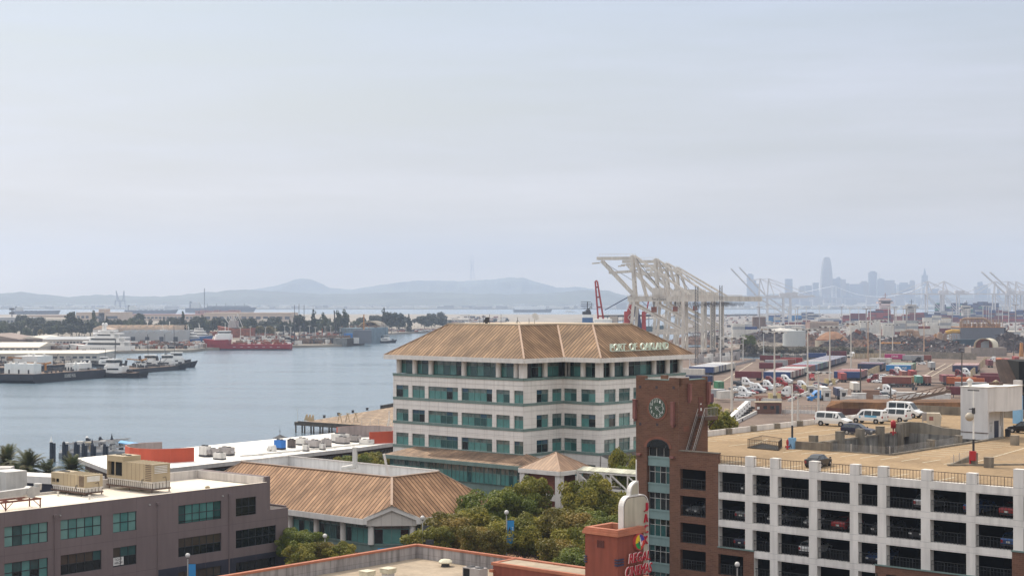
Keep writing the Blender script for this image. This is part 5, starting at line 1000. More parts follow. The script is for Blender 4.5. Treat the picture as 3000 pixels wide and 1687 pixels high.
mb=MB();M_EHW=mat('house_white',(.68,.655,.64),.85,.05,.3,streak=.14)
mb.prism([V2(q(-4.0,0,0)),V2(q(0,0,0)),V2(q(0,.3,0)),V2(q(-1.1,.3,0)),V2(q(-1.1,7.6,0)),V2(q(-4,7.6,0))],zD,zD+3.85);mb.prism([V2(q(-4.02,0,0)),V2(q(0,-.01,0)),V2(q(.02,2.2,0)),V2(q(1.2,3.4,0)),V2(q(1.2,8.6,0)),V2(q(-4.02,8.6,0))],zD+3.852,zD+7.25)
mb.build('wall',M_EHW,eh);mb=MB();mb.prism([V2(q(-4.12,-.1,0)),V2(q(.1,-.1,0)),V2(q(.12,2.2,0)),V2(q(1.3,3.4,0)),V2(q(1.3,8.7,0)),V2(q(-4.12,8.7,0))],zD+7.25,zD+7.33);mb.build('roof',M_ROOFP,eh)
fD=Fr(q(-1.1,.3,0),q(-1.1,7.6,0))
for u in(.9,4.2):mb=MB();fD.box(mb,u,u+1.35,0,.06,zD+.02,zD+2.35);mb.build('door',mat('navy_door',(.012,.02,.05),.5),eh)
mb=MB();fD.box(mb,2.7,3.6,0,.05,zD+2.0,zD+2.2);fD.box(mb,3.0,3.3,0,.06,zD+.9,zD+1.7);mb.build('call_panel',M_STEEL,eh)
mb=MB();a=fD.pt(6.6,.15,zD);mb.tube(a,a+Vector((0,0,3.8)),.07,None,6);a=fD.pt(6.0,.15,zD);mb.tube(a+Vector((0,0,1.6)),a+Vector((0,0,3.8)),.05,None,6);mb.build('pipe',M_STEEL,eh)
mb=MB();mb.bar(q(-4.0,.0,1.0)-VX*.04,q(.1,0,.95)-VX*.04,.06,.1);mb.build('wall_rail',M_BROWN,eh)
mb=MB();a=q(-1.6,6.2,7.33);mb.box((a.x,a.y,a.z+.18),(1.6,1.2,.36),RZU,0);mb.lathe(a+Vector((0,0,.36)),[(.35,0),(.5,.1),(.1,.35)],10,1);mb.build('roof_vent',[M_BROWN,M_TANM],label='small brown vent box on the elevator house roof',cat='roof vent')
a=q(-3.2,1.2,7.33);mb=MB();mb.lathe(a,[(.2,0),(.3,.2),(.32,.6),(.5,.62),(.45,.8),(.12,1.1)],10);mb.build('roof_vent',M_HVACW,label='pale round mushroom vent at the near corner of the elevator house roof',cat='roof vent')
mb=MB();a=D(26.5,36.5);a=fD.pt(7.4,.6,zD);mb.lathe(a,[(.38,0),(.42,.95),(.46,.97),(.3,1.1)],12);mb.build('rubbish_bin',M_DARK,label='black rubbish bin beside the elevator doors',cat='bin')
sc_=[G(2190,1312,zD),G(2280,1320,zD),G(2291,1309,zD),G(2233,1300,zD)];t=thing('stair_cage','dark barred railing cage round a stairwell on the deck','railing',sc_[0]);mb=MB()
for i in range(4):
    a,b=sc_[i],sc_[(i+1)%4];n=max(3,int((b-a).length/.3));mb.bar(a+Vector((0,0,1.15)),b+Vector((0,0,1.15)),.06);mb.bar(a+Vector((0,0,.1)),b+Vector((0,0,.1)),.06)
    for k in range(n):c=a.lerp(b,k/n);mb.bar(c,c+Vector((0,0,1.15)),.03)
mb.build('railing',M_RAILB,t);mb=MB();mb.prism([V2(p)for p in sc_],zD+.005,zD+.05);mb.build('stairwell',M_BLK,t)  # flat black slab stands in for the shade of the open stairwell
def deck_lamp(px,pyb,pyt,label,base,globe=True):
    b=G(px,pyb,zD);h=(pyb-pyt)*b.y/F;t=thing('deck_lamp',label,'lamp post',b,RZU,'white lamp posts on the deck');ORG[t]=Vector((0,0,0));hb=1.45
    mb=MB();mb.box((0,0,hb/2),(.75,.75,hb));mb.box((-.38,-.1,hb/2),(.02,.5,1.0));pb_=mb.build('pedestal',base,t);mb=MB();mb.tube((0,0,hb),(0,0,hb+1.6),.14,None,8,0);mb.build('lower_sleeve',M_DARK,t);mb=MB();mb.tube((0,0,hb+1.6),(0,0,h),.11,.08,8);mb.build('pole',M_WHT,t)
    if base is MATS.get('pedestal_blue'):mb=MB();put_text(mb,'A',(-.25,-.39,.12),(1,0,0),(0,0,1),.45,.55,(0,-1,0),.02);mb.build('painted_letter',M_NAVYW,pb_)
    mb=MB();mb.bar((-.7,0,h),(.7,0,h),.12);mb.build('crossarm',M_DARK,t)
    return t,h,b
M_PEDB=mat('pedestal_blue',(.22,.42,.62),.7,.1,.6)
deck_lamp(2321,1314,1123,'white lamp post on a pale blue pedestal beside the stair cage',M_PEDB)
t,h,b=deck_lamp(2852,1362,1143,'white lamp post with a hanging globe and red box on the wedge island',M_OLDC)
mb=MB();mb.box((.15,-.5,1.15),(.75,.3,1.1));mb.build('red_cabinet',mat('fire_red',(.38,.02,.025),.45,.1,.6),t);mb=MB();mb.tube((-.2,-.45,0),(-.2,-.45,.8),.12,None,8);mb.build('red_pipe',MATS['fire_red'],t)
mb=MB();mb.bar((0,0,h-2.2),(-.5,-.15,h-2.2),.1);mb.box((0,0,h-2.4),(.3,.3,.7));mb.build('globe_bracket',M_DARK,t);mb=MB();mb.ball((-.35,-.3,h-3.1),.52,14);mb.build('globe',mat('globe_stone',(.42,.37,.30),.5,.15,.8),t)
def hydrant(px,py,hgt,label,tank=False):
    b=G(px,py,zD);mb=MB();mb.lathe(b,[(.14,0),(.14,.5),(.1,.52),(.1,hgt*.45)]+([(.36,hgt*.47),(.38,hgt*.9),(.3,hgt*.95),(.08,hgt)]if tank else[(.16,hgt*.5),(.16,hgt*.8),(.05,hgt)]),12);mb.box((b.x,b.y,b.z+.38),(.85 if tank else .5,.2,.2),RZU);mb.build('fire_standpipe',MATS['fire_red'],label=label,cat='standpipe')
hydrant(2617,1274,2.15,'red fire standpipe with a drum behind the ramp wall',True);hydrant(2307,1316,1.35,'small red hydrant beside the pale blue pedestal')
b=G(2737,1249,zD);t=thing('deck_hut','small cream equipment hut near the back of the deck','hut',b,RZU*.4);ORG[t]=Vector((0,0,0));mb=MB();mb.extr([(-1.1,-1,0),(.9,-1,0),(1.1,-1,1.5),(.8,-1,2.1),(-1.1,-1,2.1)],(0,2,0));mb.build('wall',mat('hut_cream',(.55,.48,.38),.8,.1,.5,streak=.2),t);mb=MB();mb.bx(-.7,-.1,-1.04,-1.0,1.0,1.6);mb.build('hatch',M_LANT,t)
b=G(2716,1246,zD);t=thing('air_conditioner','grey air conditioner on legs beside the cream hut','air conditioner',b,RZU*.4);ORG[t]=Vector((0,0,0));mb=MB();mb.bx(-.75,.75,-.6,.6,.75,2.0);mb.build('cabinet',M_HVAC,t);mb=MB()
for x in(-.65,.65):
    for y in(-.5,.5):mb.bx(x-.04,x+.04,y-.04,y+.04,0,.75)
mb.build('legs_frame',M_STEEL,t)
b=G(2982,1240,zD);mb=MB();mb.box((b.x,b.y,b.z+2.2),(1.35,.8,4.4),RZU,0);mb.box((b.x,b.y,b.z+5.6),(1.2,.7,2.4),RZU,1);mb.build('pay_tower',[M_PEDB,M_EHW],label='pale blue painted pillar with a white top behind the black van',cat='pillar')
RV=math.atan2(VX.y,VX.x)
vehicle('van','white passenger van facing right, nearest the low white deck wall',G(2443,1247,zD),RZU,PW,'van','white vans parked on the deck')
v2=vehicle('van','white passenger van with a pale blue side stripe, second from the left',G(2545,1239,zD),RZU+math.pi,PW,'van','white vans parked on the deck')
mb=MB();mb.bx(-1.9,.2,.985,1.0,1.0,1.3);mb.build('side_stripe',mat('stripe_blue',(.12,.38,.58),.5),v2);mb=MB();mb.bx(.9,1.15,.985,1.0,.85,1.15);mb.build('door_badge',MATS['stripe_blue'],v2)
vehicle('van','white passenger van without stripes, partly hidden between two other vans',G(2615,1234,zD),RZU+math.pi,PW,'van','white vans parked on the deck');vehicle('tall_van','high-roofed white van facing right behind the row of vans',G(2652,1222,zD),RZU,PW,'van','white vans parked on the deck')
vehicle('wagon','dark navy estate car parked behind the concrete deck posts',G(2515,1273,zD),RZU+.05,PN)
vehicle('sedan','black saloon car parked against the front railing of the deck',D(14.6,3.6)if False else G(2398,1366,zD),RV+.15,PK)
vehicle('minivan','black minivan parked at the right edge behind the elevator house',G(3004,1268,zD),RZU+math.pi,PK,'minivan')
ins_=[(2172,0,'sedan',PG,-1),(2685,0,'wagon',PS,1),(2155,1,'sedan',PG,1),(2250,1,'sedan',PS,-1),(2358,1,'sedan',PS,-1),(2440,1,'sedan',PR_,1),(2935,0,'sedan',PR_,1),(2152,2,'sedan',PN,1),(2558,1,'wagon',PG,-1),(2668,1,'sedan',PK,-1),(2942,1,'wagon',PB_,1),(2830,0,'sedan',PB_,1),(2345,2,'wagon',PW,1),(2540,2,'sedan',PB_,-1),(2010,1,'sedan',PS,-1)]
cn_={id(PG):'grey',id(PS):'silver',id(PR_):'red',id(PN):'navy',id(PK):'black',id(PB_):'blue',id(PW):'white'};lv=('top','second','third')
for px,k,kd,pm,s in ins_:
    u=fG.u(px);q_=fG.pt(u,-3.4,tops[k]-oh-.02);r_=bu_;bay=next((i+1 for i,(a,b)in enumerate(bu_)if a-1<u<b+1),0)
    vehicle(kd,'%s car parked in shade on the %s garage level, %s'%(cn_[id(pm)],lv[k],'behind the brick wall opening' if not bay else '%s bay right of the brick'%ordn(bay)),q_,RV+(math.pi if s<0 else 0),pm,'car','cars parked inside the garage',None,True)
# ---------------------------------------------------------------- trees
def leaf_mat(name,c0,c1,c2,trans=.35):
    m=bpy.data.materials.new(name);m.use_nodes=True;t=m.node_tree;nn=t.nodes;ll=t.links;bs=nn['Principled BSDF'];bs.inputs['Roughness'].default_value=.55;bs.inputs['Specular IOR Level'].default_value=.35
    uvn=nn.new('ShaderNodeUVMap');sx=nn.new('ShaderNodeSeparateXYZ');ll.new(uvn.outputs[0],sx.inputs[0]);r=nn.new('ShaderNodeValToRGB');e=r.color_ramp.elements
    e[0].color=c0+(1,);e[1].color=c2+(1,);e[0].position=.1;e[1].position=.95;q=e.new(.55);q.color=c1+(1,);ll.new(sx.outputs[0],r.inputs[0])
    tr=nn.new('ShaderNodeBsdfTranslucent');ll.new(r.outputs[0],bs.inputs['Base Color']);ll.new(r.outputs[0],tr.inputs[0]);mx_=nn.new('ShaderNodeMixShader');mx_.inputs[0].default_value=trans
    ll.new(bs.outputs[0],mx_.inputs[1]);ll.new(tr.outputs[0],mx_.inputs[2]);ll.new(mx_.outputs[0],nn['Material Output'].inputs[0]);return m
L_NEAR=leaf_mat('leaf_olive',(.11,.125,.016),(.195,.19,.028),(.38,.31,.05));L_NEAR2=leaf_mat('leaf_green',(.085,.12,.016),(.15,.18,.028),(.28,.28,.05));L_NEAR3=leaf_mat('leaf_autumn',(.105,.10,.016),(.185,.15,.026),(.34,.23,.05));L_PALM=leaf_mat('leaf_palm',(.045,.065,.02),(.075,.09,.03),(.15,.13,.05),.2)
L_FARD=leaf_mat('leaf_dark',(.020,.030,.014),(.034,.046,.02),(.06,.07,.03),.15);L_FARM=leaf_mat('leaf_mid',(.03,.048,.016),(.055,.075,.024),(.10,.11,.04),.2);L_FARY=leaf_mat('leaf_yellow',(.12,.10,.03),(.19,.15,.04),(.28,.21,.06),.25)
M_BARK=mat('bark',(.11,.085,.065),.95,.25,1.5)
def leaves(name,lobes,n,size,m,seed,shell=.70,flat=.75,clump=.5):
    r=np.random.default_rng(seed);wts=np.array([l[3]*l[4]for l in lobes]);wts=wts/wts.sum();k=r.choice(len(lobes),n,p=wts);lb=np.array(lobes)
    d=r.normal(0,1,(n,3));d /= np.linalg.norm(d,axis=1)[:,None];rad=shell+(1-shell)*r.random(n)**.6;rad *= np.where(r.random(n)<.12,1.14,1.0)
    c=lb[k,:3]+d*rad[:,None]*np.stack([lb[k,3],lb[k,3],lb[k,4]],1)
    nrm=d*flat+r.normal(0,.6,(n,3));nrm[:,2]+=.35;nrm /= np.linalg.norm(nrm,axis=1)[:,None]
    a=np.cross(nrm,r.normal(0,1,(n,3)));a /= np.linalg.norm(a,axis=1)[:,None];b=np.cross(nrm,a);s=size*(.6+.8*r.random(n))[:,None]
    vs=np.stack([c-a*s*.5,c+b*s*.32,c+a*s*.5,c-b*s*.32],1).reshape(-1,3);fs=np.arange(n*4).reshape(n,4)
    me=bpy.data.meshes.new(name);me.from_pydata(vs.tolist(),[],fs.tolist());me.materials.append(m)
    u=np.clip(clump*(r.random(len(lobes))[k])+(1-clump)*r.random(n),0,1);uvl=me.uv_layers.new(name='UVMap');uvl.data.foreach_set('uv',np.repeat(np.stack([u,u],1),4,0).astype(np.float32).ravel());me.update();return me
def tree_proto(name,label,lobes,n,size,m,seed,trunk_r=.22,th=3.0,cat='tree',limbs=True,clump=.5,group=None):
    t=thing(name,label,cat,(0,0,0),0,group);o=bpy.data.objects.new('crown',leaves(name+'_crown',lobes,n,size,m,seed,clump=clump));S.collection.objects.link(o);o.parent=t
    mb=MB();mb.tube((0,0,-.1),(.1,0,th),trunk_r,trunk_r*.7,7)
    if limbs:
        for l in lobes[::max(1,len(lobes)//7)]:mb.tube((.1,0,th*.9),(l[0]*.8,l[1]*.8,l[2]-l[4]*.1),trunk_r*.5,trunk_r*.15,5)
    mb.build('trunk',M_BARK,t);return t
def lobes_round(seed,R,Hc,Hr,n=11,lr=.5):
    r=random.Random(seed);out=[(0,0,Hc+Hr*.1,R*.6,Hr*.6)]
    for i in range(n):
        a=2*math.pi*i/n*1.9+r.random();e=r.uniform(-.6,.95);k=math.cos(e)*R*r.uniform(.55,.82);q=R*lr*r.uniform(.55,1.0);out.append((k*math.cos(a),k*math.sin(a),Hc+math.sin(e)*Hr*.8,q,q*r.uniform(.7,.95)))
    return out
near_p=[tree_proto('street_tree','olive green street tree',lobes_round(20+i,4.6,7.2,3.8,26,.27),9000,.33,(L_NEAR,L_NEAR2,L_NEAR,L_NEAR3)[i],30+i,.2,3.6,clump=.65)for i in range(4)]
near=[(1262,1560,206,.95),(1310,1535,209,1.0),(1368,1512,214,1.1),(1430,1470,223,1.22),(1500,1462,228,1.28),(1545,1425,231,1.42),(1615,1478,226,1.22),(1668,1470,224,1.25),(1722,1425,228,1.4),(1745,1490,216,1.2),(1590,1552,208,1.05),(1660,1530,206,1.1),(1640,1610,190,1.0),(1720,1570,194,1.1),(1690,1640,184,.95),(1462,1540,210,1.0),(1800,1470,228,1.15),(1400,1565,203,.9),(1530,1540,206,1.0)]
nearL=[(862,1560,211,.85),(905,1570,207,.9),(885,1610,203,.8),(960,1595,205,.78),(1000,1600,204,.8)]
nearB=[(1010,1342,300,1.0),(1045,1335,302,1.1),(1085,1330,304,1.15),(1125,1332,306,1.1),(1150,1325,312,1.0),(1838,1365,246,1.05),(1850,1400,240,.95)]
used_p={}
where=['at the left tip of the leafy group in front of the tan roof','second in from the left of the leafy group','covering the right end of the tan hipped roof','just left of the tall middle tree','left of the pavilion roof','the tall one rising in front of the brick pavilion','in front of the pavilion column','below the right corner of the pavilion','the tall one rising past the pavilion roof corner','below the white footbridge','low in the middle behind the red parapet','low and right of the middle behind the red wall','in the front row beside the red tower','right against the upper part of the red tower','lowest and nearest beside the red tower','over the blue banner','under the far end of the footbridge','over the dark banner lamp','just right of the blue banner',
         'behind the right edge of the taupe office block','in front of the shop windows near the taupe block','lowest beside the taupe block','small one in front of the teal band','small one left of the blue shop sign',
         'leftmost behind the shop roof by the podium','second behind the shop roof by the podium','middle one behind the shop roof by the podium','second from the podium corner','nearest the podium corner','upper one beside the clock tower','lower one beside the clock tower']
for i,(px,py,Y,s)in enumerate(near+nearL+nearB):
    pr=near_p[(i*3+i//4)%4];x=(px-CX)*Y/F;zc=H-(py+(44 if px in(1545,1722)else 66 if 1530<px<1790 and py<1500 else 34)-HY)*Y/F;k=(zc-3)/7.2;w=max(.75,s*.92)*(.78 if px in(1545,1722)else 1);loc=(x,Y,3);lb='olive tree '+where[i]
    sc=(w*(.8 if i>=len(near)else 1),w*(.8 if i>=len(near)else 1),max(.6,k))
    if pr.name not in used_p:used_p[pr.name]=1;pr.location=loc;pr.rotation_euler=(0,0,i*1.3);pr.scale=sc;pr['label']=lb;pr['group']='olive street trees'
    else:dup(pr,loc,i*1.3,lb,scale=sc,group='olive street trees')
shr=tree_proto('shrub','dark shrub',lobes_round(77,1.3,1.2,1.2,8,.5),900,.3,L_NEAR,78,.08,.6,'shrub',False)
for i,px in enumerate((2082,2096,2112,2126,2140,2152,2166)):
    b=P(px,1240+i*1.5,236+i*1.3);loc=(b.x-1.5,b.y,b.z-1.3+(1.0 if i in(2,6)else 0));lb='dark shrub top behind the white deck wall, %s from the clock tower'%ordn(i+1)
    if i==0:shr.location=loc;shr['label']=lb;shr['group']='shrubs behind the deck wall'
    else:dup(shr,loc,i,lb,scale=1+.3*(i%3)-.1,group='shrubs behind the deck wall')
mb=MB();a=D(-19.6,30,19);mb.box(tuple(D(-20.2,48,18.2)),(2.4,34,.5),RZU);mb.bar(D(-21.3,31,18.3),D(-21.3,65,18.3),.2,.9);mb.build('planter',M_OLDC,label='long concrete planter shelf outside the garage deck wall',cat='planter')
def palm(label,px,py,Y,Rf,seed,first=None):
    r=random.Random(seed);base=Vector(((px-CX)*Y/F,Y,3));zc=H-(py-HY)*Y/F;t=thing('palm_tree',label,'palm tree',base,0,'palms by the water');ORG[t]=Vector((0,0,0));h=zc-3-Rf*.1
    mb=MB();mb.tube((0,0,0),(0,0,h),.38,.42,10);mb.ball((0,0,h-.2),.7,8);mb.build('trunk',M_BARK,t)
    vs,fs,us=[],[],[]
    for i in range(96):
        az=r.random()*6.283;el=r.uniform(-.35,1.45);L_=Rf*r.uniform(.95,1.3);pts=[];p=Vector((0,0,h));d=Vector((math.cos(az)*math.cos(el),math.sin(az)*math.cos(el),math.sin(el)));side=Vector((-math.sin(az),math.cos(az),0))
        for k in range(9):pts.append(p.copy());p=p+d*(L_/8);d=(d+Vector((0,0,-.17))).normalized()
        col=r.random()
        for k in range(1,9):
            for q in range(2):
                pp=pts[k-1].lerp(pts[k],q*.5);ll_=Rf*.24*math.sin(math.pi*min(1,(k+q*.5)/9.6))+.12;tg=(pts[k]-pts[k-1]).normalized()
                for s in(-1,1):
                    tip=pp+side*s*ll_*.8+tg*ll_*.6+Vector((0,0,-.12*ll_));n=len(vs);wv=tg*.10*Rf/3;vs+=[tuple(pp-wv),tuple(pp+wv),tuple(tip)];fs.append((n,n+1,n+2));us+=[col]*3
    me=bpy.data.meshes.new('fronds');me.from_pydata(vs,[],fs);me.materials.append(L_PALM);uvl=me.uv_layers.new(name='UVMap');ua=np.array(us,np.float32);uvl.data.foreach_set('uv',np.stack([ua,ua],1).ravel());o=bpy.data.objects.new('fronds',me);S.collection.objects.link(o);o.parent=t;return t
for i,(px,py,Y,R_p,lb)in enumerate(((20,1352,285,3.3,'large date palm at the left edge of the picture'),(84,1366,280,3.6,'largest date palm with orange fruit stalks'),(141,1386,282,2.5,'smallest date palm between the two larger ones'),(210,1376,284,3.1,'spreading date palm above the smaller tan air handler'),(45,1398,276,2.6,'low bushy palm under the date palms'))):palm(lb,px,py,Y,R_p,50+i)
# ---------------------------------------------------------------- street lamps and banners
def lamp(px,pyg,Y,label,bcol,side=1,banner=(1.0,3.2)):
    x=(px-CX)*Y/F;zg=H-(pyg-HY)*Y/F;t=thing('street_lamp',label,'street lamp',(x,Y,3),0,'globe street lamps');ORG[t]=Vector((0,0,0));h=zg-3
    mb=MB();mb.tube((0,0,0),(0,0,h-.25),.11,.07,8);mb.tube((0,0,0),(0,0,.8),.2,.16,8);mb.build('pole',M_STEEL if bcol else M_HVAC,t);mb=MB();mb.lathe((0,0,h-.35),[(.1,0),(.16,.1),(.05,.2)],8);mb.build('collar',M_DARK,t);mb=MB();mb.ball((0,0,h),.30,14);mb.build('globe',mat('globe_white',(.62,.60,.58),.35,.04,1),t)
    if bcol:
        mb=MB();mb.bar((0,0,h-1.0),(side*.95,0,h-1.0),.05);mb.bar((0,0,h-1.0-banner[1]),(side*.95,0,h-1.0-banner[1]),.05);mb.build('banner_arm',M_DARK,t)
        mb=MB();mb.bx(min(.1*side,side*.95),max(.1*side,side*.95),-.02,.02,h-1.0-banner[1],h-1.0);b_=mb.build('banner',bcol,t)
        if bcol is MATS.get('banner_blue'):
            mb=MB();c=side*.42;zc=h-1-banner[1]*.55;put_text(mb,'Oakland',(side*.86,-.03,h-1.0-banner[1]+.5),(0,0,1),(-1,0,0),banner[1]*.55,.2,(0,-1,0),.01);mb.build('banner_lettering',M_WHT,b_)
            mb=MB();mb.extr([(c-.25,-.03,zc-.6),(c-.1,-.03,zc+.1),(c-.2,-.03,zc+.3),(c,-.03,zc+.9),(c+.12,-.03,zc+.3),(c+.02,-.03,zc+.1),(c+.25,-.03,zc-.6),(c,-.03,zc-.2)],(0,-.008,0));mb.build('banner_emblem',M_NAVYW,b_)
M_BANB=mat('banner_blue',(.035,.25,.55),.7,.08,.6);M_BAND=mat('banner_dark',(.075,.075,.08),.8,.15,.6)
lamp(550,1626,192,'globe lamp with a blue banner in front of the taupe office block',M_BANB,1,(1,4.5));lamp(1238,1516,205,'globe lamp with a dark banner at the right of the shop gable',M_BAND);lamp(952,1569,204.6,'globe lamp with a dark slanted banner among the small trees',M_BAND,-1);lamp(1484,1500,204,'lamp with a blue banner half hidden in the olive trees',M_BANB,1,(1,3.0));lamp(2160,1652,180,'plain globe lamp in front of the white garage',None)
q=G(1262,1600,3.6);q=P(1259,1580,201);mb=MB();mb.box((q.x,q.y,q.z-.3),(1.0,.1,.6));mb.tube((q.x,q.y+.1,3),(q.x,q.y+.1,q.z),.05,None,6);mb.build('street_sign',M_DARK,label='small dark street sign under the dark banner',cat='sign')
# ---------------------------------------------------------------- low buildings under the trees
mb=MB();a=P(1545,1590,216);rz_=RZU;mb.box((a.x,a.y+3,5.2),(26,10,4.4),rz_);b=mb.build('arcade',mat('arcade_wall',(.22,.16,.13),.9,.2,.5),label='low shop arcade with a brown awning behind the olive trees',cat='building')
mb=MB();f=Fr(a-UX*13,a+UX*13);mb.quad(f.pt(0,3.2,6.0),f.pt(26,3.2,6.0),f.pt(26,-1.5,8.2),f.pt(0,-1.5,8.2));ORG[b]=Vector(b.location);mb.build('awning',M_SEAM2,b)
# ---------------------------------------------------------------- ferry landing
M_PILE=mat('pile_black',(.028,.035,.05),.7,.25,.6);M_RAMP=mat('gangway_grey',(.36,.35,.35),.6,.2,.8,metal=.2)
def water_pt(px,py):return G(px,py,0.0)
for i,(px,pyb,h)in enumerate(((153,1352,4.9),(189,1350,4.5),(222,1350,4.4),(247,1349,4.1),(272,1348,3.9),(307,1345,3.6),(258,1330,4.3),(295,1330,4.2),(328,1331,4.0),(355,1332,3.7))):
    b=water_pt(px,pyb);t=thing('mooring_pile','black %s mooring pile, %s from the left in the landing %s row'%(('tall','capped')[i%2],ordn(i+1 if i<6 else i-5),'front' if i<6 else 'back'),'pile',b,.1*i,'mooring piles of the ferry landing');ORG[t]=Vector((0,0,0))
    mb=MB();mb.tube((-.3,0,-2),(-.25+.1*(i%3),0,h),.42,.40,10);mb.tube((.4,.2,-2),(.4+.1*(i%3),.2,h-.3),.42,.40,10);mb.build('pile',M_PILE,t);mb=MB();mb.lathe((-.25+.1*(i%3),0,h),[(.45,0),(.3,.25),(.02,.5 if i%4 else 1.6)],10);mb.build('pile_cap',M_WHT if i in(0,6)else M_PILE,t)
b0,b1=water_pt(162,1342),water_pt(360,1338);d=(b1-b0).normalized();n_=Vector((d.y,-d.x,0));fl_t=thing('ferry_landing','ferry landing pontoon with grey truss gangways','ferry landing',b0);mb=MB();c=(b0+b1)/2;mb.box((c.x,c.y+4,.5),((b1-b0).length,9,1.8),math.atan2(d.y,d.x));mb.build('pontoon',mat('pontoon_grey',(.22,.23,.25),.8,.15,.5),fl_t)
for k in range(3):
    mb=MB();p,q=b0+d*(1+k*.5)+Vector((0,k*3.2+.6,1.6)),b1+Vector((0,k*3.2+.6,2.4));
    for s in(0,1.7):
        mb.bar(p+Vector((0,s,0)),q+Vector((0,s,0)),.14);mb.bar(p+Vector((0,s,1.7)),q+Vector((0,s,1.7)),.12);m_=14
        for j in range(m_):a,e=p.lerp(q,j/m_)+Vector((0,s,0)),p.lerp(q,(j+1)/m_)+Vector((0,s,0));mb.bar(a,e+Vector((0,0,1.7))if j%2 else a+Vector((0,0,1.7)),.07);mb.bar(a+Vector((0,0,1.7)),e,.07)
    mb.build('gangway',M_RAMP,fl_t)
for k in range(5):mb=MB();p=b0.lerp(b1,.12+.17*k);mb.box((p.x,p.y+2+k%2*3,3.6),(1.5,1.3,.5));mb.box((p.x+.6,p.y+2,2.2),(.8,.8,1.4));mb.build('winch',M_TANM if k==2 else M_HVACW,fl_t)
e0=P(346,1297,385);mb=MB();mb.extr([e0,e0+Vector((0,2.6,.3)),e0+Vector((0,2.6,.45)),e0+Vector((0,0,.15))],P(440,1312,368)-e0);fo=mb.build('gangway_roof',mat('roof_skyblue',(.09,.33,.60),.5,.08,.5,kind='corr',a=.6,b=.15),fl_t)
# ---------------------------------------------------------------- timber wharf on piles
M_PLANK=mat('timber_deck',(.36,.27,.19),.9,.2,.25,kind='seam',a=.9,b=.06,streak=.15);M_TIMB=mat('old_timber',(.085,.07,.055),.95,.3,.6)
wv=[G(863,1235,3.2),G(1151,1254,3.2),G(1260,1260,3.2),G(1260,1160,3.2),G(1151,1192,3.2),G(905,1232.5,3.2)]
wh=thing('timber_wharf','tan timber wharf on black piles running out behind the white office','wharf',wv[0]);mb=MB();mb.prism([V2(p)for p in wv],2.9,3.2);mb.build('deck',M_PLANK,wh)
f=Fr(wv[0],wv[1]);mb=MB();f.box(mb,0,f.len,-.3,.1,2.2,3.19);f.box(mb,f.len*.04,f.len,-.2,.2,3.2,3.5);mb.build('edge_beam',M_TIMB,wh)
for k in range(22):mb=MB();q=f.pt(.4+k*1.9,-.15-(k%2)*.8,0);mb.tube((q.x,q.y,-2),(q.x,q.y,2.6),.24,.24,7);mb.build('pile',M_TIMB,wh)
mb=MB()
for k in range(13):u=f.len*(.0+k/12);q=f.pt(u,-1.2,3.2);mb.bar(q,q+Vector((0,0,2.3 if k else 4.0)),.07)
for z in(1.2,2.2):mb.bar(f.pt(0,-1.2,3.2+z),f.pt(f.len,-1.2,3.2+z),.03)
mb.build('chain_fence',M_STEEL,wh)
mb=MB()
for k in range(3):q=G(890+k*9,1231+k,3.2);mb.extr([q,q+Vector((1.3,0,0)),q+Vector((1.1,0,1.9)),q+Vector((.8,0,1.9))],(0,.8,0))
mb.build('concrete_wedges',mat('wedge_tan',(.48,.37,.22),.9),label='three tan concrete wedges at the tip of the timber wharf',cat='barrier')if False else None
for k in range(3):q=G(890+k*9,1231+k,3.2);mb=MB();mb.extr([q,q+Vector((1.3,0,0)),q+Vector((1.1,0,1.9)),q+Vector((.8,0,1.9))],(0,.8,0));mb.build('concrete_wedge',mat('wedge_tan',(.48,.37,.22),.9),label='tan concrete wedge at the wharf tip, %s of three'%('left','middle','right')[k],cat='barrier',group='concrete wedges on the wharf')
for k,px in enumerate((990,1013,1037)):
    q=G(px,1237-k,3.2);mb=MB();mb.bar(q,q+Vector((.5,0,2.6)),.22);mb.bar(q+Vector((1.2,0,0)),q+Vector((.6,0,2.6)),.22);mb.bar(q+Vector((0,0,2.6)),q+Vector((1.3,0,2.6)),.2);mb.build('trestle',MATS['wedge_tan'],label='tan trestle standing on the timber wharf, %s from the left'%ordn(k+1),cat='trestle',group='trestles on the wharf')
q=G(1140,1253,3.2);mb=MB();mb.tube(q,q+Vector((0,0,5.0)),.10,.08,6)
for a in(0,2.1,4.2):mb.bar(q+Vector((math.cos(a)*1.2,math.sin(a)*1.2,0)),q+Vector((0,0,3)),.09)
mb.build('mast',M_WHT,label='white braced mast on the wharf beside the white office',cat='mast')
for k in range(6):q=G(905+k*42,1231-k*7.4,3.2)+Vector((.3,0,0));mb=MB();mb.lathe(q,[(.5,0),(.35,.5),(.55,.7),(.4,.9)],8);mb.build('bollard',M_DARK,label='dark mooring bollard on the channel edge of the wharf, %s out'%ordn(k+1),cat='bollard',group='bollards of the timber wharf')
for k in range(3):pass
mb=MB();f=Fr(quay(80),quay(800));f.box(mb,0,720,-.3,.25,.2,2.9);mb.build('quay_wall',M_TIMB,kind='structure')
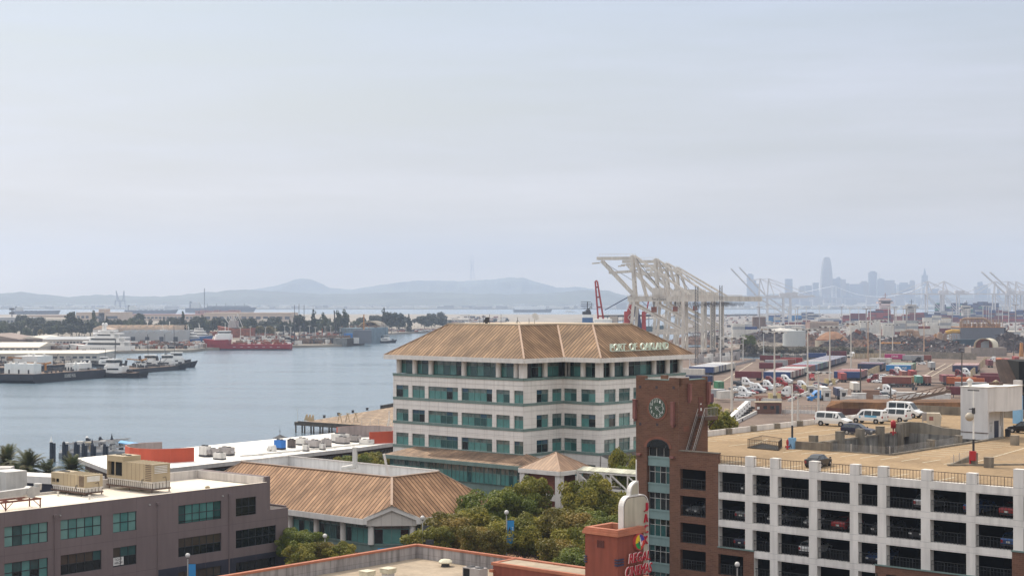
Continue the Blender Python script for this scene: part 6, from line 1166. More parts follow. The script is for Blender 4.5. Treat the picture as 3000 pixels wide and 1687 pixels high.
# ---------------------------------------------------------------- vessels along the left bank (local +x = bow)
M_HBLK=mat('hull_black',(.022,.024,.032),.55,.25,.3,streak=.2);M_HRED=mat('hull_red',(.30,.018,.022),.55,.12,.3,streak=.15);M_DECKB=mat('deck_brown',(.17,.115,.08),.9,.3,.4);M_HGRY=mat('hull_concrete',(.20,.20,.19),.9,.2,.3,streak=.4)
M_BLUEH=mat('hull_blue',(.03,.10,.28),.5,.1,.3);M_ORNG=mat('crane_orange',(.45,.20,.05),.7,.2,.6);M_BOATW=mat('boat_white',(.80,.78,.75),.4,.04,.4,streak=.06)
def boat(name,label,px,pyw,cat,rz,group=None):
    b=G(px,pyw,0.0);t=thing(name,label,cat,b,rz,group);ORG[t]=Vector((0,0,0));return t
def wrail(mb,pts,h,r=.05):
    for a,b in zip(pts,pts[1:]):
        a,b=Vector(a),Vector(b);mb.bar(a+Vector((0,0,h)),b+Vector((0,0,h)),r);n=max(1,int((b-a).length/2))
        for k in range(n+1):c=a.lerp(b,k/n);mb.bar(c,c+Vector((0,0,h)),r)
def tier(mb,x0,x1,w,z0,z1,fr=.0,n=9,k0=.55):
    """deck house rounded towards the front"""
    top,bot=[],[]
    for z,lst,sl in((z0,bot,0),(z1,top,fr)):
        pts=[]
        for t in np.linspace(0,1,n):x=x0+(x1-sl-x0)*t;pts.append((x,w/2*(1 if t<k0 else math.sqrt(max(.02,1-((t-k0)/(1-k0))**2))),z))
        lst+=pts+[(p[0],-p[1],p[2])for p in pts[::-1]]
    mb.loft([bot,top],0,False)
yr=math.pi-.28;t=boat('motor_yacht','big white motor yacht with four rounded decks and twin radar domes',294,1032.5,'yacht',yr);t.scale=(1.1,1.1,1.1)
mb=MB();hull(mb,50,9.5,-1,4.6,bow=.42,stern=.08,sheer=1.5,flare=.9,sternk=.8);mb.build('hull',M_BOATW,t)
for i,(x0,x1,w,z0,z1,fr,nm)in enumerate(((-21,12,8.8,4.6,7.2,1.5,'main_deck'),(-17,9,8.2,7.9,10.2,1.5,'upper_deck'),(-13,4,7.2,10.9,13.0,2,'bridge_deck'),(-9,0,5.4,13.6,14.8,1,'sun_deck'))):
    mb=MB();tier(mb,x0,x1,w,z0,z1,fr);d_=mb.build(nm,M_BOATW,t);mb=MB();tier(mb,x0-3.5,x1+1.8,w+.9,z1,z1+.7,.8);mb.build('deck_overhang',M_BOATW,d_)
    mb=MB();tier(mb,x0+3,x1-.2-fr*.4,w+.06,z0+.9,z1-.35,fr*.5);mb.build('window_band',M_CGL,d_)
mb=MB()
for k in range(7):mb.bx(-6+k*1.7,-5+k*1.7,-4.79,4.79,2.6,3.1)
mb.build('porthole_row',M_CGL,t)
mb=MB();mb.extr([(-4.5,-.8,15.4),(-1.5,-.8,15.4),(-3,-.5,20.2),(-4.2,-.5,20.2)],(0,1.6,0));mb.bx(-4.6,-2.6,-2.6,2.6,18.3,18.6);mb.build('mast',M_BOATW,t)
for y in(-2.0,2.0):mb=MB();mb.ball((-3.5,y,19.7),1.05,12);mb.build('radar_dome',M_BOATW,t)
mb=MB();mb.bar((-24,1,3),(-27,1,.8),1.2,.15);mb.build('gangway',M_ORNG,t)
ang=math.atan2(.945,.33)
def barge(label,corner,L_,Wd,fb,house,text=None,sub=''):
    ux,vx=Vector((.33,.945,0)),Vector((-.945,.33,0));c=Vector((corner[0],corner[1],0));t=thing('tank_barge',label,'barge',c+ux*L_/2+vx*Wd/2,ang,'tank barges moored at the left bank');ORG[t]=Vector((0,0,0))
    mb=MB();a=[(-L_/2+2.5,0),(L_/2-3,0)];mb.loft([[(x,-Wd/2,z0),(x,-Wd/2,fb),(x,Wd/2,fb),(x,Wd/2,z0)]for x,z0 in((-L_/2,1.5),(-L_/2+4,-1),(L_/2-5,-1),(L_/2,1.5))],0,False);hl=mb.build('hull',M_HBLK,t)
    mb=MB();mb.bx(-L_/2+.2,L_/2-.2,-Wd/2+.2,Wd/2-.2,fb,fb+.08);mb.build('deck',M_DECKB,t)
    if text:mb=MB();put_text(mb,text,(-5,-Wd/2-.02,fb-2.6),(1,0,0),(0,0,1),9.5,1.7,(0,-1,0),.05);mb.build('hull_lettering',M_FARW,hl)
    for(x0,x1,y0,y1,h)in house:
        mb=MB();mb.bx(x0,x1,y0,y1,fb+.08,fb+h);dh=mb.build('deck_house',M_WHT,t);mb=MB()
        for k in range(3):y=y0+(y1-y0)*(.15+.33*k);mb.bx(x0-.05,x0,y,y+.9,fb+.2,fb+2.1)
        mb.build('doorway',M_DARK,dh);mb=MB();wrail(mb,[(x0,y0,fb+h),(x0,y1,fb+h),(x1,y1,fb+h)],1.1,.07)
        for k in range(4):mb.lathe((x0+(x1-x0)*random.random(),y0+(y1-y0)*(.1+.25*k),fb+h),[(.7,0),(.7,.7),(.3,1.0)],8)
        mb.build('roof_gear',M_HVACW if h>3 else M_DARK,dh)
    mb=MB();r=random.Random(len(label))
    for k in range(5):y=-Wd*.3+k*Wd*.15;mb.tube((-L_*.25,y,fb+.8),(L_*.42,y,fb+.8),.16,None,6)
    for k in range(26):x=r.uniform(-L_*.25,L_*.43);y=r.uniform(-Wd*.4,Wd*.4);mb.box((x,y,fb+.7),(r.uniform(.5,2),r.uniform(.5,1.5),r.uniform(.8,1.8)),r.random()*3)
    for k in range(9):x=r.uniform(-L_*.3,L_*.4);mb.bar((x,r.uniform(-5,5),fb),(x,r.uniform(-5,5),fb+r.uniform(3,6)),.18)
    mb.build('deck_piping',M_DARK,t)
    mb=MB();x=-L_*.05;mb.tube((x,2,fb),(x,2,fb+4),.5,.5,8);mb.bar((x,2,fb+4),(x-12,4,fb+5),.6);mb.bar((x,2,fb+4),(x+3,1,fb+4.5),.8);mb.build('deck_crane',M_ORNG,t);mb=MB()
    for s in(-1,1):wrail(mb,[(-L_/2+1,s*(Wd/2-.4),fb),(L_/2-1,s*(Wd/2-.4),fb)],1.1,.05)
    mb.build('hand_rail',M_HVAC,t);return t
barge('black tank barge with white deck houses and double hull lettering on its side',(-231,773),62,21,4.3,[(-28,-22,-9,8,5.0),(6,11,-8,-3,3.2),(15,25,-6,3,3.6)],'DOUBLE HULL')
barge('black tank barge with a white stair house behind the lettered barge',(-268,856),66,20,4.0,[(-6,8,-8,7,5.4)])
barge('low dark work barge moored behind the small tug',(-207,880),50,15,2.4,[(-10,-6,-3,2,2.6)])
barge('dark barge carrying yellow gear at the left edge behind the lettered barge',(-302,870),60,20,3.8,[])
def tug(label,px,pyw,rz,L_=24,hullm=M_HBLK,housem=M_BOATW,group='tugs and workboats',mast=9,name='tugboat'):
    t=boat(name,label,px,pyw,'tugboat',rz,group);s=L_/24;B=8.5*s
    mb=MB();hull(mb,L_,B,-1,1.6*s,bow=.36,stern=.2,sheer=1.6*s,flare=.92,sternk=.7);h_=mb.build('hull',hullm,t);mb=MB();rr_=hull_rings(L_+.5,B+.5,1.0*s,1.75*s,bow=.36,stern=.2,sheer=1.6*s,flare=1,sternk=.7);mb.loft(rr_,0,False);mb.build('fender',M_TYRE,h_)
    mb=MB();mb.bx(-L_*.42,-L_*.1,-B*.34,B*.34,1.9*s,2.0*s);mb.build('deck',M_DECKB,t)
    mb=MB();tier(mb,-L_*.16,L_*.24,B*.62,1.7*s,4.5*s,.3*s,k0=.8);hs=mb.build('deck_house',housem,t);mb=MB();mb.bx(-L_*.1,L_*.12,-B*.315,B*.315,3.0*s,3.6*s);mb.build('porthole_row',M_CGL,hs)
    mb=MB();tier(mb,-L_*.02,L_*.2,B*.5,4.5*s,7.0*s,.4*s,k0=.7);wh_=mb.build('wheelhouse',housem,t);mb=MB();tier(mb,-L_*.022,L_*.197,B*.51,5.7*s,6.6*s,.2*s,k0=.7);mb.build('window_band',M_CGL,wh_);mb=MB();mb.bx(-L_*.04,L_*.2,-B*.29,B*.29,7.0*s,7.2*s);mb.build('roof',housem,wh_)
    mb=MB();mb.bar((L_*.04,0,7*s),(L_*.03,0,(7+mast)*s),.22*s);mb.bar((L_*.035,-1.6*s,9.5*s),(L_*.035,1.6*s,9.5*s),.15*s);mb.bar((L_*.035,-1.0*s,12*s),(L_*.035,1.0*s,12*s),.12*s);mb.build('mast',M_DARK,t)
    for y in(-1,1):mb=MB();mb.tube((-L_*.11,y*B*.2,4.4*s),(-L_*.13,y*B*.2,6.6*s),.55*s,.5*s,8);mb.build('funnel',M_DARK,t)
    mb=MB();mb.tube((-L_*.24,-1.2*s,2.6*s),(-L_*.24,1.2*s,2.6*s),.8*s,None,8);mb.box((L_*.33,0,3.2*s),(1.6*s,2*s,1.2*s));mb.build('winch',M_DARK,t);return t
tug('small tug with a white two-tier wheelhouse nudging the lettered barge',343,1105,math.pi-.35,32,mast=8)
for px,py,lb,L_ in((428,1083,'white and black tug, front left one of the moored cluster',29),(478,1083,'white and black tug, front right one of the moored cluster',29),(505,1076,'tug with the tallest black mast at the right of the moored cluster',30)):tug(lb,px,py,.12,L_,mast=10 if px<500 else 14)
b=G(532,1074,0.0);mb=MB();mb.box((b.x,b.y,1.8),(9,6,4.6),.1);mb.box((b.x-2,b.y,4.6),(4,4,1.2),.3);mb.build('work_float',M_HBLK,label='black square float at the right end of the moored tugs',cat='float')
for px,py,lb in((608,1020,'small white workboat lying in front of the red ship'),(838,1017,'small dark tug with a white house at the stern of the red ship'),(1126,1004,'white tug lying off the end of the floating dock'),(312,1074,'white wheelhouse boat behind the small tug')):tug(lb,px,py,.1 if px>700 else math.pi,20 if px!=1126 else 24,M_HBLK if px!=608 else M_BOATW,mast=6 if px<1100 else 13)
t=boat('supply_ship','long red supply ship with a raised bow and white wheelhouse',724,1024.5,'ship',math.pi-.05);L_=72
mb=MB();rg=hull_rings(L_,13,.6,4.6,bow=.22,stern=.06,sheer=.6,flare=.96);mb.loft(rg,0,False);mb.extr([(L_*.26,-6.2,4.4),(L_*.48,-2.0,4.9),(L_*.505,0,8.3),(L_*.26,-6.4,7.8)],(0,.01,0));mb.loft(hull_rings(22,13,4.3,8.2,bow=.5,stern=.02,sheer=.7,flare=.97,x0=L_/2-11),0,False);mb.build('hull',M_HRED,t)
mb=MB();mb.loft(hull_rings(L_-.3,12.7,-1.5,.95,bow=.22,stern=.06,flare=.97),0,False);mb.build('boot_top',M_HBLK,t)
mb=MB();tier(mb,13,27,10,8.2,12.5,1,k0=.8);tier(mb,14,24,8.5,12.5,15.5,.8,k0=.8);w_=mb.build('wheelhouse',M_BOATW,t);mb=MB();tier(mb,13.9,24.1,8.7,13.6,14.7,.4,k0=.8);mb.build('window_band',M_CGL,w_);mb=MB();mb.bar((18,0,15.5),(18,0,22),.3);mb.bar((18,-2,18.5),(18,2,18.5),.2);mb.bar((15,2,15.5),(15,2,20),.2);mb.build('mast',M_WHT,t)
mb=MB();r=random.Random(4)
for k in range(30):x=r.uniform(-33,11);mb.box((x,r.uniform(-5,5),5.2),(r.uniform(.8,3),r.uniform(.8,2),r.uniform(1,2.4)),r.random())
mb.build('deck_cargo',M_RUST,t);mb=MB()
for k in range(7):x=-28+k*6;mb.bx(x,x+2.2,-6.52,6.52,2.4,2.6)
mb.build('white_draught_lines',M_WHT,t)
t=boat('shipyard_vessel','dark red vessel hauled out on the hard behind the red ship',690,998,'ship',math.pi-.3);ORG[t]=Vector((0,0,0));mb=MB();hull(mb,40,10,3,12,sheer=3);mb.build('hull',M_RUST,t);mb=MB();tier(mb,-2,8,7,13,20,1);mb.build('wheelhouse',M_HVAC,t);mb=MB()
for k in range(4):mb.bar((-8+k*4,0,13),(-2+k*5,0,27-k),.5);mb.bar((-8+k*4,2,26),(6-k,0,14),.4)
mb.build('gallows',M_HVACW,t)
for i,(px,py,L_,lb,rz)in enumerate(((556,1008,34,'white ferry with a blue hull drawn up by the boatyard',-.35),(588,1000,26,'smaller white ferry moored behind the blue-hulled one',-.2),(482,1006,30,'white workboat with a rust red bottom on the slip by the long shed',.2))):
    t=boat('ferry',lb,px,py,'ferry',rz,'ferries at the boatyard');mb=MB();hull(mb,L_,10,.5,4.8,bow=.3,sheer=1.2,flare=.9);mb.build('hull',M_BLUEH if i<2 else M_RUST,t)
    for k,(a,b,z)in enumerate(((-.46,.3,4.8),(-.42,.22,7.6),(-.2,.12,10.4))):
        mb=MB();tier(mb,L_*a,L_*b,9-k,z,z+2.5,.8,k0=.7);d_=mb.build('cabin',M_BOATW,t);mb=MB();tier(mb,L_*a+1,L_*b-.1,9.1-k,z+1.0,z+1.9,.5,k0=.7);mb.build('window_band',M_CGL,d_)
    mb=MB();mb.bar((-1,0,12.9),(-2,0,18),.3);mb.bar((-1.5,-2,15),(-1.5,2,15),.2);mb.build('mast',M_BOATW,t)
t=boat('sailing_ship','old black sailing ship with three bare masts, seen nearly bow on',876,1013.5,'sailing ship',-1.9);mb=MB();hull(mb,44,9.5,-1,4.5,bow=.35,sheer=3.5,flare=.75);mb.build('hull',M_HBLK,t);mb=MB();mb.bx(-14,10,-3,3,4.4,5.6);mb.build('deck_house',M_DECKB,t)
for k,(x,y,h)in enumerate(((-13,-5,36),(0,0,37),(12,5.5,36))):mb=MB();mb.tube((x,y*.3,3),(x,y*.3,h),.42,.2,6);mb.bar((x,-3,h*.72),(x,3,h*.72),.2);mb.bar((x-5,-4.4,5),(x,y*.3,h*.75),.1);mb.bar((x+5,4.4,5),(x,y*.3,h*.75),.1);mb.build('mast',M_DARK,t)
mb=MB();mb.bar((20,0,6.5),(31,0,9.5),.45);mb.build('bowsprit',M_DARK,t)
def dockbox(name,label,px0,px1,pyw,h,m,Wd=14,cat='dock',extra=None,sk=0):
    a,b=G(px0,pyw,0.0),G(px1,pyw-sk,0.0);t=thing(name,label,cat,(a+b)/2,math.atan2(b.y-a.y,b.x-a.x));ORG[t]=Vector((0,0,0));L_=(b-a).length;mb=MB();mb.bx(-L_/2,L_/2,0,Wd,-1,h);mb.build('wall',m,t)
    if extra:extra(t,L_,h,Wd)
    return t
def clut(t,L_,h,Wd):
    mb=MB();r=random.Random(int(L_*10))
    for k in range(22):mb.box((r.uniform(-L_/2,L_/2)*.92,r.uniform(1,Wd-1),h+.9),(r.uniform(1,3),r.uniform(1,3),r.uniform(1,3)),r.random())
    for k in range(6):x=r.uniform(-L_/2,L_/2);mb.bar((x,3,h),(x+r.uniform(-1,1),3,h+r.uniform(4,9)),.3)
    mb.build('deck_clutter',M_DECKB,t)
def ribs(t,L_,h,Wd):
    mb=MB();n=int(L_/2.2)
    for k in range(n):x=-L_/2+L_*(k+.5)/n;mb.bx(x-.35,x+.35,-.5,-.01,0,h-.4)
    mb.build('fender_piles',M_TIMB,t);clut(t,L_,h,Wd)
dockbox('low_barge','low wooden dock barge beside the black sailing ship',891,944,1014.5,2.6,M_TIMB,12,'barge',clut);dockbox('dock_barge','grey concrete dock barge left of the floating dry dock',944,1004,1013.5,6.5,M_HGRY,14,'barge',clut,5)
dockbox('concrete_pier','ribbed concrete pier in front of the floating dry dock',1016,1067,1015,7.2,M_HGRY,12,'pier',ribs,6)
t=dockbox('floating_dock','blue-grey floating dry dock with a high sheer wall',1068,1137,1007,14.5,mat('dock_bluegrey',(.17,.23,.27),.7,.15,.2,streak=.3),26,'dry dock',clut,4);mb=MB();mb.bx(-17.5,-14,-.2,3,0,14);mb.build('wing_end',M_HGRY,t)
b=G(1020,1006,2.0);mb=MB();mb.box((b.x,b.y,6.5),(8,6,9),.1);mb.box((b.x+12,b.y+6,8),(16,9,12),.1,1);mb.build('tarped_hull',[mat('tarp_blue',(.03,.16,.42),.7,.2,.3),M_HULLG],label='vessel wrapped in bright blue tarpaulin behind the concrete pier',cat='vessel')
Ys=1560;xs=[(px-CX)*Ys/F for px in(1046,1116)];xc=sum(xs)/2;R_a=(xs[1]-xs[0])/2;zb_=11.5;sh_=thing('arch_shed','big arched dry dock shed with an open dark end','shed',(xc,Ys,2));mb=MB();n=18;pr_=[(xc+R_a*math.cos(a),zb_+R_a*.72*math.sin(a))for a in np.linspace(math.pi,0,n)]
mb.loft([[(x,Ys,z)for x,z in pr_],[(x+4,Ys+36,z)for x,z in pr_]],0,True,False,False);mb.build('roof',mat('shed_roof',(.22,.19,.15),.8,.2,.1),sh_)
mb=MB();pr2=[(xc+(R_a-1.3)*math.cos(a),zb_+(R_a-1.3)*.72*math.sin(a))for a in np.linspace(math.pi,0,n)];vs=[(x,Ys-.4,z)for x,z in pr_]+[(x,Ys-.4,z)for x,z in pr2];mb.add(vs,[(i,i+1,n+i+1,n+i)for i in range(n-1)]);mb.build('arch_rim',M_TANM,sh_)
mb=MB();mb.bx(xs[0],xs[0]+.6,Ys,Ys+36,2,zb_);mb.bx(xs[1]-.6,xs[1],Ys,Ys+36,2,zb_);mb.poly([(x+3,Ys+30,z)for x,z in pr2]);mb.build('side_wall',M_DARK,sh_)
for px,py0,py1,m,lb,ln in((1066,966,921,M_ORNG,'orange and white derrick pole in front of the arched shed',0),(984,975,909,M_DARK,'dark lattice derrick left of the arched shed',5),(944,1000,962,M_RUST,'short rusty crane post on the dock barge',0)):
    Y=1480;p,q=P(px,py0,Y),P(px-ln,py1,Y);mb=MB();p.z=min(p.z,12);mb.bar(p,q,1.0);mb.bar(p+Vector((5,0,3)),q-Vector((0,0,8)),.35);mb.bar(p+Vector((-2,0,0)),p+Vector((6,0,0)),1.5);mb.build('derrick',m,label=lb,cat='derrick')
# ---------------------------------------------------------------- sheds and works of the left bank
M_SHW=mat('shed_white_roof',(.66,.60,.51),.8,.05,.03);M_SHWALL=mat('shed_wall',(.52,.48,.43),.9,.1,.05,streak=.15);M_SHT=mat('far_tan',(.47,.37,.29),.9,.1,.03);M_SHB=mat('shed_brown',(.26,.20,.17),.9,.1,.05);M_SHG=mat('shed_grey',(.36,.37,.38),.85,.1,.05);M_WINB=mat('shed_window',(.05,.06,.075),.3,.3,.1)
def shed(label,px0,px1,pyb,pyt,depth,wm,rm,rz=0.0,wins=0,roof='flat',cat='shed',name='shed',zg=2.0,pitch=.0,doors=0):
    Y=(H-zg)*F/(pyb-HY);x0,x1=(px0-CX)*Y/F,(px1-CX)*Y/F;h=(pyb-pyt)*Y/F;w=x1-x0
    t=thing(name,label,cat,((x0+x1)/2,Y,zg),rz);ORG[t]=Vector((0,0,0));mb=MB();mb.bx(-w/2,w/2,0,depth,0,h);mb.build('wall',wm,t);mb=MB()
    if roof=='flat':mb.bx(-w/2-.6,w/2+.6,-.6,depth+.6,h,h+.5+pitch*0)
    elif roof=='gable':mb.extr([(-w/2-.5,-.5,h),(w/2+.5,-.5,h),(0,-.5,h+w*.09)],(0,depth+1,0))
    elif roof=='low':mb.extr([(-w/2-.5,-.5,h),(-w/2-.5,depth,h),(-w/2-.5,depth*.5,h+depth*.05)],(w+1,0,0))
    elif roof=='saw':
        n=max(4,int(w/7));s=w/n
        for k in range(n):x=-w/2+k*s;mb.extr([(x,0,h),(x+s,0,h),(x+s,0,h+s*.42)],(0,depth,0))
    mb.build('roof',rm,t)
    if wins:
        for r_,k in((.5,1),)if wins<40 else((.3,1),(.68,1)):
            for j in range(min(wins,24)):x=-w/2+w*(j+.5)/min(wins,24);mb=MB();mb.bx(x-w/min(wins,24)*.33,x+w/min(wins,24)*.33,-.12,-.01,h*(r_-.13),h*(r_+.16));mb.build('window',M_WINB,t)
    for j in range(doors):x=-w/2+w*(j+.5)/doors;mb=MB();mb.bx(x-w/doors*.3,x+w/doors*.3,-.2,-.01,0,h*.7);mb.build('door',M_SHG if j%2 else M_WINB,t)
    return t
shed('big white-roofed warehouse behind the tank barges',-170,283,1057,1037,62,M_SHWALL,M_SHW,.06,24,'flat');shed('second white-roofed warehouse at the left edge',-160,112,1030,1017,60,M_SHWALL,M_SHW,.06,16,'low')
shed('brown gabled shed at the left edge',-120,55,1012,994,60,M_SHB,M_SHB,0,0,'gable');shed('brown shed with a white gabled roof beside the long low works',50,128,1010,992,60,M_SHB,M_SHW,0,3,'gable')
shed('long low pale works with a row of windows behind the yacht',125,262,1013,994,40,M_SHWALL,M_SHG,0,14,'low');shed('tan sawtooth-roofed shipyard hall',272,514,988,962,60,M_SHT,mat('saw_roof',(.55,.44,.34),.85,.12,.1),0,0,'saw');shed('grey sawtooth hall with tall doors in front of the tan one',338,525,1006,978,50,M_SHG,M_SHG,0,0,'saw',doors=9)
shed('plain white end wall building left of the tan sawtooth hall',272,326,990,965,30,mat('shed_palewall',(.60,.58,.57),.9,.06,.05),M_SHT,0,0,'gable')
shed('long white office block among the left trees',84,192,950,934,60,M_SHW,M_SHW,0,20);shed('tan hangar at the left behind the trees',78,182,940,924,90,M_SHT,M_SHB);shed('tan hangar block left of the stepped tower',223,262,942,916,90,M_SHT,M_SHT,0,3);shed('big tan hangar with a stepped tower',262,352,944,916,90,M_SHT,M_SHT,0,2)
shed('tan hangar tower rising above the hangar roofs',289,306,944,906,40,M_SHT,M_SHT);shed('long tan hangar with a red roof edge',350,600,940,922,90,M_SHT,mat('roof_redbrown',(.30,.13,.10),.9,.15,.1),0,22);shed('longest tan hangar right of the red stacks',598,852,946,917,90,M_SHT,M_SHT,0,12);shed('pale grey flat building at the far left edge',-90,84,952,931,60,M_SHG,M_SHG,0,16);shed('small white block in front of the longest hangar',763,792,952,936,20,M_SHW,M_SHW);shed('pale low block behind the hipped roof',1290,1372,946,936,30,M_SHWALL,M_SHW,0,8);shed('small white canopy on the far flat land',1349,1377,926,922,30,M_SHW,M_SHW)
for k,(px0,px1)in enumerate(((572,580),(586,602),(604,622),(626,640),(644,668),(668,698))):shed('rust red container stack on the hangar roof line, %s from the left'%ordn(k+1),px0,px1,925,909 if k%2 else 911,40,M_RUST,M_RUST,cat='stack',name='container_stack')
yc=MB();r=random.Random(11)
def clutter(px0,px1,py0,py1,n,zg,big=(1,5),hh=(1,3.5),mats_=5):
    for _ in range(n):
        px,py=r.uniform(px0,px1),r.uniform(py0,py1);g=G(px,py,zg);h=r.uniform(*hh);yc.box((g.x,g.y,zg+h/2),(r.uniform(*big),r.uniform(*big),h),r.random()*3,r.randrange(mats_))
clutter(340,600,1006,1021,260,2.0);clutter(380,565,1017,1022,120,2.0,(1,4),(1,3));clutter(700,880,985,1010,260,2.0);clutter(880,1040,984,1008,220,2.0,(1,7),(1,6));clutter(120,240,1014,1026,90,2.0,(2,8),(1,3.5));clutter(1140,1300,966,972,130,2.0,(2,6),(1,2.4));clutter(1320,1480,930,955,90,2.0,(3,12),(1,4));clutter(0,280,1034,1062,60,2.0,(1,4),(1,3));clutter(600,860,975,985,80,2.0,(2,7),(1,4))
yc.build('yard_clutter',[M_HVACW,M_RUST,M_DARK,M_HVAC,M_DECKB],label='scattered boats, crates and gear along the left bank yards',cat='yard clutter',kind='stuff')
for k,(px,pyb,pyt)in enumerate(((35,948,904),(497,985,941),(1370,944,920))):
    b=G(px,pyb,2.0);h=(pyb-pyt)*b.y/F;mb=MB();mb.bar(b,b+Vector((0,0,h)),1.3 if k==0 else .7)
    if k==0:
        for z in(.7,.97):mb.box((b.x,b.y,2+h*z),(8,3,3.5))
    mb.build('antenna_tower',M_DARK if k==0 else M_WHT,label=('dark cellular mast with two antenna rings at the left edge','slim white light pole behind the sawtooth hall','slim white pole on the far flat land')[k],cat='mast')
for k in range(16):
    px=705+k*24+(k*37%11);b=G(px,1000-(k%3)*4,2.0);mb=MB();mb.bar(b,b+Vector((0,0,13)),.35);mb.bar(b+Vector((-1.5,0,13)),b+Vector((1.5,0,13)),.4);mb.build('light_pole',M_HVACW,label='pale boatyard light pole, %s from the left'%ordn(k+1),cat='light pole',group='boatyard light poles')
b=G(691,965,2.0);mb=MB()
for k in range(7):mb.bar(b+Vector((-14+k*4.7,0,0)),b+Vector((-14+k*4.7,0,16)),.3)
for k in range(5):mb.bar(b+Vector((-14,0,3+k*3.2)),b+Vector((14.2,0,3+k*3.2)),.3)
mb.build('scaffold',M_HVAC,label='tall open scaffold frame in front of the longest hangar',cat='scaffold')
# ---------------------------------------------------------------- far trees
def far_p(name,lobes,n,size,m,seed,cat='tree'):return tree_proto(name,'far tree',lobes,n,size,m,seed,.35,3,cat,False,clump=.7)
FP={'dark':far_p('round_tree',lobes_round(3,6.5,7.5,5.2,14,.42),1500,1.25,L_FARD,91),'mid':far_p('round_tree',lobes_round(5,6.5,7.0,5.0,14,.42),1500,1.2,L_FARM,92),'yel':far_p('round_tree',lobes_round(6,4.5,8,6.5,14,.4),1200,1.1,L_FARY,93),
      'con':far_p('conifer_tree',[(0,0,2+i*2.3,3.8*(1-i/8.2),2.0)for i in range(8)]+[(1.5*math.cos(i*2),1.5*math.sin(i*2),3+i*1.8,2.2*(1-i/11),1.2)for i in range(9)],1500,1.15,L_FARD,94),'tall':far_p('tall_tree',[(random.uniform(-1.6,1.6),random.uniform(-1.6,1.6),4+i*1.9,2.6-(abs(i-3)*.25),2.3)for i in range(9)],1400,1.15,L_FARM,95),'gum':far_p('tall_tree',lobes_round(9,5.0,12,7.5,10,.36),1300,1.2,L_FARD,96)}
HT={'dark':12.8,'mid':12.2,'yel':14.5,'con':20,'tall':21.5,'gum':20}
cnt={};first=set();r=random.Random(31)
NM={'dark':'dark round tree','mid':'mid green round tree','yel':'yellowing tree','con':'dark conifer','tall':'tall narrow tree','gum':'tall ragged tree'}
TL=[(65,968,922,'dark'),(122,968,928,'dark'),(208,985,903,'gum'),(232,985,932,'dark'),(275,975,908,'tall'),(312,980,925,'con'),(405,972,918,'dark'),(480,975,928,'con'),(535,985,911,'con'),(592,985,921,'con'),(640,985,930,'dark'),(733,985,932,'dark'),(918,985,906,'con'),(948,985,914,'tall'),(990,985,908,'tall'),(1010,985,905,'tall'),(1125,976,902,'con'),(1146,976,914,'dark'),(1166,974,917,'dark'),(1198,972,919,'con'),(1238,968,924,'gum'),(1265,967,924,'gum'),(1284,966,928,'dark'),(713,990,950,'yel'),(738,990,954,'yel'),(760,992,948,'yel'),(789,992,948,'yel'),(801,990,956,'yel'),(1000,985,925,'dark'),(880,985,922,'dark'),(1318,950,938,'dark'),(1300,948,940,'dark'),(1450,946,934,'dark'),(1486,946,932,'dark'),(1430,943,928,'gum'),(118,990,960,'yel'),(170,985,950,'mid'),(80,990,958,'mid')]
for k in range(170):
    px=-10+k*7.75+r.uniform(-5,5);base=985 if px<1050 else 978-(px-1050)*.055
    if px<285:base=990
    py=base-r.uniform(0,13);TL.append((px,py,py-r.uniform(30,48)*(1.0 if px<1000 else .85),r.choice(('dark','dark','mid','mid','dark','con','tall','gum')if px<1050 else('dark','dark','gum'))))
TL.sort(key=lambda q:q[0])
for(px,pyb,pyt,kd)in TL:
    b=G(px,pyb,2.0);s=max(.4,(pyb-pyt)*b.y/F/HT[kd]);cnt[kd]=cnt.get(kd,0)+1;lb='%s on the far bank, %s such from the left'%(NM[kd],ordn(cnt[kd]));w=s*r.uniform(.85,1.1)if kd not in('con','tall')else s*.95
    w=min(w,1.5)
    if kd not in first:first.add(kd);o=FP[kd];o.location=b;o['label']=lb;o['group']='trees of the far left bank';o.scale=(w,w,s)
    else:dup(FP[kd],b,r.random()*6,lb,scale=(w,w,s),group='trees of the far left bank')
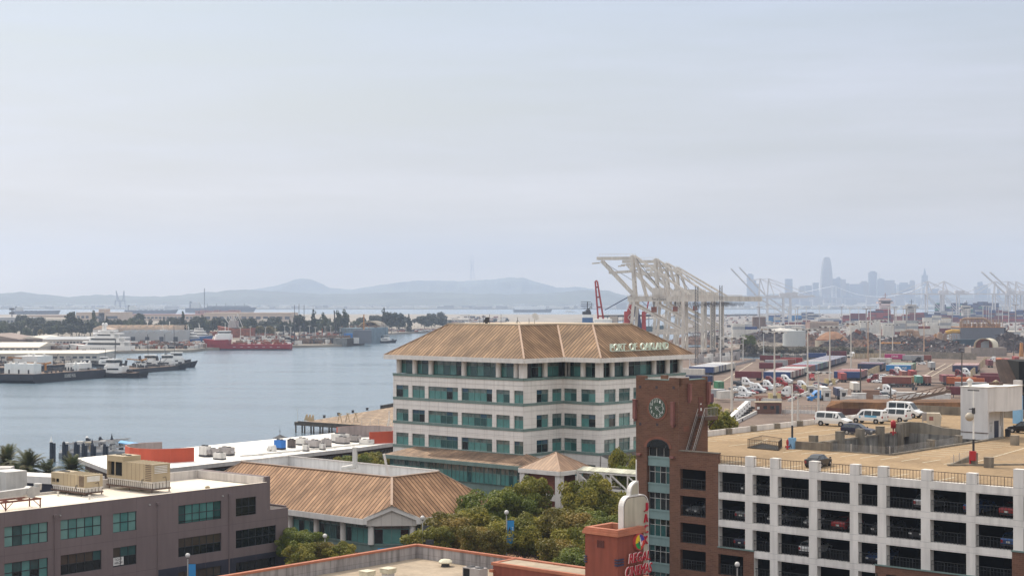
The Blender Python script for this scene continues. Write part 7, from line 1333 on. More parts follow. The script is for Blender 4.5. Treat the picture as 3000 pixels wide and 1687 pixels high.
# ---------------------------------------------------------------- ship-to-shore cranes (local +x = out over the water, y along the quay)
M_CRW=mat('crane_white',(.68,.615,.535),.6,.10,.15,streak=.28);M_CRD=mat('crane_dark_gear',(.10,.09,.08),.7,.3,.5);M_CRG=mat('crane_grey',(.58,.58,.60),.6,.1,.1,streak=.1);M_REDC=mat('crane_red',(.42,.035,.025),.6,.12,.2,streak=.12);M_NVC=mat('crane_navy',(.03,.04,.10),.6,.15,.2)  # dark gear colour: ropes, bogies, cables and lettering of the cranes
QANG=math.atan2(QB.y,QB.x)
def B(root,name,m,bars,boxes=()):
    mb=MB()
    for b in bars:mb.bar(b[0],b[1],b[2],b[3]if len(b)>3 else None)
    for b in boxes:mb.bx(*b)
    return mb.build(name,m,root)
def portal_crane(label,s_,out,k=1.0,text=True,detail=True,zoff=0.0,bk=18):
    q=quay(s_,out);t=thing('portal_crane',label,'crane',q,QANG,'white ship-to-shore cranes on the near quay');ORG[t]=Vector((0,0,0));g=33.5;h=36.4;top=66-zoff;w=8.2
    for y in(-w,w):
        for x0,x1 in((1.4,-1.6),(-g,-g)):B(t,'leg',M_CRW,[((x0,y,1.2),(x1,y*.92,h),1.9,1.7)])
        B(t,'portal_beam',M_CRW,[((0,y,16),(-g,y,16),1.1,1.3)]);B(t,'diagonal_brace',M_CRW,[((-1.8,y*.95,h-2),(-g,y,17),1.2,1.2)])
    for x in(.6,-g):
        B(t,'sill_beam',M_CRW,[((x,-w-3,2.2),(x,w+3,2.2),1.4,1.8),((x,-w,h-1),(x,w,h-1),1.5,1.8)])
        B(t,'cross_brace',M_CRW,[((x,-w,4),(x,w,16),.6),((x,w,4),(x,-w,16),.6),((x,-w,16),(x,w,16),.9)])
        B(t,'bogie',M_CRD,[],[(x-1,x+1,y0-3.2,y0+3.2,0,1.4)for y0 in(-w,w)])
    for y in(-3.2,3.2):B(t,'girder',M_CRW,[((3,y,h+1.6),(-g-bk,y,h+1.6),1.5,3.4)])
    B(t,'girder_walkway',M_CRW,[((3,y,h+z),(-g-bk,y,h+z),.12)for y in(-4.8,4.8)for z in(3.4,4.2)]+[((3-i*3,y,h+3.3),(3-i*3,y,h+4.3),.12)for i in range(18)for y in(-4.8,4.8)]+[((-4-i*5,-3,h+.2),(-4-i*5,3,h+.2),.5)for i in range(10)])
    hs=B(t,'machinery_house',M_CRW,[],[(-21,-13,-4.5,4.5,h+3.6,h+8.6)]);B(hs,'window',M_CRD,[],[(-14.6,-13.9,-4.56,-4.51,h+6.2,h+7.2)]);ORG[hs]=Vector((0,0,0))
    B(t,'electrical_house',M_CRW,[],[(-31,-25,-3.5,3.5,h+3.6,h+6.8)])
    for y in(-3.6,3.6):
        B(t,'mast_leg',M_CRW,[((-1.5,y,h+2),(.5,y*.8,top),1.5,1.9),((-9,y,h+2),(-1.5,y*.8,top-1),1.0)]);B(t,'raised_boom',M_CRW,[((-2.5,y,h+2),(20.5,y*.9,top-3.5),1.3,1.7)]);B(t,'boom_tip',M_CRW,[((-1,y*.8,top-1.8),(23.5,y*.8,top-1.8),1.0,2.0)]);B(t,'lower_strut',M_CRW,[((0,y*.8,h+19.5),(15.5,y*.8,h+18.5),.8,1.5)]);B(t,'backstay',M_CRW,[((-.5,y*.7,top),(-g-4,y,h+4),.9,1.0)])
    B(t,'boom_tie',M_CRW,[((x,-3,z),(x,3,z),.7)for x,z in((23,top-1.8),(12,top-1.8),(.3,top),(20,top-3.6),(10,h+14),(-1,h+10),(-.8,h+20))]+[((x,-3.4,top),(x,-3.4,top+1.2),.12)for x in range(-1,24,2)]+[((-1,-3.4,top+1.2),(23.5,-3.4,top+1.2),.12),((22,0,top-4.6),(27,0,top-5),.9),((8,0,top-6),(-1,0,top-5.4),.6)])
    B(t,'stair_zigzag',M_CRW,[((-1+(i%2)*3,w+.5,3+i*3.3),(2-(i%2)*3,w+.5,6.3+i*3.3),.5,.3)for i in range(10)])
    B(t,'rope',M_CRD,[((-1,y,top-.5),(-g*.55,y,h+6),.16)for y in(-1,1)]+[((20,y,top-4),(-2,y,h+12),.14)for y in(-2,2)])
    cab=B(t,'operator_cab',M_RUST,[],[(-15,-12,-1.6,1.6,h-7,h-3.5)]);B(t,'cab_hanger',M_CRD,[((-13.5,-1,h-3.5),(-13.5,-1,h),.3),((-13.5,1,h-3.5),(-13.5,1,h),.3)])
    mb=MB();n=26
    for i in range(n):
        x=-g+6-i*.95;d=2.2+2.0*((i*7)%5)/5;pts=[(x+.95*j/6,4.4,h-.4-d*(1-(2*j/6-1)**2))for j in range(7)];mb.path(pts,.11,4)
    mb.build('festoon_cable',M_CRD,t)
    if text:mb=MB();put_text(mb,'Port of Oakland',(-14.5,3.98,h+.6),(-1,0,0),(0,0,1),8.5,1.5,(0,1,0),.06)if False else put_text(mb,'Port of Oakland',(-13,3.98,h+.5),(-1,0,0),(0,0,1),9,1.8,(0,1,0),.06);mb.build('girder_lettering',M_CRD,t)
    return t
portal_crane('nearest white portal crane with its boom folded high at the left',566,-2,1);portal_crane('second white portal crane, behind the nearest one',655,-2,1,False,zoff=0,bk=26);portal_crane('white portal crane between the second and the farthest one',703,-2,1,False,zoff=2,bk=22);portal_crane('farthest white portal crane of the near quay group',752,-2,1,False,zoff=4,bk=30)
def std_crane(label,px,Y,boom,hg,top,gauge=26,back=20,reach=58,yaw=0.0,group='white ship-to-shore cranes across the harbour',m=None):
    m=m or M_CRG;t=thing('portal_crane',label,'crane',((px-CX)*Y/F,Y,2.2),math.pi+yaw,group);ORG[t]=Vector((0,0,0));w=9
    for y in(-w,w):
        for x in(0,-gauge):B(t,'leg',m,[((x,y,0),(x,y*.9,hg),2.2)])
        B(t,'portal_beam',m,[((0,y,15),(-gauge,y,15),1.8)]);B(t,'diagonal_brace',m,[((0,y,hg),(-gauge,y,16),1.1)])
    B(t,'girder',m,[((3,y,hg+1.2),(-gauge-back,y,hg+1.2),1.4,3)for y in(-3.5,3.5)]+[((-6*i,-3.5,hg+1),(-6*i,3.5,hg+1),1)for i in range(8)])
    B(t,'machinery_house',m,[],[(-gauge-12,-gauge+6,-4,4,hg+2.7,hg+8)])
    B(t,'mast',m,[((0,-4,hg),(-2,-1.5,top),1.6),((0,4,hg),(-2,1.5,top),1.6),((-12,0,hg+2),(-2,0,top),1.2)])
    c,s=math.cos(boom),math.sin(boom);tip=lambda r,y=0:(2+r*c,y,hg+1.5+r*s)
    B(t,'boom',m,[(tip(0,y),tip(reach,y),1.3,2.0)for y in(-3,3)]+[(tip(r,-3),tip(r,3),.8)for r in np.linspace(5,reach,8)]+[(tip(r,-3),tip(r+6,3),.6)for r in np.linspace(5,reach-6,7)])
    B(t,'boom_stay',m,[((-2,y,top),tip(reach*k,y*2),.6)for y in(-1.5,1.5)for k in((.5,.92)if boom<.3 else(.55,))]);B(t,'backstay',m,[((-2,y,top),(-gauge-back+4,y*2,hg+3),.7)for y in(-1.5,1.5)]+[((-2,0,top),(-gauge,0,hg+8),.6)])
    return t
std_crane('hazy white crane with its boom raised steeply, left of the raised pair',2223,2655,.82,42,74,40,40,64,-.06,'cranes with booms raised in the middle distance');std_crane('hazy white crane with its boom raised steeply, right of the raised pair',2248,2800,.82,44,76,40,42,68,-.06,'cranes with booms raised in the middle distance')
for i,(px,bm)in enumerate(((2714,0),(2762,0),(2912,0),(2950,.74),(2974,.74),(3020,0))):std_crane('far hazy crane with %s boom, %s from the left along the outer harbour'%('a raised' if bm else 'a level',ordn(i+1)),px,3150+25*i,bm,49,76,30,26,66)
def lattice(px,pyb,pyt,label,Y=None):
    b=G(px,pyb,3.03);h=(pyb-pyt)*b.y/F;mb=MB();w=.75
    for sx in(-w,w):
        for sy in(-w,w):mb.bar(b+Vector((sx,sy,0)),b+Vector((sx,sy,h)),.26)
    for k in range(int(h/1.7)):z=k*1.7;mb.bar(b+Vector((-w,-w,z)),b+Vector((w,-w,z+1.7)),.2);mb.bar(b+Vector((w,-w,z)),b+Vector((w,w,z+1.7)),.2);mb.bar(b+Vector((-w,-w,z)),b+Vector((w,-w,z)),.2)
    t=mb.build('lattice_mast',mat('lattice_grey',(.13,.13,.13),.7,.2,.3),label=label,cat='mast',group='dark lattice masts among the cranes');return t
lattice(2041,1071,838,'dark lattice mast in front of the nearest crane, tallest of three');lattice(2089,1050,883,'dark lattice mast in the middle of the white cranes, shortest of three');lattice(2112,1052,836,'dark lattice mast at the right of the white cranes')
for px,pyb,pyt,m,lb in((2110.5,1062,880,M_WHT,'slim white pole beside the right lattice mast'),(2021,1076,1035,M_HVACW,'short pale pole at the corner of the hipped roof'),(2177,1056,985,M_HVACW,'rusty pale light pole at the end of the quay'),(2237,1044,960,M_HVACW,'slim light pole beside the maroon trailer')):
    b=G(px,pyb,3.03);h=(pyb-pyt)*b.y/F;mb=MB();mb.tube(b,b+Vector((0,0,h)),.35,.2,7);mb.bar(b+Vector((-1.4,0,h)),b+Vector((1.4,0,h)),.4);mb.build('light_pole',m,label=lb,cat='light pole')
for k in range(5):b=G(2040+k*26,1063-k*2.0,3.03);mb=MB();mb.box(b+Vector((0,0,1.5)),(5,4,3),.3+k);mb.box(b+Vector((3,1,2.6)),(3,3,5),k);mb.bar(b+Vector((-2,0,0)),b+Vector((-2,0,6)),.4);mb.build('quay_machinery',M_HVACW if k%2 else M_HVAC,label='pale quay machinery block at the crane feet, %s from the left'%ordn(k+1),cat='machinery',group='machinery at the crane feet')
Yr=1240;t=thing('floating_crane','red and navy floating derrick with a lattice boom behind the hipped roof','crane',((1830-CX)*Yr/F,Yr,0));R=lambda px,py,dy=0:P(px,py,Yr)+Vector((0,dy,0))
mb=MB();c=R(1830,1030);mb.box((c.x,Yr+6,1),(46,24,5));mb.build('pontoon',M_REDC,t)
mb=MB();a0,a1=R(1753,940),R(1744,824)
for sx in(0,1):
    for dy in(0,3):mb.bar(Vector((a0.x+4.2*sx,Yr+dy,a0.z)),Vector((a1.x+1.6*sx,Yr+dy*.4,a1.z)),1.2)
for k in(.12,.35,.6,.85):p,q=a0.lerp(a1,k),a0.lerp(a1,k);wd=4.2-2.6*k;mb.bar(Vector((p.x,Yr,p.z)),Vector((p.x+wd,Yr,p.z)),1.2)
mb.bar(Vector((a0.x-.2,Yr,a0.z)),Vector((a0.x+4.6,Yr,a0.z)),2.0);mb.bar(a1,a1+Vector((1.6,0,.4)),1.3);mb.bar(a0,a0-Vector((-1,0,a0.z-3)),1.5);mb.build('lattice_boom',M_REDC,t)
mb=MB();pk_=R(1855,862)
for dx,dy in((-44,0),(-20,8)):b=R(1855+dx,955);mb.bar(Vector((b.x,Yr+dy,3)),pk_+Vector((0,dy*.3,0)),2.3)
for k in(.35,.6):p,q=R(1829,955).lerp(pk_,k),R(1843,955).lerp(pk_,k);mb.bar(p,q,.8)
mb.build('red_a_frame',M_REDC,t);mb=MB()
for dx,dy in((34,0),(20,8)):b=R(1855+dx,955);mb.bar(Vector((b.x,Yr+dy,3)),pk_+Vector((.8,dy*.3,0)),2.2)
for k in(.2,.35,.5):p,q=R(1866,955).lerp(pk_,k),R(1876,955).lerp(pk_,k);mb.bar(p-Vector((4,0,0)),q,.5)
mb.box(pk_+Vector((0,0,.8)),(5,3,1.2));mb.build('navy_a_frame',M_NVC,t);mb=MB();mb.bar(R(1772,908),pk_,.7);mb.bar(pk_,R(1895,895),.35);mb.build('luffing_rope',M_NVC,t)
for a,b_ in((1827,1842),(1879,1893)):mb=MB();p,q=R(a,912),R(b_,912);mb.box(((p.x+q.x)/2,Yr,(p.z+2)/2),(q.x-p.x,5,p.z-2),0,0,.75);mb.bar(Vector((q.x,Yr,p.z-2)),Vector((q.x+(2 if a>1850 else 3),Yr,p.z+(9 if a>1850 else 4))),1.0);mb.build('red_tower',M_REDC,t)
Yv=1120;t=thing('research_ship','ship with a white and blue funnel block and black mast showing above the hipped roof','ship',((1712-CX)*Yv/F,Yv,0));R=lambda px,py,dy=0:P(px,py,Yv)+Vector((0,dy,0));c=R(1720,900)
mb=MB();mb.loft([[(c.x+y*math.cos(1.3)*0+y,Yv-45+8*i,z*(1+.0))for y,z in((-8,-1),(-9.5,9),(9.5,9),(8,-1))]for i in range(11)],0,False);mb.build('hull',M_HULLN,t)
mb=MB();mb.box((c.x+2,Yv,16),(17,30,15));mb.box((c.x+11,Yv-2,25),(12,14,4));mb.build('superstructure',M_WHT,t)
mb=MB();z0,z1,z2=R(0,941).z,R(0,930).z,R(0,921).z;mb.box((c.x,Yv-5,(24+z1)/2),(7.2,6,z1-24),0,0);mb.box((c.x,Yv-5,(z1+z2)/2),(7.2,6,z2-z1),0,1);mb.box((c.x-.5,Yv-5,z2+1.0),(6,5,2),0,2);mb.ball((c.x+.6,Yv-5,z2+2.4),1.6,10,2);mb.build('funnel',[mat('funnel_blue',(.05,.12,.25),.6),M_WHT,M_DARK],t)
mb=MB();mb.bar((c.x,Yv-5,z2),(c.x,Yv-5,R(0,883).z),.6);
for z in(884,890,896,903):k=R(0,z).z;mb.bar((c.x-2.6-(z%3),Yv-5,k),(c.x+2.4+(z%2),Yv-5,k),.35)
mb.bar((c.x+3,Yv-5,R(0,902).z),(c.x+3,Yv-5,R(0,886).z),.35);mb.bar((c.x-2,Yv-5,R(0,912).z),(c.x+2.5,Yv-5,R(0,898).z),.4);mb.build('mast',M_DARK,t)
mb=MB();b=P(1798,934,1500);mb.box((b.x,1500,b.z-8),(7,5,21));mb.box((b.x-3,1500,b.z-10),(5,5,16));mb.build('silo_block',M_SHT,label='tan block tower left of the red derrick legs',cat='tower')
b0,b1=P(1765,926,1900),P(1931,924,1900);mb=MB();mb.bar(b0,b1,3,2.4)
for k in range(12):q=b0.lerp(b1,k/11);mb.bar(q,Vector((q.x,q.y,0)),.8)
mb.build('conveyor_pier',M_DARK,label='long dark conveyor pier crossing behind the red derrick',cat='pier')
t=thing('moored_hulk','dark teal barge hull lying behind the crane legs','barge',((1895-CX)*2050/F,2050,0));ORG[t]=Vector((0,0,0));mb=MB();hull(mb,46,12,-1,7,sheer=1.5);mb.build('hull',mat('hull_teal',(.03,.075,.085),.6,.2,.2),t)
# ---------------------------------------------------------------- container terminal yard
AX=Vector((.95,-.312,0)).normalized();RX=Vector((.312,.95,0)).normalized();RZT=math.atan2(AX.y,AX.x);zY=3.035
CC={'maroon':(.155,.022,.028),'red':(.30,.028,.022),'blue':(.022,.058,.19),'white':(.68,.64,.57),'grey':(.36,.37,.38),'teal':(.04,.22,.17),'green':(.02,.19,.07),'orange':(.44,.105,.02),'navy':(.02,.028,.085),'rust':(.24,.065,.04),'skyblue':(.02,.22,.50),'magenta':(.50,.03,.17),'tan':(.42,.27,.12)}
CM={k:mat('box_'+k,v,.55,.10,.3,kind='corr',a=.42,b=.32,col2=tuple(x*.72 for x in v),streak=.18,bump=.4)for k,v in CC.items()}
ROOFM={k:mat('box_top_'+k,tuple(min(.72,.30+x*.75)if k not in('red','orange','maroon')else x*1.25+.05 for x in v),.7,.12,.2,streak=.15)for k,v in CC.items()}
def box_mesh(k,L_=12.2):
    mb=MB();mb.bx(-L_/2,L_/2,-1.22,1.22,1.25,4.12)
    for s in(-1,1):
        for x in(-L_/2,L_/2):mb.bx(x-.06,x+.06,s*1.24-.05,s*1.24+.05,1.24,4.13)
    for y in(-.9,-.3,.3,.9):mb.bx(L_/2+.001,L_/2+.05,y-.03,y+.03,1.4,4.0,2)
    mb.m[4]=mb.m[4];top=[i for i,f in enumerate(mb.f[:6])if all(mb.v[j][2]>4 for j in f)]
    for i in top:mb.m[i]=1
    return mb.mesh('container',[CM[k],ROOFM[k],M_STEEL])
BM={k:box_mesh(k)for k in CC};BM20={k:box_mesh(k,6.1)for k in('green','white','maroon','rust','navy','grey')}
def trailer_proto():
    t=thing('container_trailer','trailer','trailer',(0,0,-50));ORG[t]=Vector((0,0,0));o=bpy.data.objects.new('container',BM['red']);S.collection.objects.link(o);o.parent=t
    mb=MB()
    for y in(-.45,.45):mb.bx(-6.1,6.1,y-.08,y+.08,.95,1.22)
    for x in(-6.0,-3,0,3,6.0):mb.bx(x-.1,x+.1,-1.1,1.1,1.05,1.23)
    mb.build('chassis',M_DARK,t)
    for x in(4.2,5.4):
        mb=MB()
        for s in(-1,1):mb.tube((x,s*1.2,.5),(x,s*.65,.5),.5,None,10)
        mb.tube((x,-.7,.5),(x,.7,.5),.12,None,6)
        mb.build('wheel_pair',M_TYRE,t)
    mb=MB()
    for s in(-1,1):mb.bx(-3.6,-3.4,s*.7-.1,s*.7+.1,0,1.0)
    mb.bx(-3.58,-3.42,-.7,.7,.5,.6)
    mb.build('landing_leg',M_DARK,t);return t
TP=trailer_proto();tp_used=[0];TRN={}
def trailer(pos,colour,label,rz=None,group='container trailers parked in the yard',text=None,mesh=None,tw=None):
    rz=RZT if rz is None else rz;sw={'container':mesh or BM[colour]}
    if not tp_used[0]:
        tp_used[0]=1;t=TP;t.location=pos;t.rotation_euler=(0,0,rz);t['label']=label;t['group']=group;[q for q in t.children if q.name=='container' or q.name.startswith('container.')][0].data=sw['container']
    else:t=dup(TP,pos,rz,label,sw,group=group)
    if text:
        mb=MB();w=tw or 3.2;put_text(mb,text[0],(text[2]if len(text)>2 else-w/2,-1.29,2.2),(1,0,0),(0,0,1),w,1.2,(0,-1,0),.02);mb.build('container_lettering',M_WHT if text[1]else M_NAVYW,t)
    return t
rr_=random.Random(5)
def at_row(px,py,k,pitch=3.5):return G(px,py,zY)+RX*(k*pitch+1.3)-AX*6.1
seqB=['blue','white','rust','white','white','maroon','maroon','white','red','red','white','maroon','white','grey','white','teal','white','maroon','maroon','red','maroon','maroon','red','maroon','blue','skyblue','grey','maroon','blue','navy','teal','green','blue','blue','navy','blue','teal','grey','maroon','grey','white','rust','blue','navy','blue','blue','navy','maroon','grey','blue','navy','blue','blue','grey','navy','blue','maroon','blue','navy','blue','grey','blue']
for k,c in enumerate(seqB):trailer(at_row(2314.5,1116,k,3.7),c,'%s container in the longest trailer row, %s from its near end'%(c,ordn(k+1)))
p=at_row(2314.5,1116,0);trailer(p-AX*13.2,'maroon','dark maroon container left of the near end of the longest row')
for k,(px,py,c)in enumerate(((2292,1086,'maroon'),(2350,1069,'red'),(2286,1061,'maroon'),(2290,1059,'teal'),(2306,1077,'grey'),(2330,1074,'rust'),(2420,1053,'blue'))):trailer(G(px,py,zY)-AX*6.1+RX*1.3,c,'%s container standing apart left of the longest row, %s of seven'%(c,ordn(k+1)))
seqA=['blue','white','white','white','blue','white','blue','white','navy','white','white','white','white','grey','white','white']
for k,c in enumerate(seqA):trailer(at_row(2090,1099,k,3.9),c,'%s container in the row beside the clock tower, %s from its near end'%(c,ordn(k+1)))
trailer(G(2064,1105,zY)-AX*6.1,'white','white container in front of the row beside the clock tower');trailer(G(2086,1128,zY)-AX*6.1+RX*2,'navy','navy container half hidden by the clock tower parapet');trailer(G(2083,1190,zY)-AX*3.5,'maroon','maroon container end showing at the right edge of the clock tower',RZT+1.2)
for k,c in enumerate(['blue','maroon','red','maroon','red','rust','maroon','red','white']):trailer(at_row(2522,1115,k,3.7),c,'%s container in the short middle row, %s from its near end'%(c,ordn(k+1)))
for k,c in enumerate(['navy','maroon','maroon','blue','navy','blue']):trailer(at_row(2583,1089,k,4.0),c,'%s container behind the short middle row, %s from its near end'%(c,ordn(k+1)))
for k,c in enumerate(['skyblue','blue','tan','grey','green','green','tan','green','green']):trailer(at_row(2668,1094,k,4.2),c,'%s container in the light blue and green row, %s from its near end'%(c,ordn(k+1)),text=('LINE',1,1.0)if k==0 else None)
trailer(G(2612,1070,zY)-AX*6.1,'white','white container with dark blue lettering behind the navy ones',text=('Matson',0,-1.5),tw=4.6);trailer(G(2652,1057,zY)-AX*6.1,'magenta','bright magenta container with white lettering at the back of the yard',text=('ONE',1),tw=4.0);trailer(G(2729,1060,zY)-AX*6.1,'rust','rust red container right of the magenta one');trailer(G(2706,1061,zY)-AX*6.1,'grey','grey container between the magenta and rust red ones');trailer(G(2480,1047,zY)-AX*6.1,'maroon','maroon container at the water fence behind the longest row')
for k,c in enumerate(['navy','rust','maroon','red','grey','white','orange','rust','rust']):trailer(at_row(2864,1095,k,4.4),c,'%s container in the right-hand row, %s from its near end'%(c,ordn(k+1)),text=('HYUNDAI',1,-2.8)if k==1 else None,tw=4.2)
for k,(px,py,c,r_)in enumerate(((2670,1132,'rust',0),(2678,1129,'tan',0),(2884,1137,'orange',0),(2860,1133,'orange',0),(2955,1120,'maroon',0),(2935,1128,'maroon',0),(2890,1150,'grey',0),(2870,1165,'maroon',0))):trailer(G(px,py,zY)-AX*6.1,c,('long %s container lying across the right of the yard, %s from the left'%(c,ordn(k+1))),None if r_==0 else r_)
ENDON=[(2690,1130,'teal','teal container seen end-on in the middle of the right yard'),(2714,1130,'rust','rust red container seen end-on right of the teal one'),(2646,1113,'rust','rust red container behind the long rust red one'),(2672,1112,'red','bright red container behind the long rust red one'),(2766,1127,'maroon','maroon container seen end-on with bare chassis beside it'),(2786,1127,'maroon','second maroon container seen end-on, right of the first'),(2729,1084,'grey','silver box trailer seen end-on in the open lane'),(2504,1152,'white','white box trailer seen end-on beside the utility pole'),(2457,1170,'navy','dark blue container seen end-on beside a gate kiosk'),(2467,1120,'red','red container end beside the short middle row'),(2898,1077,'maroon','maroon container seen end-on by the picket row'),(2928,1072,'orange','orange container end at the far right'),(2413,1167,'white','cream container behind the blue tractor at the gate'),(2949,1073,'red','red container end right of the orange one'),(2975,1066,'red','red container end at the right margin')]
for px,py,c,lb in ENDON:g=G(px,py,zY);a=math.atan2(g.y,g.x);trailer(g+Vector((math.cos(a),math.sin(a),0))*6.3,c,lb,math.pi+a+.13)
def boxed(px,py,c,lb,rz,ms=None):
    g=G(px,py,zY);o=bpy.data.objects.new('shipping_container',ms or BM20[c]);S.collection.objects.link(o);o.location=(g.x,g.y,zY-.3 if 'chassis' not in lb else zY);o.rotation_euler=(0,0,rz);tag(o,lb,'container','single containers on the ground')
boxed(2106,1146,'green','bright green short container on chassis beside the light mast',RZT-1.1);boxed(2104,1172,'grey','pale grey short container on chassis beside the white one',RZT+1.1);boxed(2124,1177,'white','short white container on chassis right of the clock tower',RZT+.95)
for a,b,n,lb in(((2846,1104),(2890,1062),26,'row of tan concrete pickets along the right lane'),((2545,1103),(2592,1080),18,'row of tan concrete pickets behind the parked cars'),((2500,1050),(2590,1050),18,'yellow fender posts along the back fence')):
    mb=MB();p,q=G(*a,zY),G(*b,zY)
    for k in range(n):c=p.lerp(q,k/(n-1));mb.box((c.x,c.y,c.z+1.7),(.9,.9,3.4),k,0,.8)
    mb.build('picket_row',M_TANM,label=lb,cat='pickets')
# ---------------------------------------------------------------- tractors
TC_={'white':PW,'red':PR_,'blue':paint('truckblue',(.03,.2,.5),0),'maroon':paint('maroon',(.16,.02,.025),.1),'black':PK}
def tractor_meshes(k):
    m=TC_[k];a=MB();a.loft([[(x,-w,z0),(x,-w,z1),(x,-w*.8,z1+.12),(x,w*.8,z1+.12),(x,w,z1),(x,w,z0)]for x,w,z0,z1 in((-1.6,1.2,.9,3.7),(-.2,1.22,.9,3.75),(.35,1.2,.9,3.3),(1.0,1.15,.9,2.75),(1.55,1.05,.9,1.95))],0,False)
    b=MB();b.loft([[(x,-w,z0),(x,-w,z1-.15),(x,-w*.7,z1),(x,w*.7,z1),(x,w,z1-.15),(x,w,z0)]for x,w,z0,z1 in((1.5,1.05,.8,1.95),(2.6,.95,.75,1.75),(3.3,.85,.6,1.55),(3.5,.7,.6,1.35))],0,False)
    for s in(-1,1):b.tube((2.45,s*.75,.55),(2.45,s*1.2,.55),.62,None,10)
    return{'cab':a.mesh('cab',[m]),'hood':b.mesh('hood',[m])}
TM={k:tractor_meshes(k)for k in TC_}
tt=thing('semi_tractor','tractor','truck',(0,0,-60));ORG[tt]=Vector((0,0,0))
for nm_ in('cab','hood'):o=bpy.data.objects.new(nm_,TM['white'][nm_]);S.collection.objects.link(o);o.parent=tt
mb=MB();mb.poly([(1.02,-1.0,2.72),(1.54,-.95,1.98),(1.54,.95,1.98),(1.02,1.0,2.72)]);mb.v=[(x+.02,y,z+.03)for x,y,z in mb.v];mb.build('windscreen',M_CGL,tt)
for s in(-1,1):mb=MB();mb.poly([(.25,s*1.225,1.95),(1.2,s*1.16,1.95),(.95,s*1.2,2.65),(.25,s*1.225,2.75)]);mb.build('side_window',M_CGL,tt);mb=MB();mb.poly([(-1.1,s*1.235,2.1),(-.6,s*1.235,2.1),(-.6,s*1.235,2.7),(-1.1,s*1.235,2.7)]);mb.build('sleeper_window',M_CGL,tt);mb=MB();mb.tube((-.5,s*.95,.75),(.9,s*.95,.75),.36,None,8);mb.build('fuel_tank',M_STEEL,tt)
mb=MB();mb.bx(-4.2,2.6,-.45,.45,.75,1.0);mb.box((-3.0,0,1.1),(1.2,1.0,.16));mb.build('chassis',M_DARK,tt)
for x in(2.45,-2.6,-3.8):mb=MB();[mb.tube((x,s*(.72 if x<0 else .85),.5),(x,s*1.16,.5),.5,None,10)for s in(-1,1)];mb.tube((x,-.9,.5),(x,.9,.5),.12,None,6);mb.build('wheel_pair',M_TYRE,tt)
mb=MB();mb.bx(3.5,3.56,-.55,.55,.7,1.3);mb.build('grille',M_STEEL,tt)
TT_used=[0]
def tractor(px,py,c,rz,label,hood=None):
    g=G(px,py,zY);sw={'cab':TM[c]['cab'],'hood':TM[hood or c]['hood']}
    if not TT_used[0]:TT_used[0]=1;tt.location=g;tt.rotation_euler=(0,0,rz);tt['label']=label;tt['group']='semi tractors in the yard';return tt
    return dup(tt,g,rz,label,sw,scale=.72 if 'tight row' in label else None,group='semi tractors in the yard')
r0=RZT-.25
for px,py,c,hd,rz,lb in((2178,1160,'white','red',r0,'white sleeper tractor with a red hood nearest the tall light mast'),(2221,1150,'white','white',r0,'white tractor in front of the red box in the tractor cluster'),(2186,1131,'white','white',r0+.1,'white tractor at the back left of the tractor cluster'),(2249,1140,'white','white',r0,'white tractor facing right beside the second light mast'),(2256,1127,'maroon','maroon',r0,'maroon tractor behind the white one by the second light mast'),(2288,1131,'red','red',r0,'big red tractor right of the second light mast'),(2301,1122,'white','white',r0,'white tractor just behind the big red one'),(2378,1113,'red','red',r0-1.1,'red tractor facing the camera in front of the maroon trailer'),(2303,1160,'white','red',math.pi+r0,'white tractor with a red hood beside the barrier line'),(2333,1152,'maroon','red',r0,'maroon box tractor in the middle of the barrier line'),(2350,1141,'white','white',r0,'white tractor beside the third light mast'),(2390,1173,'blue','blue',math.pi+r0+.9,'light blue tractor facing the gate with a cream container'),(2562,1120,'maroon','red',math.pi+r0,'maroon tractor facing left in front of the white car'),(2600,1154,'white','white',r0,'white tractor beside the long rust red container'),(2618,1104,'maroon','maroon',r0,'maroon tractor in front of the light blue container'),(2632,1096,'white','white',r0,'white tractor in front of the light blue container'),(2810,1105,'maroon','maroon',r0,'maroon tractor in front of the right-hand row'),(2830,1100,'white','white',r0,'white tractor with wing deflectors in front of the right-hand row'),(2938,1076,'white','white',math.pi+r0,'white tractor at the far right by the dark hopper'),(2908,1063,'white','white',math.pi+r0,'white tractor behind the picket row at the far right'),(2690,1064,'black','black',math.pi+r0,'black tractor in front of the grey container'),(2498,1048,'white','white',-1.2,'small white tractor at the yellow fender posts')):tractor(px,py,c,rz,lb,hd)
for k in range(6):tractor(2150+k*7.4,1234-k*7.2,'white',r0-2.0,'white yard truck in the tight row by the yellow mast base, %s from the front'%ordn(k+1))
for k in range(3):g=G(2110+k*12,1236-k*5,zY);mb=MB();mb.box(g+Vector((0,0,.9)),(5.5,.9,.3),r0+.5);[mb.tube(g+Vector((x,-1,.5)),g+Vector((x,1,.5)),.5,None,8)for x in(-1.8,-.6,2)];mb.build('bare_chassis',M_DARK,label='black bare chassis beside the yellow mast base, %s from the left'%ordn(k+1),cat='chassis',group='bare chassis')
for k,(px,py)in enumerate(((2186,1173),(2258,1170),(2741,1128),(2757,1129),(2646,1142),(2640,1134))):g=G(px,py,zY);mb=MB();mb.bar(g-AX*6+Vector((0,0,1.1)),g+AX*6+Vector((0,0,1.1)),1.1,.3);[mb.tube(g+AX*x+RX*-1.1+Vector((0,0,.5)),g+AX*x+RX*1.1+Vector((0,0,.5)),.5,None,8)for x in(4,5.2,-5)];mb.build('bare_chassis',M_RUST if k<2 else M_DARK,label='empty %s trailer chassis on the open yard, %s from the left'%('rusty' if k<2 else 'dark',ordn((k,k,4,5,3,2)[k]if k>1 else k+1)),cat='chassis',group='bare chassis')
CARP={}
carp=[('white',PW),('silver',PS),('black',PK),('grey',PG),('red',PR_),('navy',PN)]
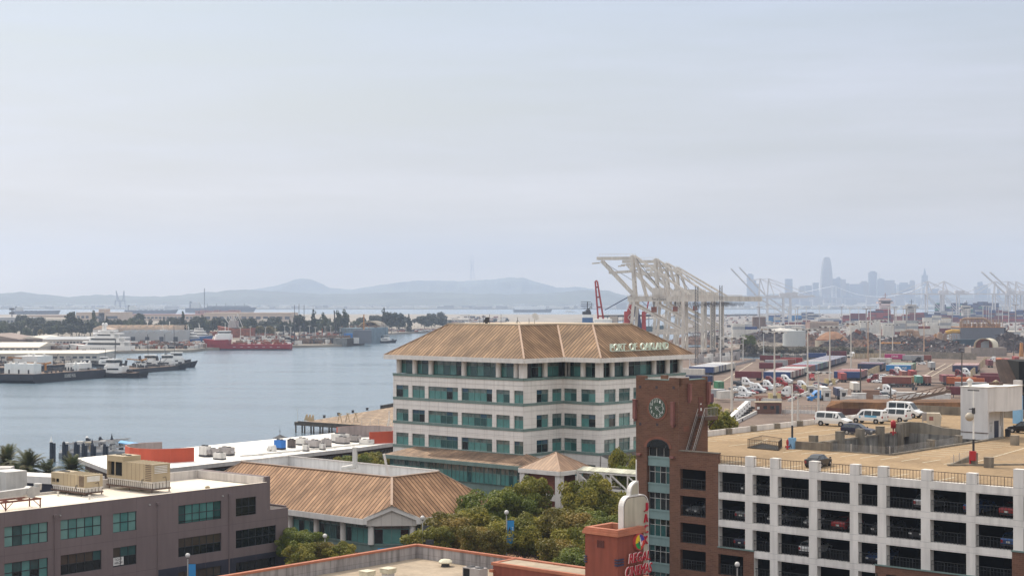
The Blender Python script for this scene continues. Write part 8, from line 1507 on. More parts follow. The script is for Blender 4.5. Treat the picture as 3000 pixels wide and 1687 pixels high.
CAR=[(2150,1142),(2158,1147),(2166,1139),(2172,1146),(2196,1146),(2204,1141),(2160,1163),(2172,1166),(2196,1155),(2206,1153),(2216,1151),(2270,1133),(2310,1118),(2384,1136),(2392,1132),(2400,1129),(2410,1131),(2396,1139),(2335,1148),(2344,1146),(2570,1121),(2582,1113),(2594,1112),(2604,1108),(2615,1107),(2590,1106),(2556,1157),(2568,1153),(2578,1150),(2562,1163),(2574,1160),(2586,1156),(2596,1160),(2548,1168),(2620,1133),(2634,1131),(2700,1068),(2316,1168),(2470,1108),(2600,1171),(2660,1172)]+[(2158+(k*53)%200,1126+(k*17)%34)for k in range(14)]+[(2552+(k*31)%90,1103+(k*7)%16)for k in range(9)]+[(2470+(k*43)%60,1090+(k*5)%16)for k in range(6)]
rc=random.Random(8)
for k,(px,py)in enumerate(CAR):
    n,pm=carp[rc.choice((0,0,0,1,1,2,3,4,5))];kd=rc.choice(('sedan','wagon'));ky=(n,kd);g=G(px,py,zY);rz=r0+rc.choice((0,math.pi))+rc.uniform(-.1,.1)+(.6 if 2540<px<2620 and py>1140 else 0);CARP[ky]=CARP.get(ky,[None,0]);CARP[ky][1]+=1
    lb='%s %s in the truck yard, %s such car from the left'%(n,{'sedan':'saloon','wagon':'estate'}[kd],ordn(CARP[ky][1]))
    if CARP[ky][0]is None:CARP[ky][0]=vehicle(kd,lb,g,rz,pm,'car','cars parked in the truck yard','yard_car',False)
    else:dup(CARP[ky][0],g,rz,lb,group='cars parked in the truck yard')
def mast(px,pyb,pyt,label,ybase=True,rusty=False):
    g=G(px,pyb,zY);h=(pyb-pyt)*g.y/F;t=thing('light_mast',label,'light mast',g,0,'tall light masts of the yard');ORG[t]=Vector((0,0,0));mb=MB();mb.tube((0,0,0),(0,0,h),.42,.22,8);mb.build('pole',mat('mast_rusty',(.50,.33,.22),.8,.3,.15)if rusty else mat('mast_cream',(.64,.59,.52),.6,.1,.2,streak=.15),t)
    mb=MB();mb.bar((-4.2,0,h),(4.2,0,h),.3);mb.bar((0,-2.5,h),(0,2.5,h),.3);mb.build('crossarm',M_HVACW,t)
    for k in range(8):mb=MB();x=-4.2+k*1.2;mb.box((x,-.3 if k%2 else .3,h-.35),(.8,.7,.5));mb.build('floodlight',M_HVACW if k%2 else M_DARK,t)
    if ybase:
        mb=MB()
        for sx in(-1.5,1.5):
            for sy in(-1.5,1.5):mb.box((sx,sy,1.3),(1.2,1.2,2.6))
        mb.build('yellow_guard',mat('guard_yellow',(.50,.40,.20),.85,.15,.5),t);mb=MB();mb.box((0,0,.9),(1.6,1.6,1.8));mb.build('footing',M_OLDC,t)
for a in((2144,1222,988,'light mast with a yellow guard beside the white yard trucks'),(2269,1172,972,'light mast with yellow guards beside the tractor cluster'),(2366,1146,963,'light mast with yellow guards beside the barrier line'),(2431,1126,956,'light mast with yellow guards in front of the short middle row'),(2493,1079,946,'light mast behind the end-on red container',False),(2543,1068,941,'rust-streaked light mast at the yellow posts',False,True),(2578.5,1061,937,'light mast left of the magenta container',False),(2615,1042,950,'short light mast above the magenta container',False),(2707,1038,942,'rusty light mast before the scrap heap',False,True),(2398,1203,1089,'slim white mast behind the white deck wall',False),(2338,1246,1155,'thin white pole just behind the deck wall',False)):mast(*a)
def upole(px,pyb,pyt,label,arm=True):
    g=G(px,pyb,zY);h=(pyb-pyt)*g.y/F;mb=MB();mb.tube(g,g+Vector((0,0,h)),.28,.2,7)
    if arm:mb.bar(g+Vector((0,0,h-.8)),g+Vector((4.5,-1,h-3)),.16);mb.bar(g+Vector((-1,0,h-.5)),g+Vector((1,0,h-.5)),.2)
    mb.build('utility_pole',M_TIMB,label=label,cat='utility pole',group='wooden utility poles')
upole(2521,1173,1071,'brown wooden pole with a lamp arm beside the white box trailer');upole(2818,1153,1030,'dark wooden pole in front of the right-hand row',False);upole(2970,1062,1000,'dark wooden pole by the red container ends',False);upole(2609.5,1173,1130,'short dark pole beside the white tractor and cars',False)
for k,(px,py)in enumerate(((2423,1173),(2472,1172),(2377,1160))):g=G(px,py,zY);mb=MB();mb.box(g+Vector((0,0,1.9)),(2.4,2.4,3.8),RZT);mb.box(g+Vector((0,0,3.9)),(3,3,.25),RZT);mb.box(g+Vector((-.2,-1.25,2.2)),(1.4,.1,1.4),RZT,1);mb.build('gate_kiosk',[M_HVACW,M_CGL],label='white gate kiosk, %s of three across the gate lanes'%('middle','right','left')[k],cat='kiosk',group='gate kiosks')
g0,g1=G(2218,1212,zY),G(2288,1211,zY);t=thing('guard_booth','brown flat-roofed guard booth with two windows and a door','booth',(g0+g1)/2,-.03);ORG[t]=Vector((0,0,0));w=(g1-g0).length/2;mb=MB();mb.bx(-w,w,0,4,0,3.6);mb.build('wall',mat('booth_brown',(.16,.075,.05),.85,.1,.4),t);mb=MB();mb.bx(-w-.25,w+.25,-.3,4.2,3.6,3.85);mb.build('roof',M_TANM,t)
for x in(-w*.3,w*.25):mb=MB();mb.bx(x-.6,x+.6,-.06,-.01,1.5,2.6);mb.build('window',M_CGL,t)
mb=MB();mb.bx(w*.55,w*.55+1,-.06,-.01,0,2.7);mb.build('door',M_DARK,t);mb=MB();mb.bx(-w*.95,-w*.75,-.05,-.01,1.5,2.3);mb.build('notice',M_WHT,t)
def run(a,b,h,nm,m,lb,th=.5,cat='barrier'):p,q=G(*a,zY),G(*b,zY);mb=MB();mb.bar(p+Vector((0,0,h/2)),q+Vector((0,0,h/2)),th,h);mb.build(nm,m,label=lb,cat=cat)
run((2152,1243),(2217,1211),1.0,'barrier_wall',M_HVACW,'white concrete barrier line by the white yard trucks');run((2290,1209),(2388,1212),1.1,'barrier_wall',M_HVACW,'white concrete barrier line right of the guard booth');run((2310,1176),(2386,1144),1.0,'barrier_wall',M_HVACW,'long white barrier line beside the gate lanes');run((2150,1174),(2290,1174),.9,'barrier_wall',M_HVACW,'low white barrier behind the guard booth');run((2430,1130),(2458,1117),.9,'barrier_wall',M_HVACW,'short white barrier by the fourth mast');run((2540,1172),(2576,1140),.9,'barrier_wall',M_HVACW,'white barrier beside the diagonal parked cars')
run((2155,1071),(2214,1056),1.4,'fence',M_HVAC,'pale chain link fence along the quay yard',.1,'fence')
p,q=G(2290,1047,zY),G(2470,1047,zY);mb=MB()
for k in range(30):c=p.lerp(q,k/29);mb.bar(c,c+Vector((0,0,4.6)),.16)
for z in(1.2,3,4.6):mb.bar(p+Vector((0,0,z)),q+Vector((0,0,z)),.12)
mb.build('railing_fence',M_DARK,label='tall open fence along the inlet behind the longest row',cat='fence')
run((2560,1044),(2860,1054),4.2,'boundary_wall',M_OLDC,'long grey concrete wall between the yard and the scrap heaps',.6,'wall')
p,q=G(2290,1218,zY),G(2452,1210,zY);mb=MB()
for k in range(16):c=p.lerp(q,k/15);mb.bar(c,c+Vector((0,0,3)),.1)
mb.bar(p+Vector((0,0,3)),q+Vector((0,0,3)),.08);mb.build('wire_fence',M_HVAC,label='thin wire fence before the rusty barge',cat='fence')
pl_=MB()
for a,b in(((2200,1180),(2170,1190)),((2110,1165),(2190,1120)),((2680,1115),(2770,1065)),((2700,1118),(2790,1066)),((2580,1190),(2760,1180)),((2640,1160),(2790,1146)),((2300,1192),(2460,1186)),((2340,1108),(2480,1085)),((2120,1115),(2205,1062))):p,q=G(*a,3.036),G(*b,3.036);pl_.bar(p,q,.35,.01)
pl_.build('yard_marking',M_LINE,kind='structure')
Yb=470;t=thing('rusty_barge','huge rusty brown barge hull with a pointed bow behind the white vans','barge',((2620-CX)*Yb/F,Yb,3));x0,x1=(2443-CX)*Yb/F,(2830-CX)*Yb/F;zt_=H-(1176-HY)*Yb/F;M_RB=mat('rust_barge',(.19,.09,.035),.9,.4,.15,streak=.4);M_RB2=mat('rust_band',(.13,.038,.02),.9,.35,.2,streak=.3)
def rb(z,k):L_=x1-x0;return[(x0+(0 if k else .02)*L_-(1.5 if k==2 else 0),Yb+4,z),(x0+L_*.06,Yb-1.5*(k>0),z),(x0+L_*.3,Yb-4-k*.6,z),(x1,Yb-3-k*.6,z),(x1+6,Yb+4,z),(x1,Yb+12,z),(x0+L_*.2,Yb+12,z)]
mb=MB();mb.loft([rb(3,0),rb(zt_-4.2,0),rb(zt_-3.6,2)],0,False,caps=False);mb.loft([rb(zt_-3.6,2),rb(zt_-1.9,2)],1,False,caps=False);mb.loft([rb(zt_-1.9,2),rb(zt_,1)],0,False,caps=True);hb=mb.build('hull',[M_RB,M_RB2],t)
mb=MB();mb.bar((x1-22,Yb+3,zt_-1),(x1-4,Yb+2,zt_+3.0),1.2,.8)
for k in range(9):a=x1-22+k*2;mb.bar((a,Yb+2,zt_-1+k*.45),(a+2,Yb+2,zt_+.8+k*.45),.25);mb.bar((a,Yb+2,zt_+.8+k*.45),(a+2,Yb+2,zt_+.8+(k+1)*.45),.25)
mb.build('gangway_frame',M_DECKB,t)
for k,(px,py,w_,h_,m)in enumerate(((2516,1178,5,2.6,M_HVACW),(2552,1175,6,3.4,mat('hut_brown',(.25,.15,.10),.9,.1,.5)),(2495,1178,4,1.6,M_HVACW),(2580,1176,5,1.6,M_HVACW),(2655,1174,7,2.5,M_HVACW),(2735,1176,12,2.2,M_HVACW))):b=G(px,py,zY);mb=MB();mb.box(b+Vector((0,0,h_/2+.6)),(w_,3,h_),RZT);mb.box(b+Vector((0,0,h_+.7)),(w_+.3,3.3,.2),RZT);mb.box(b+Vector((0,0,.3)),(w_*.8,2,.6),RZT,1);mb.build('site_cabin',[m,M_DARK],label='%s site cabin just behind the rusty hull, %s from the left'%('brown' if k==1 else 'white',ordn((2,3,1,4,5,6)[k])),cat='cabin',group='site cabins behind the rusty hull')
Yh=345;t=thing('loading_hopper','dark brown timber hopper with a sloped gallery roof at the right edge','hopper',((2985-CX)*Yh/F,Yh,3));X=lambda px:(px-CX)*Yh/F;Zh=lambda py:H-(py-HY)*Yh/F;M_HOP=mat('hopper_brown',(.075,.05,.042),.9,.25,.3,kind='seam',a=.8,b=.08)
mb=MB();mb.extr([(X(2937),Yh,Zh(1126)),(X(2950),Yh+8,Zh(1057)),(X(3080),Yh+8,Zh(1057)),(X(3060),Yh,Zh(1126))],(0,.1,-1.0));mb.extr([(X(2937),Yh,Zh(1126)),(X(2990),Yh,Zh(1126)),(X(2985),Yh,Zh(1160)),(X(2935),Yh,Zh(1160))],(0,.3,0));mb.build('gallery',M_HOP,t)
mb=MB();mb.bx(X(2984),X(3100),Yh-.2,Yh+12,Zh(1200),Zh(1058));mb.build('bin',M_BLK,t);mb=MB();[mb.bar((X(px),Yh+3,3),(X(px),Yh+3,Zh(1150)),.8)for px in(2940,2990,3060)];mb.build('support_leg',M_DARK,t)
mb=MB();mb.bar((X(2985),Yh-.5,Zh(1128)),(X(3080),Yh-.5,Zh(1124)),.6);mb.bar((X(2985),Yh-.5,Zh(1152)),(X(3080),Yh-.5,Zh(1150)),.4);mb.build('beam',M_TIMB,t)
# ---------------------------------------------------------------- scrap yard and the outer harbour
def ring_tank(name,label,px0,px1,pyb,pyt,m,rim=True):
    b=G((px0+px1)/2,pyb,2.2);R_=(px1-px0)/2*b.y/F;h=(pyb-pyt)*b.y/F;b.y+=R_;t=thing(name,label,'tank',b);ORG[t]=Vector((0,0,0));mb=MB();mb.lathe((0,0,0),[(R_,0),(R_,h)],40);mb.build('shell',m,t);mb=MB();mb.lathe((0,0,h),[(R_*1.01,-.25),(R_*1.015,.05),(R_*.5,R_*.06),(.05,R_*.1)],40);mb.build('roof',m if rim else M_RUST,t);return b,R_,h,t
ring_tank('storage_tank','large pale grey cylindrical storage tank beyond the inlet',2299,2366,1023,969.5,mat('tank_grey',(.50,.52,.51),.6,.05,.08,streak=.1))
b,R_,h,t=ring_tank('dirt_silo','wide low tan ring silo heaped with brown dirt',2398,2496,1022,996,mat('tank_tan',(.42,.36,.28),.8,.1,.1,streak=.15),False)
def heap(label,px,pyb,w,h,d,m,n=40,seed=0,zg=2.2,jag=1.0,name='scrap_heap',cat='scrap heap',debris=160):
    b=G(px,pyb,zg);b.y+=d/2;r=np.random.default_rng(seed);vs,fs=[],[];K=18
    for j in range(K+1):
        for i in range(K+1):
            x,y=i/K*2-1,j/K*2-1;q=max(0,1-(x*x+y*y))**.8;vs.append((b.x+x*w/2,b.y+y*d/2,zg+h*q*(.75+.5*r.random()*jag)-.1))
    for j in range(K):
        for i in range(K):a=j*(K+1)+i;fs.append((a,a+1,a+K+2,a+K+1))
    mb=MB();mb.add(vs,fs);rr2=random.Random(seed)
    for _ in range(debris):v=vs[rr2.randrange(len(vs))];L_=rr2.uniform(.6,3.2);a,e=rr2.random()*6.3,rr2.uniform(-.5,.8);mb.bar(v,(v[0]+L_*math.cos(a),v[1]+L_*math.sin(a),v[2]+L_*math.sin(e)),rr2.uniform(.25,1.1),rr2.uniform(.15,.6),rr2.choice((0,0,1,2,3)))
    mb.build(name,[m,M_DARK,M_HVAC,M_RUST],label=label,cat=cat,group='heaps of the scrap yard')
M_SCR=mat('scrap_dark',(.055,.045,.045),.9,.6,.6);M_SCR2=mat('scrap_brown',(.14,.085,.06),.95,.5,.5);M_SOIL=mat('soil_brown',(.26,.14,.08),.95,.3,.2);M_PALEH=mat('rubble_pale',(.30,.26,.22),.95,.4,.4)
mb=MB();mb.lathe((b.x,b.y,2.2+h),[(R_*.95,0),(R_*.7,3.2),(R_*.35,6.0),(.5,6.6)],24);mb.build('dirt_mound',M_SOIL,label='brown dirt mound inside the ring silo',cat='dirt heap')
heap('dark scrap heap left of the grey tank',2268,1008,72,10,40,M_SCR,seed=1,debris=320);heap('pale rubble heap in front of the dark scrap, left of the tank',2240,1022,56,5.0,24,M_PALEH,seed=2,debris=60);heap('brown scrap heap between the grey tank and ring silo',2385,1016,30,9,30,M_SCR2,seed=3);heap('dark pointed scrap pile in front of the ring silo',2455,1026,30,7,16,M_SCR,seed=4);heap('dark scrap heap right of the ring silo',2535,1024,40,7,30,M_SCR2,seed=5,debris=220);heap('dark scrap heap under the rusty conveyor',2535,1010,40,10,30,M_SCR,seed=6)
heap('long dark scrap heap in front of the green scrap crane',2665,1026,62,9,34,M_SCR,seed=7,debris=380);heap('scrap heap in the middle of the yard',2745,1036,66,9,30,M_SCR,seed=8,debris=420);heap('low scrap heap along the boundary wall',2800,1040,56,6,24,M_SCR,seed=9,debris=300);heap('scrap heap right of the arched shelter',2975,1036,34,13,30,M_SCR,seed=10,debris=300);heap('brown scrap heap before the grey plant',2700,1012,60,7,40,M_SCR2,seed=11,debris=250);heap('scrap heap left of the blue bin',2480,1036,36,3.2,14,M_SCR2,seed=12,debris=80);heap('white bulk heap behind the grey tank',2300,975,40,5,30,mat('bulk_white',(.62,.58,.52),.9,.1,.2),seed=13,debris=0)
heap('far scrap heap at the left of the harbour ground',2030,1010,50,6,30,M_SCR2,seed=14);heap('dark heap behind the crane legs',2075,1003,44,6,30,M_SCR,seed=15)
bp_=tree_proto('bank_bush','bush',lobes_round(15,3.2,2.0,2.2,9,.5),700,.9,leaf_mat('leaf_dry',(.06,.055,.03),(.11,.095,.05),(.16,.13,.08),.15),88,.1,.5,'bush',False)
for k in range(26):
    px=2196+k*14.2;g=G(px,1033+(k*7%4)+(k/26)*3,2.2);s=.7+.5*((k*5)%4)/3;lb='dry scrubby bush along the far inlet bank, %s from the left'%ordn(k+1)
    if k==0:bp_.location=g;bp_['label']=lb;bp_['group']='bushes of the inlet bank';bp_.scale=(2,1.5,2)
    else:dup(bp_,g,k,lb,scale=(s*1.5,s,s),group='bushes of the inlet bank')
dk_=G(2191,1036,2.2);dup(near_p[1],dk_,1,'dark tall shrub clump at the corner of the far inlet bank',scale=(1.6,1.3,1.3),group='bushes of the inlet bank')
mb=MB();p,q=G(2232,1029,2.2),G(2560,1033,2.2);mb.bar(p+Vector((0,0,2)),q+Vector((0,0,2)),.8,4);mb.build('bank_wall',M_OLDC,label='pale concrete wall along the top of the far inlet bank',cat='wall')
b0=G(2470,1028,2.2);mb=MB();mb.box((b0.x+62,b0.y,5),(34,6,6),0,0);mb.box((b0.x+90,b0.y-2,6.5),(15,7,9),0,0);mb.box((b0.x+40,b0.y,8.2),(22,8,.8),0,1);mb.build('scrap_bin',[mat('bin_darkblue',(.03,.055,.075),.7,.3,.3),M_ORNG],label='dark blue scrap bins under a rusty canopy left of the magenta container',cat='bin')
def strut(name,m,label,cat,segs,Y):
    mb=MB()
    for(a,b_,w)in segs:mb.bar(P(*a,Y),P(*b_,Y),w)
    mb.build(name,m,label=label,cat=cat)
strut('conveyor',M_RUST,'rusty inclined conveyor rising left above the scrap','conveyor',[((2506,968),(2575,1008),2.4),((2510,964),(2580,1004),.5),((2535,986),(2535,1020),.8),((2560,1000),(2560,1022),.8)],1380)
strut('scrap_crane',mat('crane_green',(.04,.26,.09),.6,.2,.3),'green lattice scrap crane in the middle of the scrap yard','crane',[((2655,1010),(2678,990),1.3),((2653,1014),(2676,994),.7),((2678,990),(2672,1014),1.1),((2660,1006),(2660,1018),1.2),((2665,1000),(2672,1004),.6),((2658,1004),(2680,1000),.5)],1330)
strut('excavator_arm',M_ORNG,'orange material handler arm among white containers','excavator',[((2742,978),(2741,993),1.8),((2741,978),(2736,984),1.0),((2741,993),(2738,1002),1.5)],1500);strut('excavator_arm',M_ORNG,'tan excavator arm rising from the scrap heap','excavator',[((2768,1034),(2772,1016),1.2),((2772,1016),(2776,1030),.8)],1120);strut('excavator_arm',M_ORNG,'orange lattice arm at the right edge of the scrap yard','excavator',[((2990,1045),(2993,1004),1.6),((2996,1045),(2994,1004),1.0),((2988,1030),(2998,1034),.8)],1060);strut('scrap_beam',M_HVACW,'long pale beam lying on the scrap by the shelter','beam',[((2764,1043),(2822,1036),1.0),((2770,1040),(2800,1044),.5)],1090)
Yp=1330;t=thing('dust_plant','rusty cyclone ducts and silos in the scrap yard','plant',((2670-CX)*Yp/F,Yp,2.2));M_DUCT=mat('duct_rust',(.33,.22,.15),.8,.25,.2,streak=.2)
for px in(2647,2683):c=P(px,0,Yp);mb=MB();z1=P(px,970,Yp).z;mb.lathe((c.x,Yp,2.2),[(3.6,0),(3.6,z1-6),(2.6,z1-3),(2.6,z1-2)],14);mb.build('silo',M_DUCT,t)
for a,b_,pyk in((2653,2668,969),(2664,2680,972)):mb=MB();pts=[P(a,1005,Yp)]+[P(a+(b_-a)*(1-math.cos(t_))/2,pyk+6-6*math.sin(t_),Yp)for t_ in np.linspace(0,math.pi/2,6)]+[P(b_+8,pyk,Yp)];mb.path(pts,1.3,8);mb.build('duct',M_DUCT,t)
g0,g1=G(2815,1011,2.2),G(2942,1011,2.2);w=g1.x-g0.x;Yg=g0.y;hg_=(1011-959.5)*Yg/F;t=thing('grey_plant','big windowless slate grey plant building with rusty roof pipework','plant',((g0.x+g1.x)/2,Yg,2.2));ORG[t]=Vector((0,0,0));mb=MB();mb.bx(-w/2,w/2,0,30,1.5,hg_);mb.build('wall',mat('slate_sheet',(.125,.135,.16),.7,.06,.08,streak=.1),t);mb=MB();mb.bx(-w/2+.3,w/2+.5,.2,29,0,1.5);mb.bx(w/2,w/2+1.5,.5,29,0,hg_);mb.build('base',M_BLK,t);mb=MB();mb.bx(-w/2-.2,w/2+.2,-.2,30,hg_,hg_+.4);mb.build('roof_edge',M_ORNG,t)
mb=MB();z=hg_+.4
for x in np.linspace(-w/2+2,w/2-1,13):
    for y in(1,8):mb.bar((x,y,z),(x,y,z+6.2),.4)
for zz in(2.2,4.2,6.2):mb.bar((-w/2+2,1,z+zz),(w/2-1,1,z+zz),.35)
for x in np.linspace(-w/2+4,w/2-4,8):mb.box((x,4,z+1.5),(2.5,3,3))
mb.build('pipe_rack',M_DUCT,t);mb=MB();pts=[(-w/2+.5,2,z-1),(-w/2+.5,2,z+4),(-w/2+1.5,2,z+6.2),(-w/2+4,2,z+7.2),(w*.02,2,z+7.2),(w*.1,2,z+6.2),(w*.2,2,z+3)];mb.path(pts,1.2,10);mb.build('big_pipe',M_DUCT,t);mb=MB();mb.lathe((w*.2,4,z),[(3.5,0),(1.0,3.0)],12);mb.build('hopper_cone',M_DUCT,t);mb=MB();mb.path([(-w/2-.2,3,hg_*.78),(-w/2-6,3,hg_*.8),(-w/2-12,3,hg_*.7)],1.7,8,1);mb.path([(-w/2-10,3,hg_*.75),(-w/2-12.5,3,hg_*.6),(-w/2-12.5,3,0)],1.5,8,0);mb.lathe((-w/2-17,3,0),[(2.6,0),(2.6,9),(1.5,11)],12,0);[mb.bar((-w/2-9+k*2,2,0),(-w/2-9+k*2,2,9),.35)for k in range(4)];mb.build('side_duct',[M_DUCT,mat('duct_yellow',(.50,.29,.05),.7,.2,.3)],t);mb=MB();mb.bar((w/2+1,4,hg_*.8),(w/2+30,2,.5),2.4,1.6);mb.build('conveyor',M_DARK,t)
g0,g1=G(2846,1047,2.2),G(2954,1047,2.2);w=g1.x-g0.x;t=thing('arched_shelter','cream arched fabric shelter on a grey concrete block base','shelter',((g0.x+g1.x)/2,g0.y,2.2));ORG[t]=Vector((0,0,0));hb=(1047-1018.5)*g0.y/F;mb=MB();mb.extr([(-w/2,1.6,0),(-w/2+13.3,0,0),(w/2,3.5,0),(w/2,16,0),(-w/2,16,0)],(0,0,hb));mb.build('block_base',mat('block_grey',(.29,.245,.215),.9,.1,.2,kind='panel',a=2.4,b=1.6,streak=.15),t)
mb=MB();xa,xb=-w/2+2.2,w/2-2;R2=6.0;sec=[(math.cos(a),max(0,math.sin(a))**.72)for a in np.linspace(math.pi,0,15)]
front=[(xa+6.4+6.2*c_,2.0,hb+R2*s_)for c_,s_ in sec];back=[(xb-6.2+6.2*c_+.0,15,hb+R2*s_)for c_,s_ in sec];mb.loft([front,back],0,True,False,False);mb.build('fabric_roof',mat('shelter_cream',(.66,.60,.46),.7,.06,.15,streak=.1),t);mb=MB();mb.poly([(x+1.5,5.5,z)for x,y,z in front]);mb.build('end_wall',M_RUST,t);mb=MB();mb.poly([(xa+8+k[0]*2.6,5.3,hb+.05+k[1]*4.4)for k in((-.9,0),(-.9,.7),(0,1),(1.2,1),(1.2,0))]);mb.build('inner_wall',M_SHG,t)
mb=MB();[mb.bar((front[i][0],front[i][1]-.05,front[i][2]),(front[i+1][0],front[i+1][1]-.05,front[i+1][2]),.5)for i in range(14)];mb.build('arch_rim',M_TANM,t)
STK=[k for k in('white','white','white','grey','white','rust')]
def plain(k,L_=12.2):
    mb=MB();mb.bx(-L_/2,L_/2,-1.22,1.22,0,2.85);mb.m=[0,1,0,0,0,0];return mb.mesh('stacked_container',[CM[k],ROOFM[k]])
SM={k:plain(k)for k in CC};cnt_s={}
def stack(nm,px,py,nx,ny,hts,cols,seed,zg=2.2,rz=.12):
    r=random.Random(seed);b=G(px,py,zg)
    for i in range(nx):
        for j in range(ny):
            hh=hts[(i*ny+j)%len(hts)]
            for k in range(hh):
                c=r.choice(cols);x,y=(i-(nx-1)/2)*12.6,j*2.9;o=bpy.data.objects.new('stacked_container',SM[c]);S.collection.objects.link(o);o.location=(b.x+x*math.cos(rz)-y*math.sin(rz),b.y+x*math.sin(rz)+y*math.cos(rz),zg+k*2.9);o.rotation_euler=(0,0,rz)
                tag(o,'%s container in %s, %s column, %s row, %s level'%(c,nm,ONES[i+1],('front','back')[j],ONES[k+1]),'container','stacked containers of '+nm)
stack('the white stack behind the cyclone ducts',2655,988,4,2,(4,5,6,6,6,5,4,3),['white']*6+['grey','rust'],1)
stack('the white stack by the grey plant',2768,986,3,2,(4,5,6,5,4,3),['white']*6+['maroon','grey'],2)
stack('the small pyramid stack by the conveyor',2535,975,3,2,(2,3,5,5,3,2),['white']*7+['grey'],3)
stack('the stack right of the crane legs',2182,990,2,2,(5,5,4,4),['white']*5+['grey','blue'],4)
mass=MB();ck_=list(CC);mi={k:i for i,k in enumerate(ck_)};mats_m=[CM[k]for k in ck_]+[ROOFM[k]for k in ck_];rm=random.Random(77)
def block(px0,px1,py,nrow,hmin,hmax,cols,zg=2.2):
    Y0=(H-zg)*F/(py-HY);x=(px0-CX)*Y0/F;xe=(px1-CX)*Y0/F
    while x<xe:
        for j in range(nrow):
            hh=rm.randint(hmin,hmax)
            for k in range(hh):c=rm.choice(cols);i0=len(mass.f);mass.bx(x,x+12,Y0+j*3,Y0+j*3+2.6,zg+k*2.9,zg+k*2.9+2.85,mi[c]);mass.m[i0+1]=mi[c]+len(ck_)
        x+=12.5
W_=['white']*7+['grey','tan','rust'];Rr=['maroon']*4+['red','rust','red','maroon','navy'];Bb=['navy','blue','maroon','grey','maroon','blue'];Mx=['maroon','blue','navy','grey','white','rust','teal']
for a in((2705,2760,962,2,4,6,W_),(2500,2640,966,2,1,2,W_),(2590,2650,972,2,2,4,W_),(2480,2560,957,2,1,3,W_),(2760,2830,966,2,3,5,W_),(2850,3030,975,1,1,2,W_),(2180,2300,985,1,1,2,W_),(2230,2320,970,2,1,2,W_),(2210,2400,960,1,1,2,Mx),(2300,2470,955,1,1,2,Mx)):block(*a)
for a in((2470,2545,950,2,4,6,Rr),(2545,2600,946,2,6,8,Rr),(2600,2700,946,2,4,6,Rr),(2690,2830,942,2,3,4,Bb),(2640,3040,944,1,2,4,Rr),(2820,3040,940,2,4,7,Bb),(2700,3040,937,1,4,6,Mx),(2225,2330,943,2,3,4,['skyblue','blue','skyblue','white']),(2330,2395,936,2,3,5,['white','navy','blue','grey']),(2330,2480,948,1,1,2,Mx),(2740,2880,928,2,8,11,['navy','teal','blue','navy']),(2865,2925,927,2,10,12,['navy','blue','navy']),(2480,2500,942,1,3,5,Rr)):block(*a)
mass.build('container_mass',mats_m,label='distant container stacks of the outer terminals',cat='containers',kind='stuff')
b0=G(2415,972,2.2);mb=MB();ww=84*b0.y/F
for k in range(22):x=b0.x-ww/2+ww*k/21;mb.bar((x,b0.y,2.2),(x,b0.y,15),.5)
for k in range(6):z=3.5+k*2.2;mb.bar((b0.x-ww/2,b0.y+.5,z),(b0.x+ww/2,b0.y+.5,z),.5,.9)
mb.bx(b0.x-ww/2,b0.x+ww/2,b0.y+2,b0.y+30,2.2,13.5,1);mb.build('storage_rack',[M_SHT,mat('rack_brown',(.27,.17,.13),.9,.25,.1)],label='long brown storage rack behind the grey tank',cat='rack')
for k,(a,b_,py,h)in enumerate(((2255,2300,968,5),(2310,2360,965,5),(2398,2460,940,5),(2180,2225,957,4),(2190,2260,950,4),(2890,2990,983,4))):g0,g1=G(a,py,2.2),G(b_,py,2.2);mb=MB();mb.bx(g0.x,g1.x,g0.y,g0.y+25,2.2,2.2+h,0);mb.bx(g0.x-.5,g1.x+.5,g0.y-.5,g0.y+25,2.2+h,2.8+h,1);mb.build('terminal_shed',[M_SHG,M_SHW],label='low white-roofed terminal shed, %s from the left across the harbour ground'%ordn((3,4,5,1,2,6)[k]),cat='shed',group='low terminal sheds')
mb=MB();b0=G(2225,967,2.2);[mb.bar(b0+Vector((x,y,0)),b0+Vector((x,y,16)),.7)for x in(-6,6)for y in(0,8)];mb.bx(b0.x-8,b0.x+8,b0.y,b0.y+8,5,19);mb.build('dark_hopper',M_SCR2,label='dark square hopper rising behind the scrap, left of the tank',cat='hopper')
def house_ship(label,px0,px1,pyt,Y,m,deck,extra):
    w=(px1-px0)*Y/F;x=((px0+px1)/2-CX)*Y/F;z=H-(pyt-HY)*Y/F;t=thing('container_ship',label,'ship',(x,Y,0));ORG[t]=Vector((0,0,0));mb=MB();mb.bx(-w*.3,w*.3,0,14,10,z*.93);mb.bx(-w/2,w/2,0,14,z*.80,z*.87);mb.bx(-w*.36,w*.36,2,12,z*.93,z);
    mb.build('bridge_house',m,t);mb=MB();mb.bx(-w*.45,w*.45,-.2,0,z*.88,z*.915);[mb.bx(-w*.28,w*.28,-.2,-.05,zz,zz+.7)for zz in np.arange(14,z*.76,3.2)];mb.build('window_band',M_WINB,t)
    mb=MB();mb.bx(-w*2.2,w*2.6,-2,26,0,12);mb.build('hull',M_HULLN,t);mb=MB();mb.bar((0,4,z),(0,4,z+9),.8);mb.bar((-4,4,z+5),(4,4,z+5),.6);mb.bx(-3,3,16,20,z*.8,z*1.02);mb.build('mast',extra,t)
house_ship('container ship with a pinkish white bridge house among red stacks',2572,2618,874,2700,mat('ship_pinkwhite',(.62,.50,.47),.7,.05,.05),0,M_RUST);house_ship('container ship with a white bridge house and dark funnel',2652,2692,892,2750,M_SHWALL,0,M_DARK);house_ship('white bridge house of a ship below the right-hand cranes',2815,2850,895,2900,M_SHWALL,0,M_DARK)
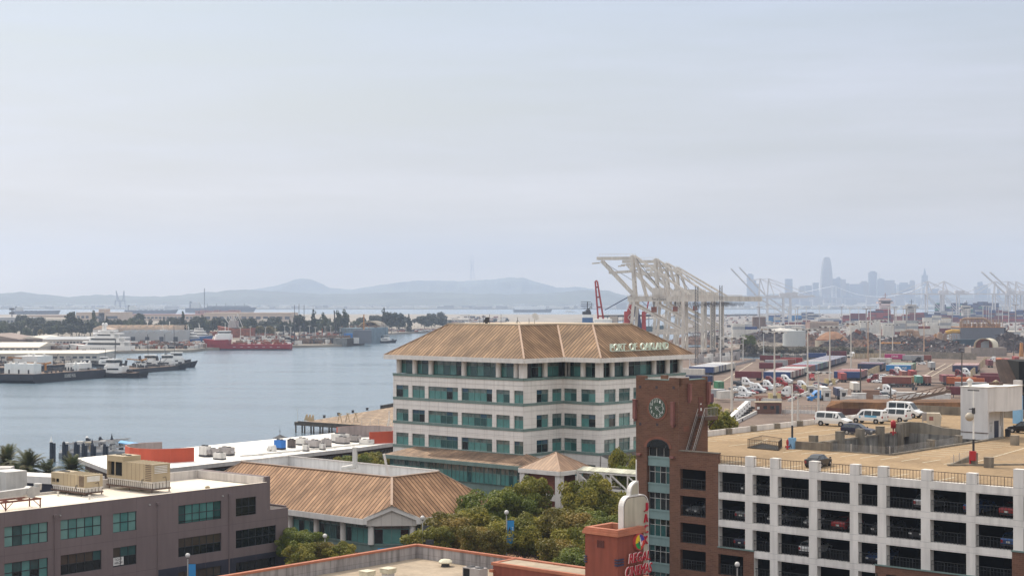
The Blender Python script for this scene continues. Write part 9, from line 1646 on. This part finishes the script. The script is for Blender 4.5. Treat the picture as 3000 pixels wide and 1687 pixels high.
fm=[(2330,965,905),(2337,960,900),(2362,955,898),(2400,950,895),(2466,960,898),(2490,970,901),(2516,950,900),(2550,985,900),(2603,975,900),(2620,990,900),(2625,985,905),(2646,975,897),(2657,970,895),(2680,965,900),(2790,960,905),(2836,975,905),(2880,945,896),(2890,944,896),(2897,944,897),(2904,944,898),(2925,960,902),(2937,945,898),(2955,950,900),(2250,975,895),(2270,950,903),(2292,945,900),(2310,965,900),(2225,985,900),(2975,985,893),(2538,1010,905),(2655,1000,905)]
for k,(px,pyb,pyt)in enumerate(sorted(fm)):b=G(px,pyb,2.2);h=(pyb-pyt)*b.y/F;mb=MB();mb.bar(b,b+Vector((0,0,h)),.8);mb.bar(b+Vector((-3.4,0,h)),b+Vector((3.4,0,h)),.7);mb.build('far_light_mast',M_HVACW if k%3 else M_HVAC,label='distant light mast of the outer terminals, %s from the left'%ordn(k+1),cat='light mast',group='light masts of the outer terminals')
yc2=MB();r=random.Random(19)
for(a,b_,p0,p1,n)in((2480,2850,985,1006,300),(2850,3040,985,1040,160),(2200,2480,960,1000,240),(2640,2800,990,1000,160),(2190,3040,945,968,340),(2020,2200,930,1000,160),(2000,2560,922,945,220)):
    for _ in range(n):g=G(r.uniform(a,b_),r.uniform(p0,p1),2.2);h=r.uniform(.8,3.0);yc2.box((g.x,g.y,2.2+h/2),(r.uniform(1,6),r.uniform(1,5),h),r.random()*3,r.choice((0,0,1,2,3,4)))
yc2.build('harbour_clutter',[M_HVACW,M_RUST,M_DARK,M_HVAC,M_DECKB],label='cars, pallets and loose gear strewn over the harbour ground',cat='yard clutter',kind='stuff')
mb=MB()
for k in range(4):g0=G(2010+k*60,928-k,2.2);mb.box((g0.x,g0.y,4),(60,20,5),0)
mb.build('breakwater',M_RIP,kind='structure')
# ---------------------------------------------------------------- the hazy air
hz=MB();hz.bx(-9500,9500,-320,18200,-4,640);ho=hz.build('haze',[bpy.data.materials.new('haze')],kind='stuff',label='pale blue haze hanging over the bay',cat='haze')
hm=ho.data.materials[0];hm.use_nodes=True;hn=hm.node_tree;hn.nodes.remove(hn.nodes['Principled BSDF'])
pv=hn.nodes.new('ShaderNodeVolumePrincipled');pv.inputs['Color'].default_value=(0.60,0.715,0.93,1);pv.inputs['Density'].default_value=0.000095;pv.inputs['Anisotropy'].default_value=0.25
hn.links.new(pv.outputs[0],hn.nodes['Material Output'].inputs['Volume'])
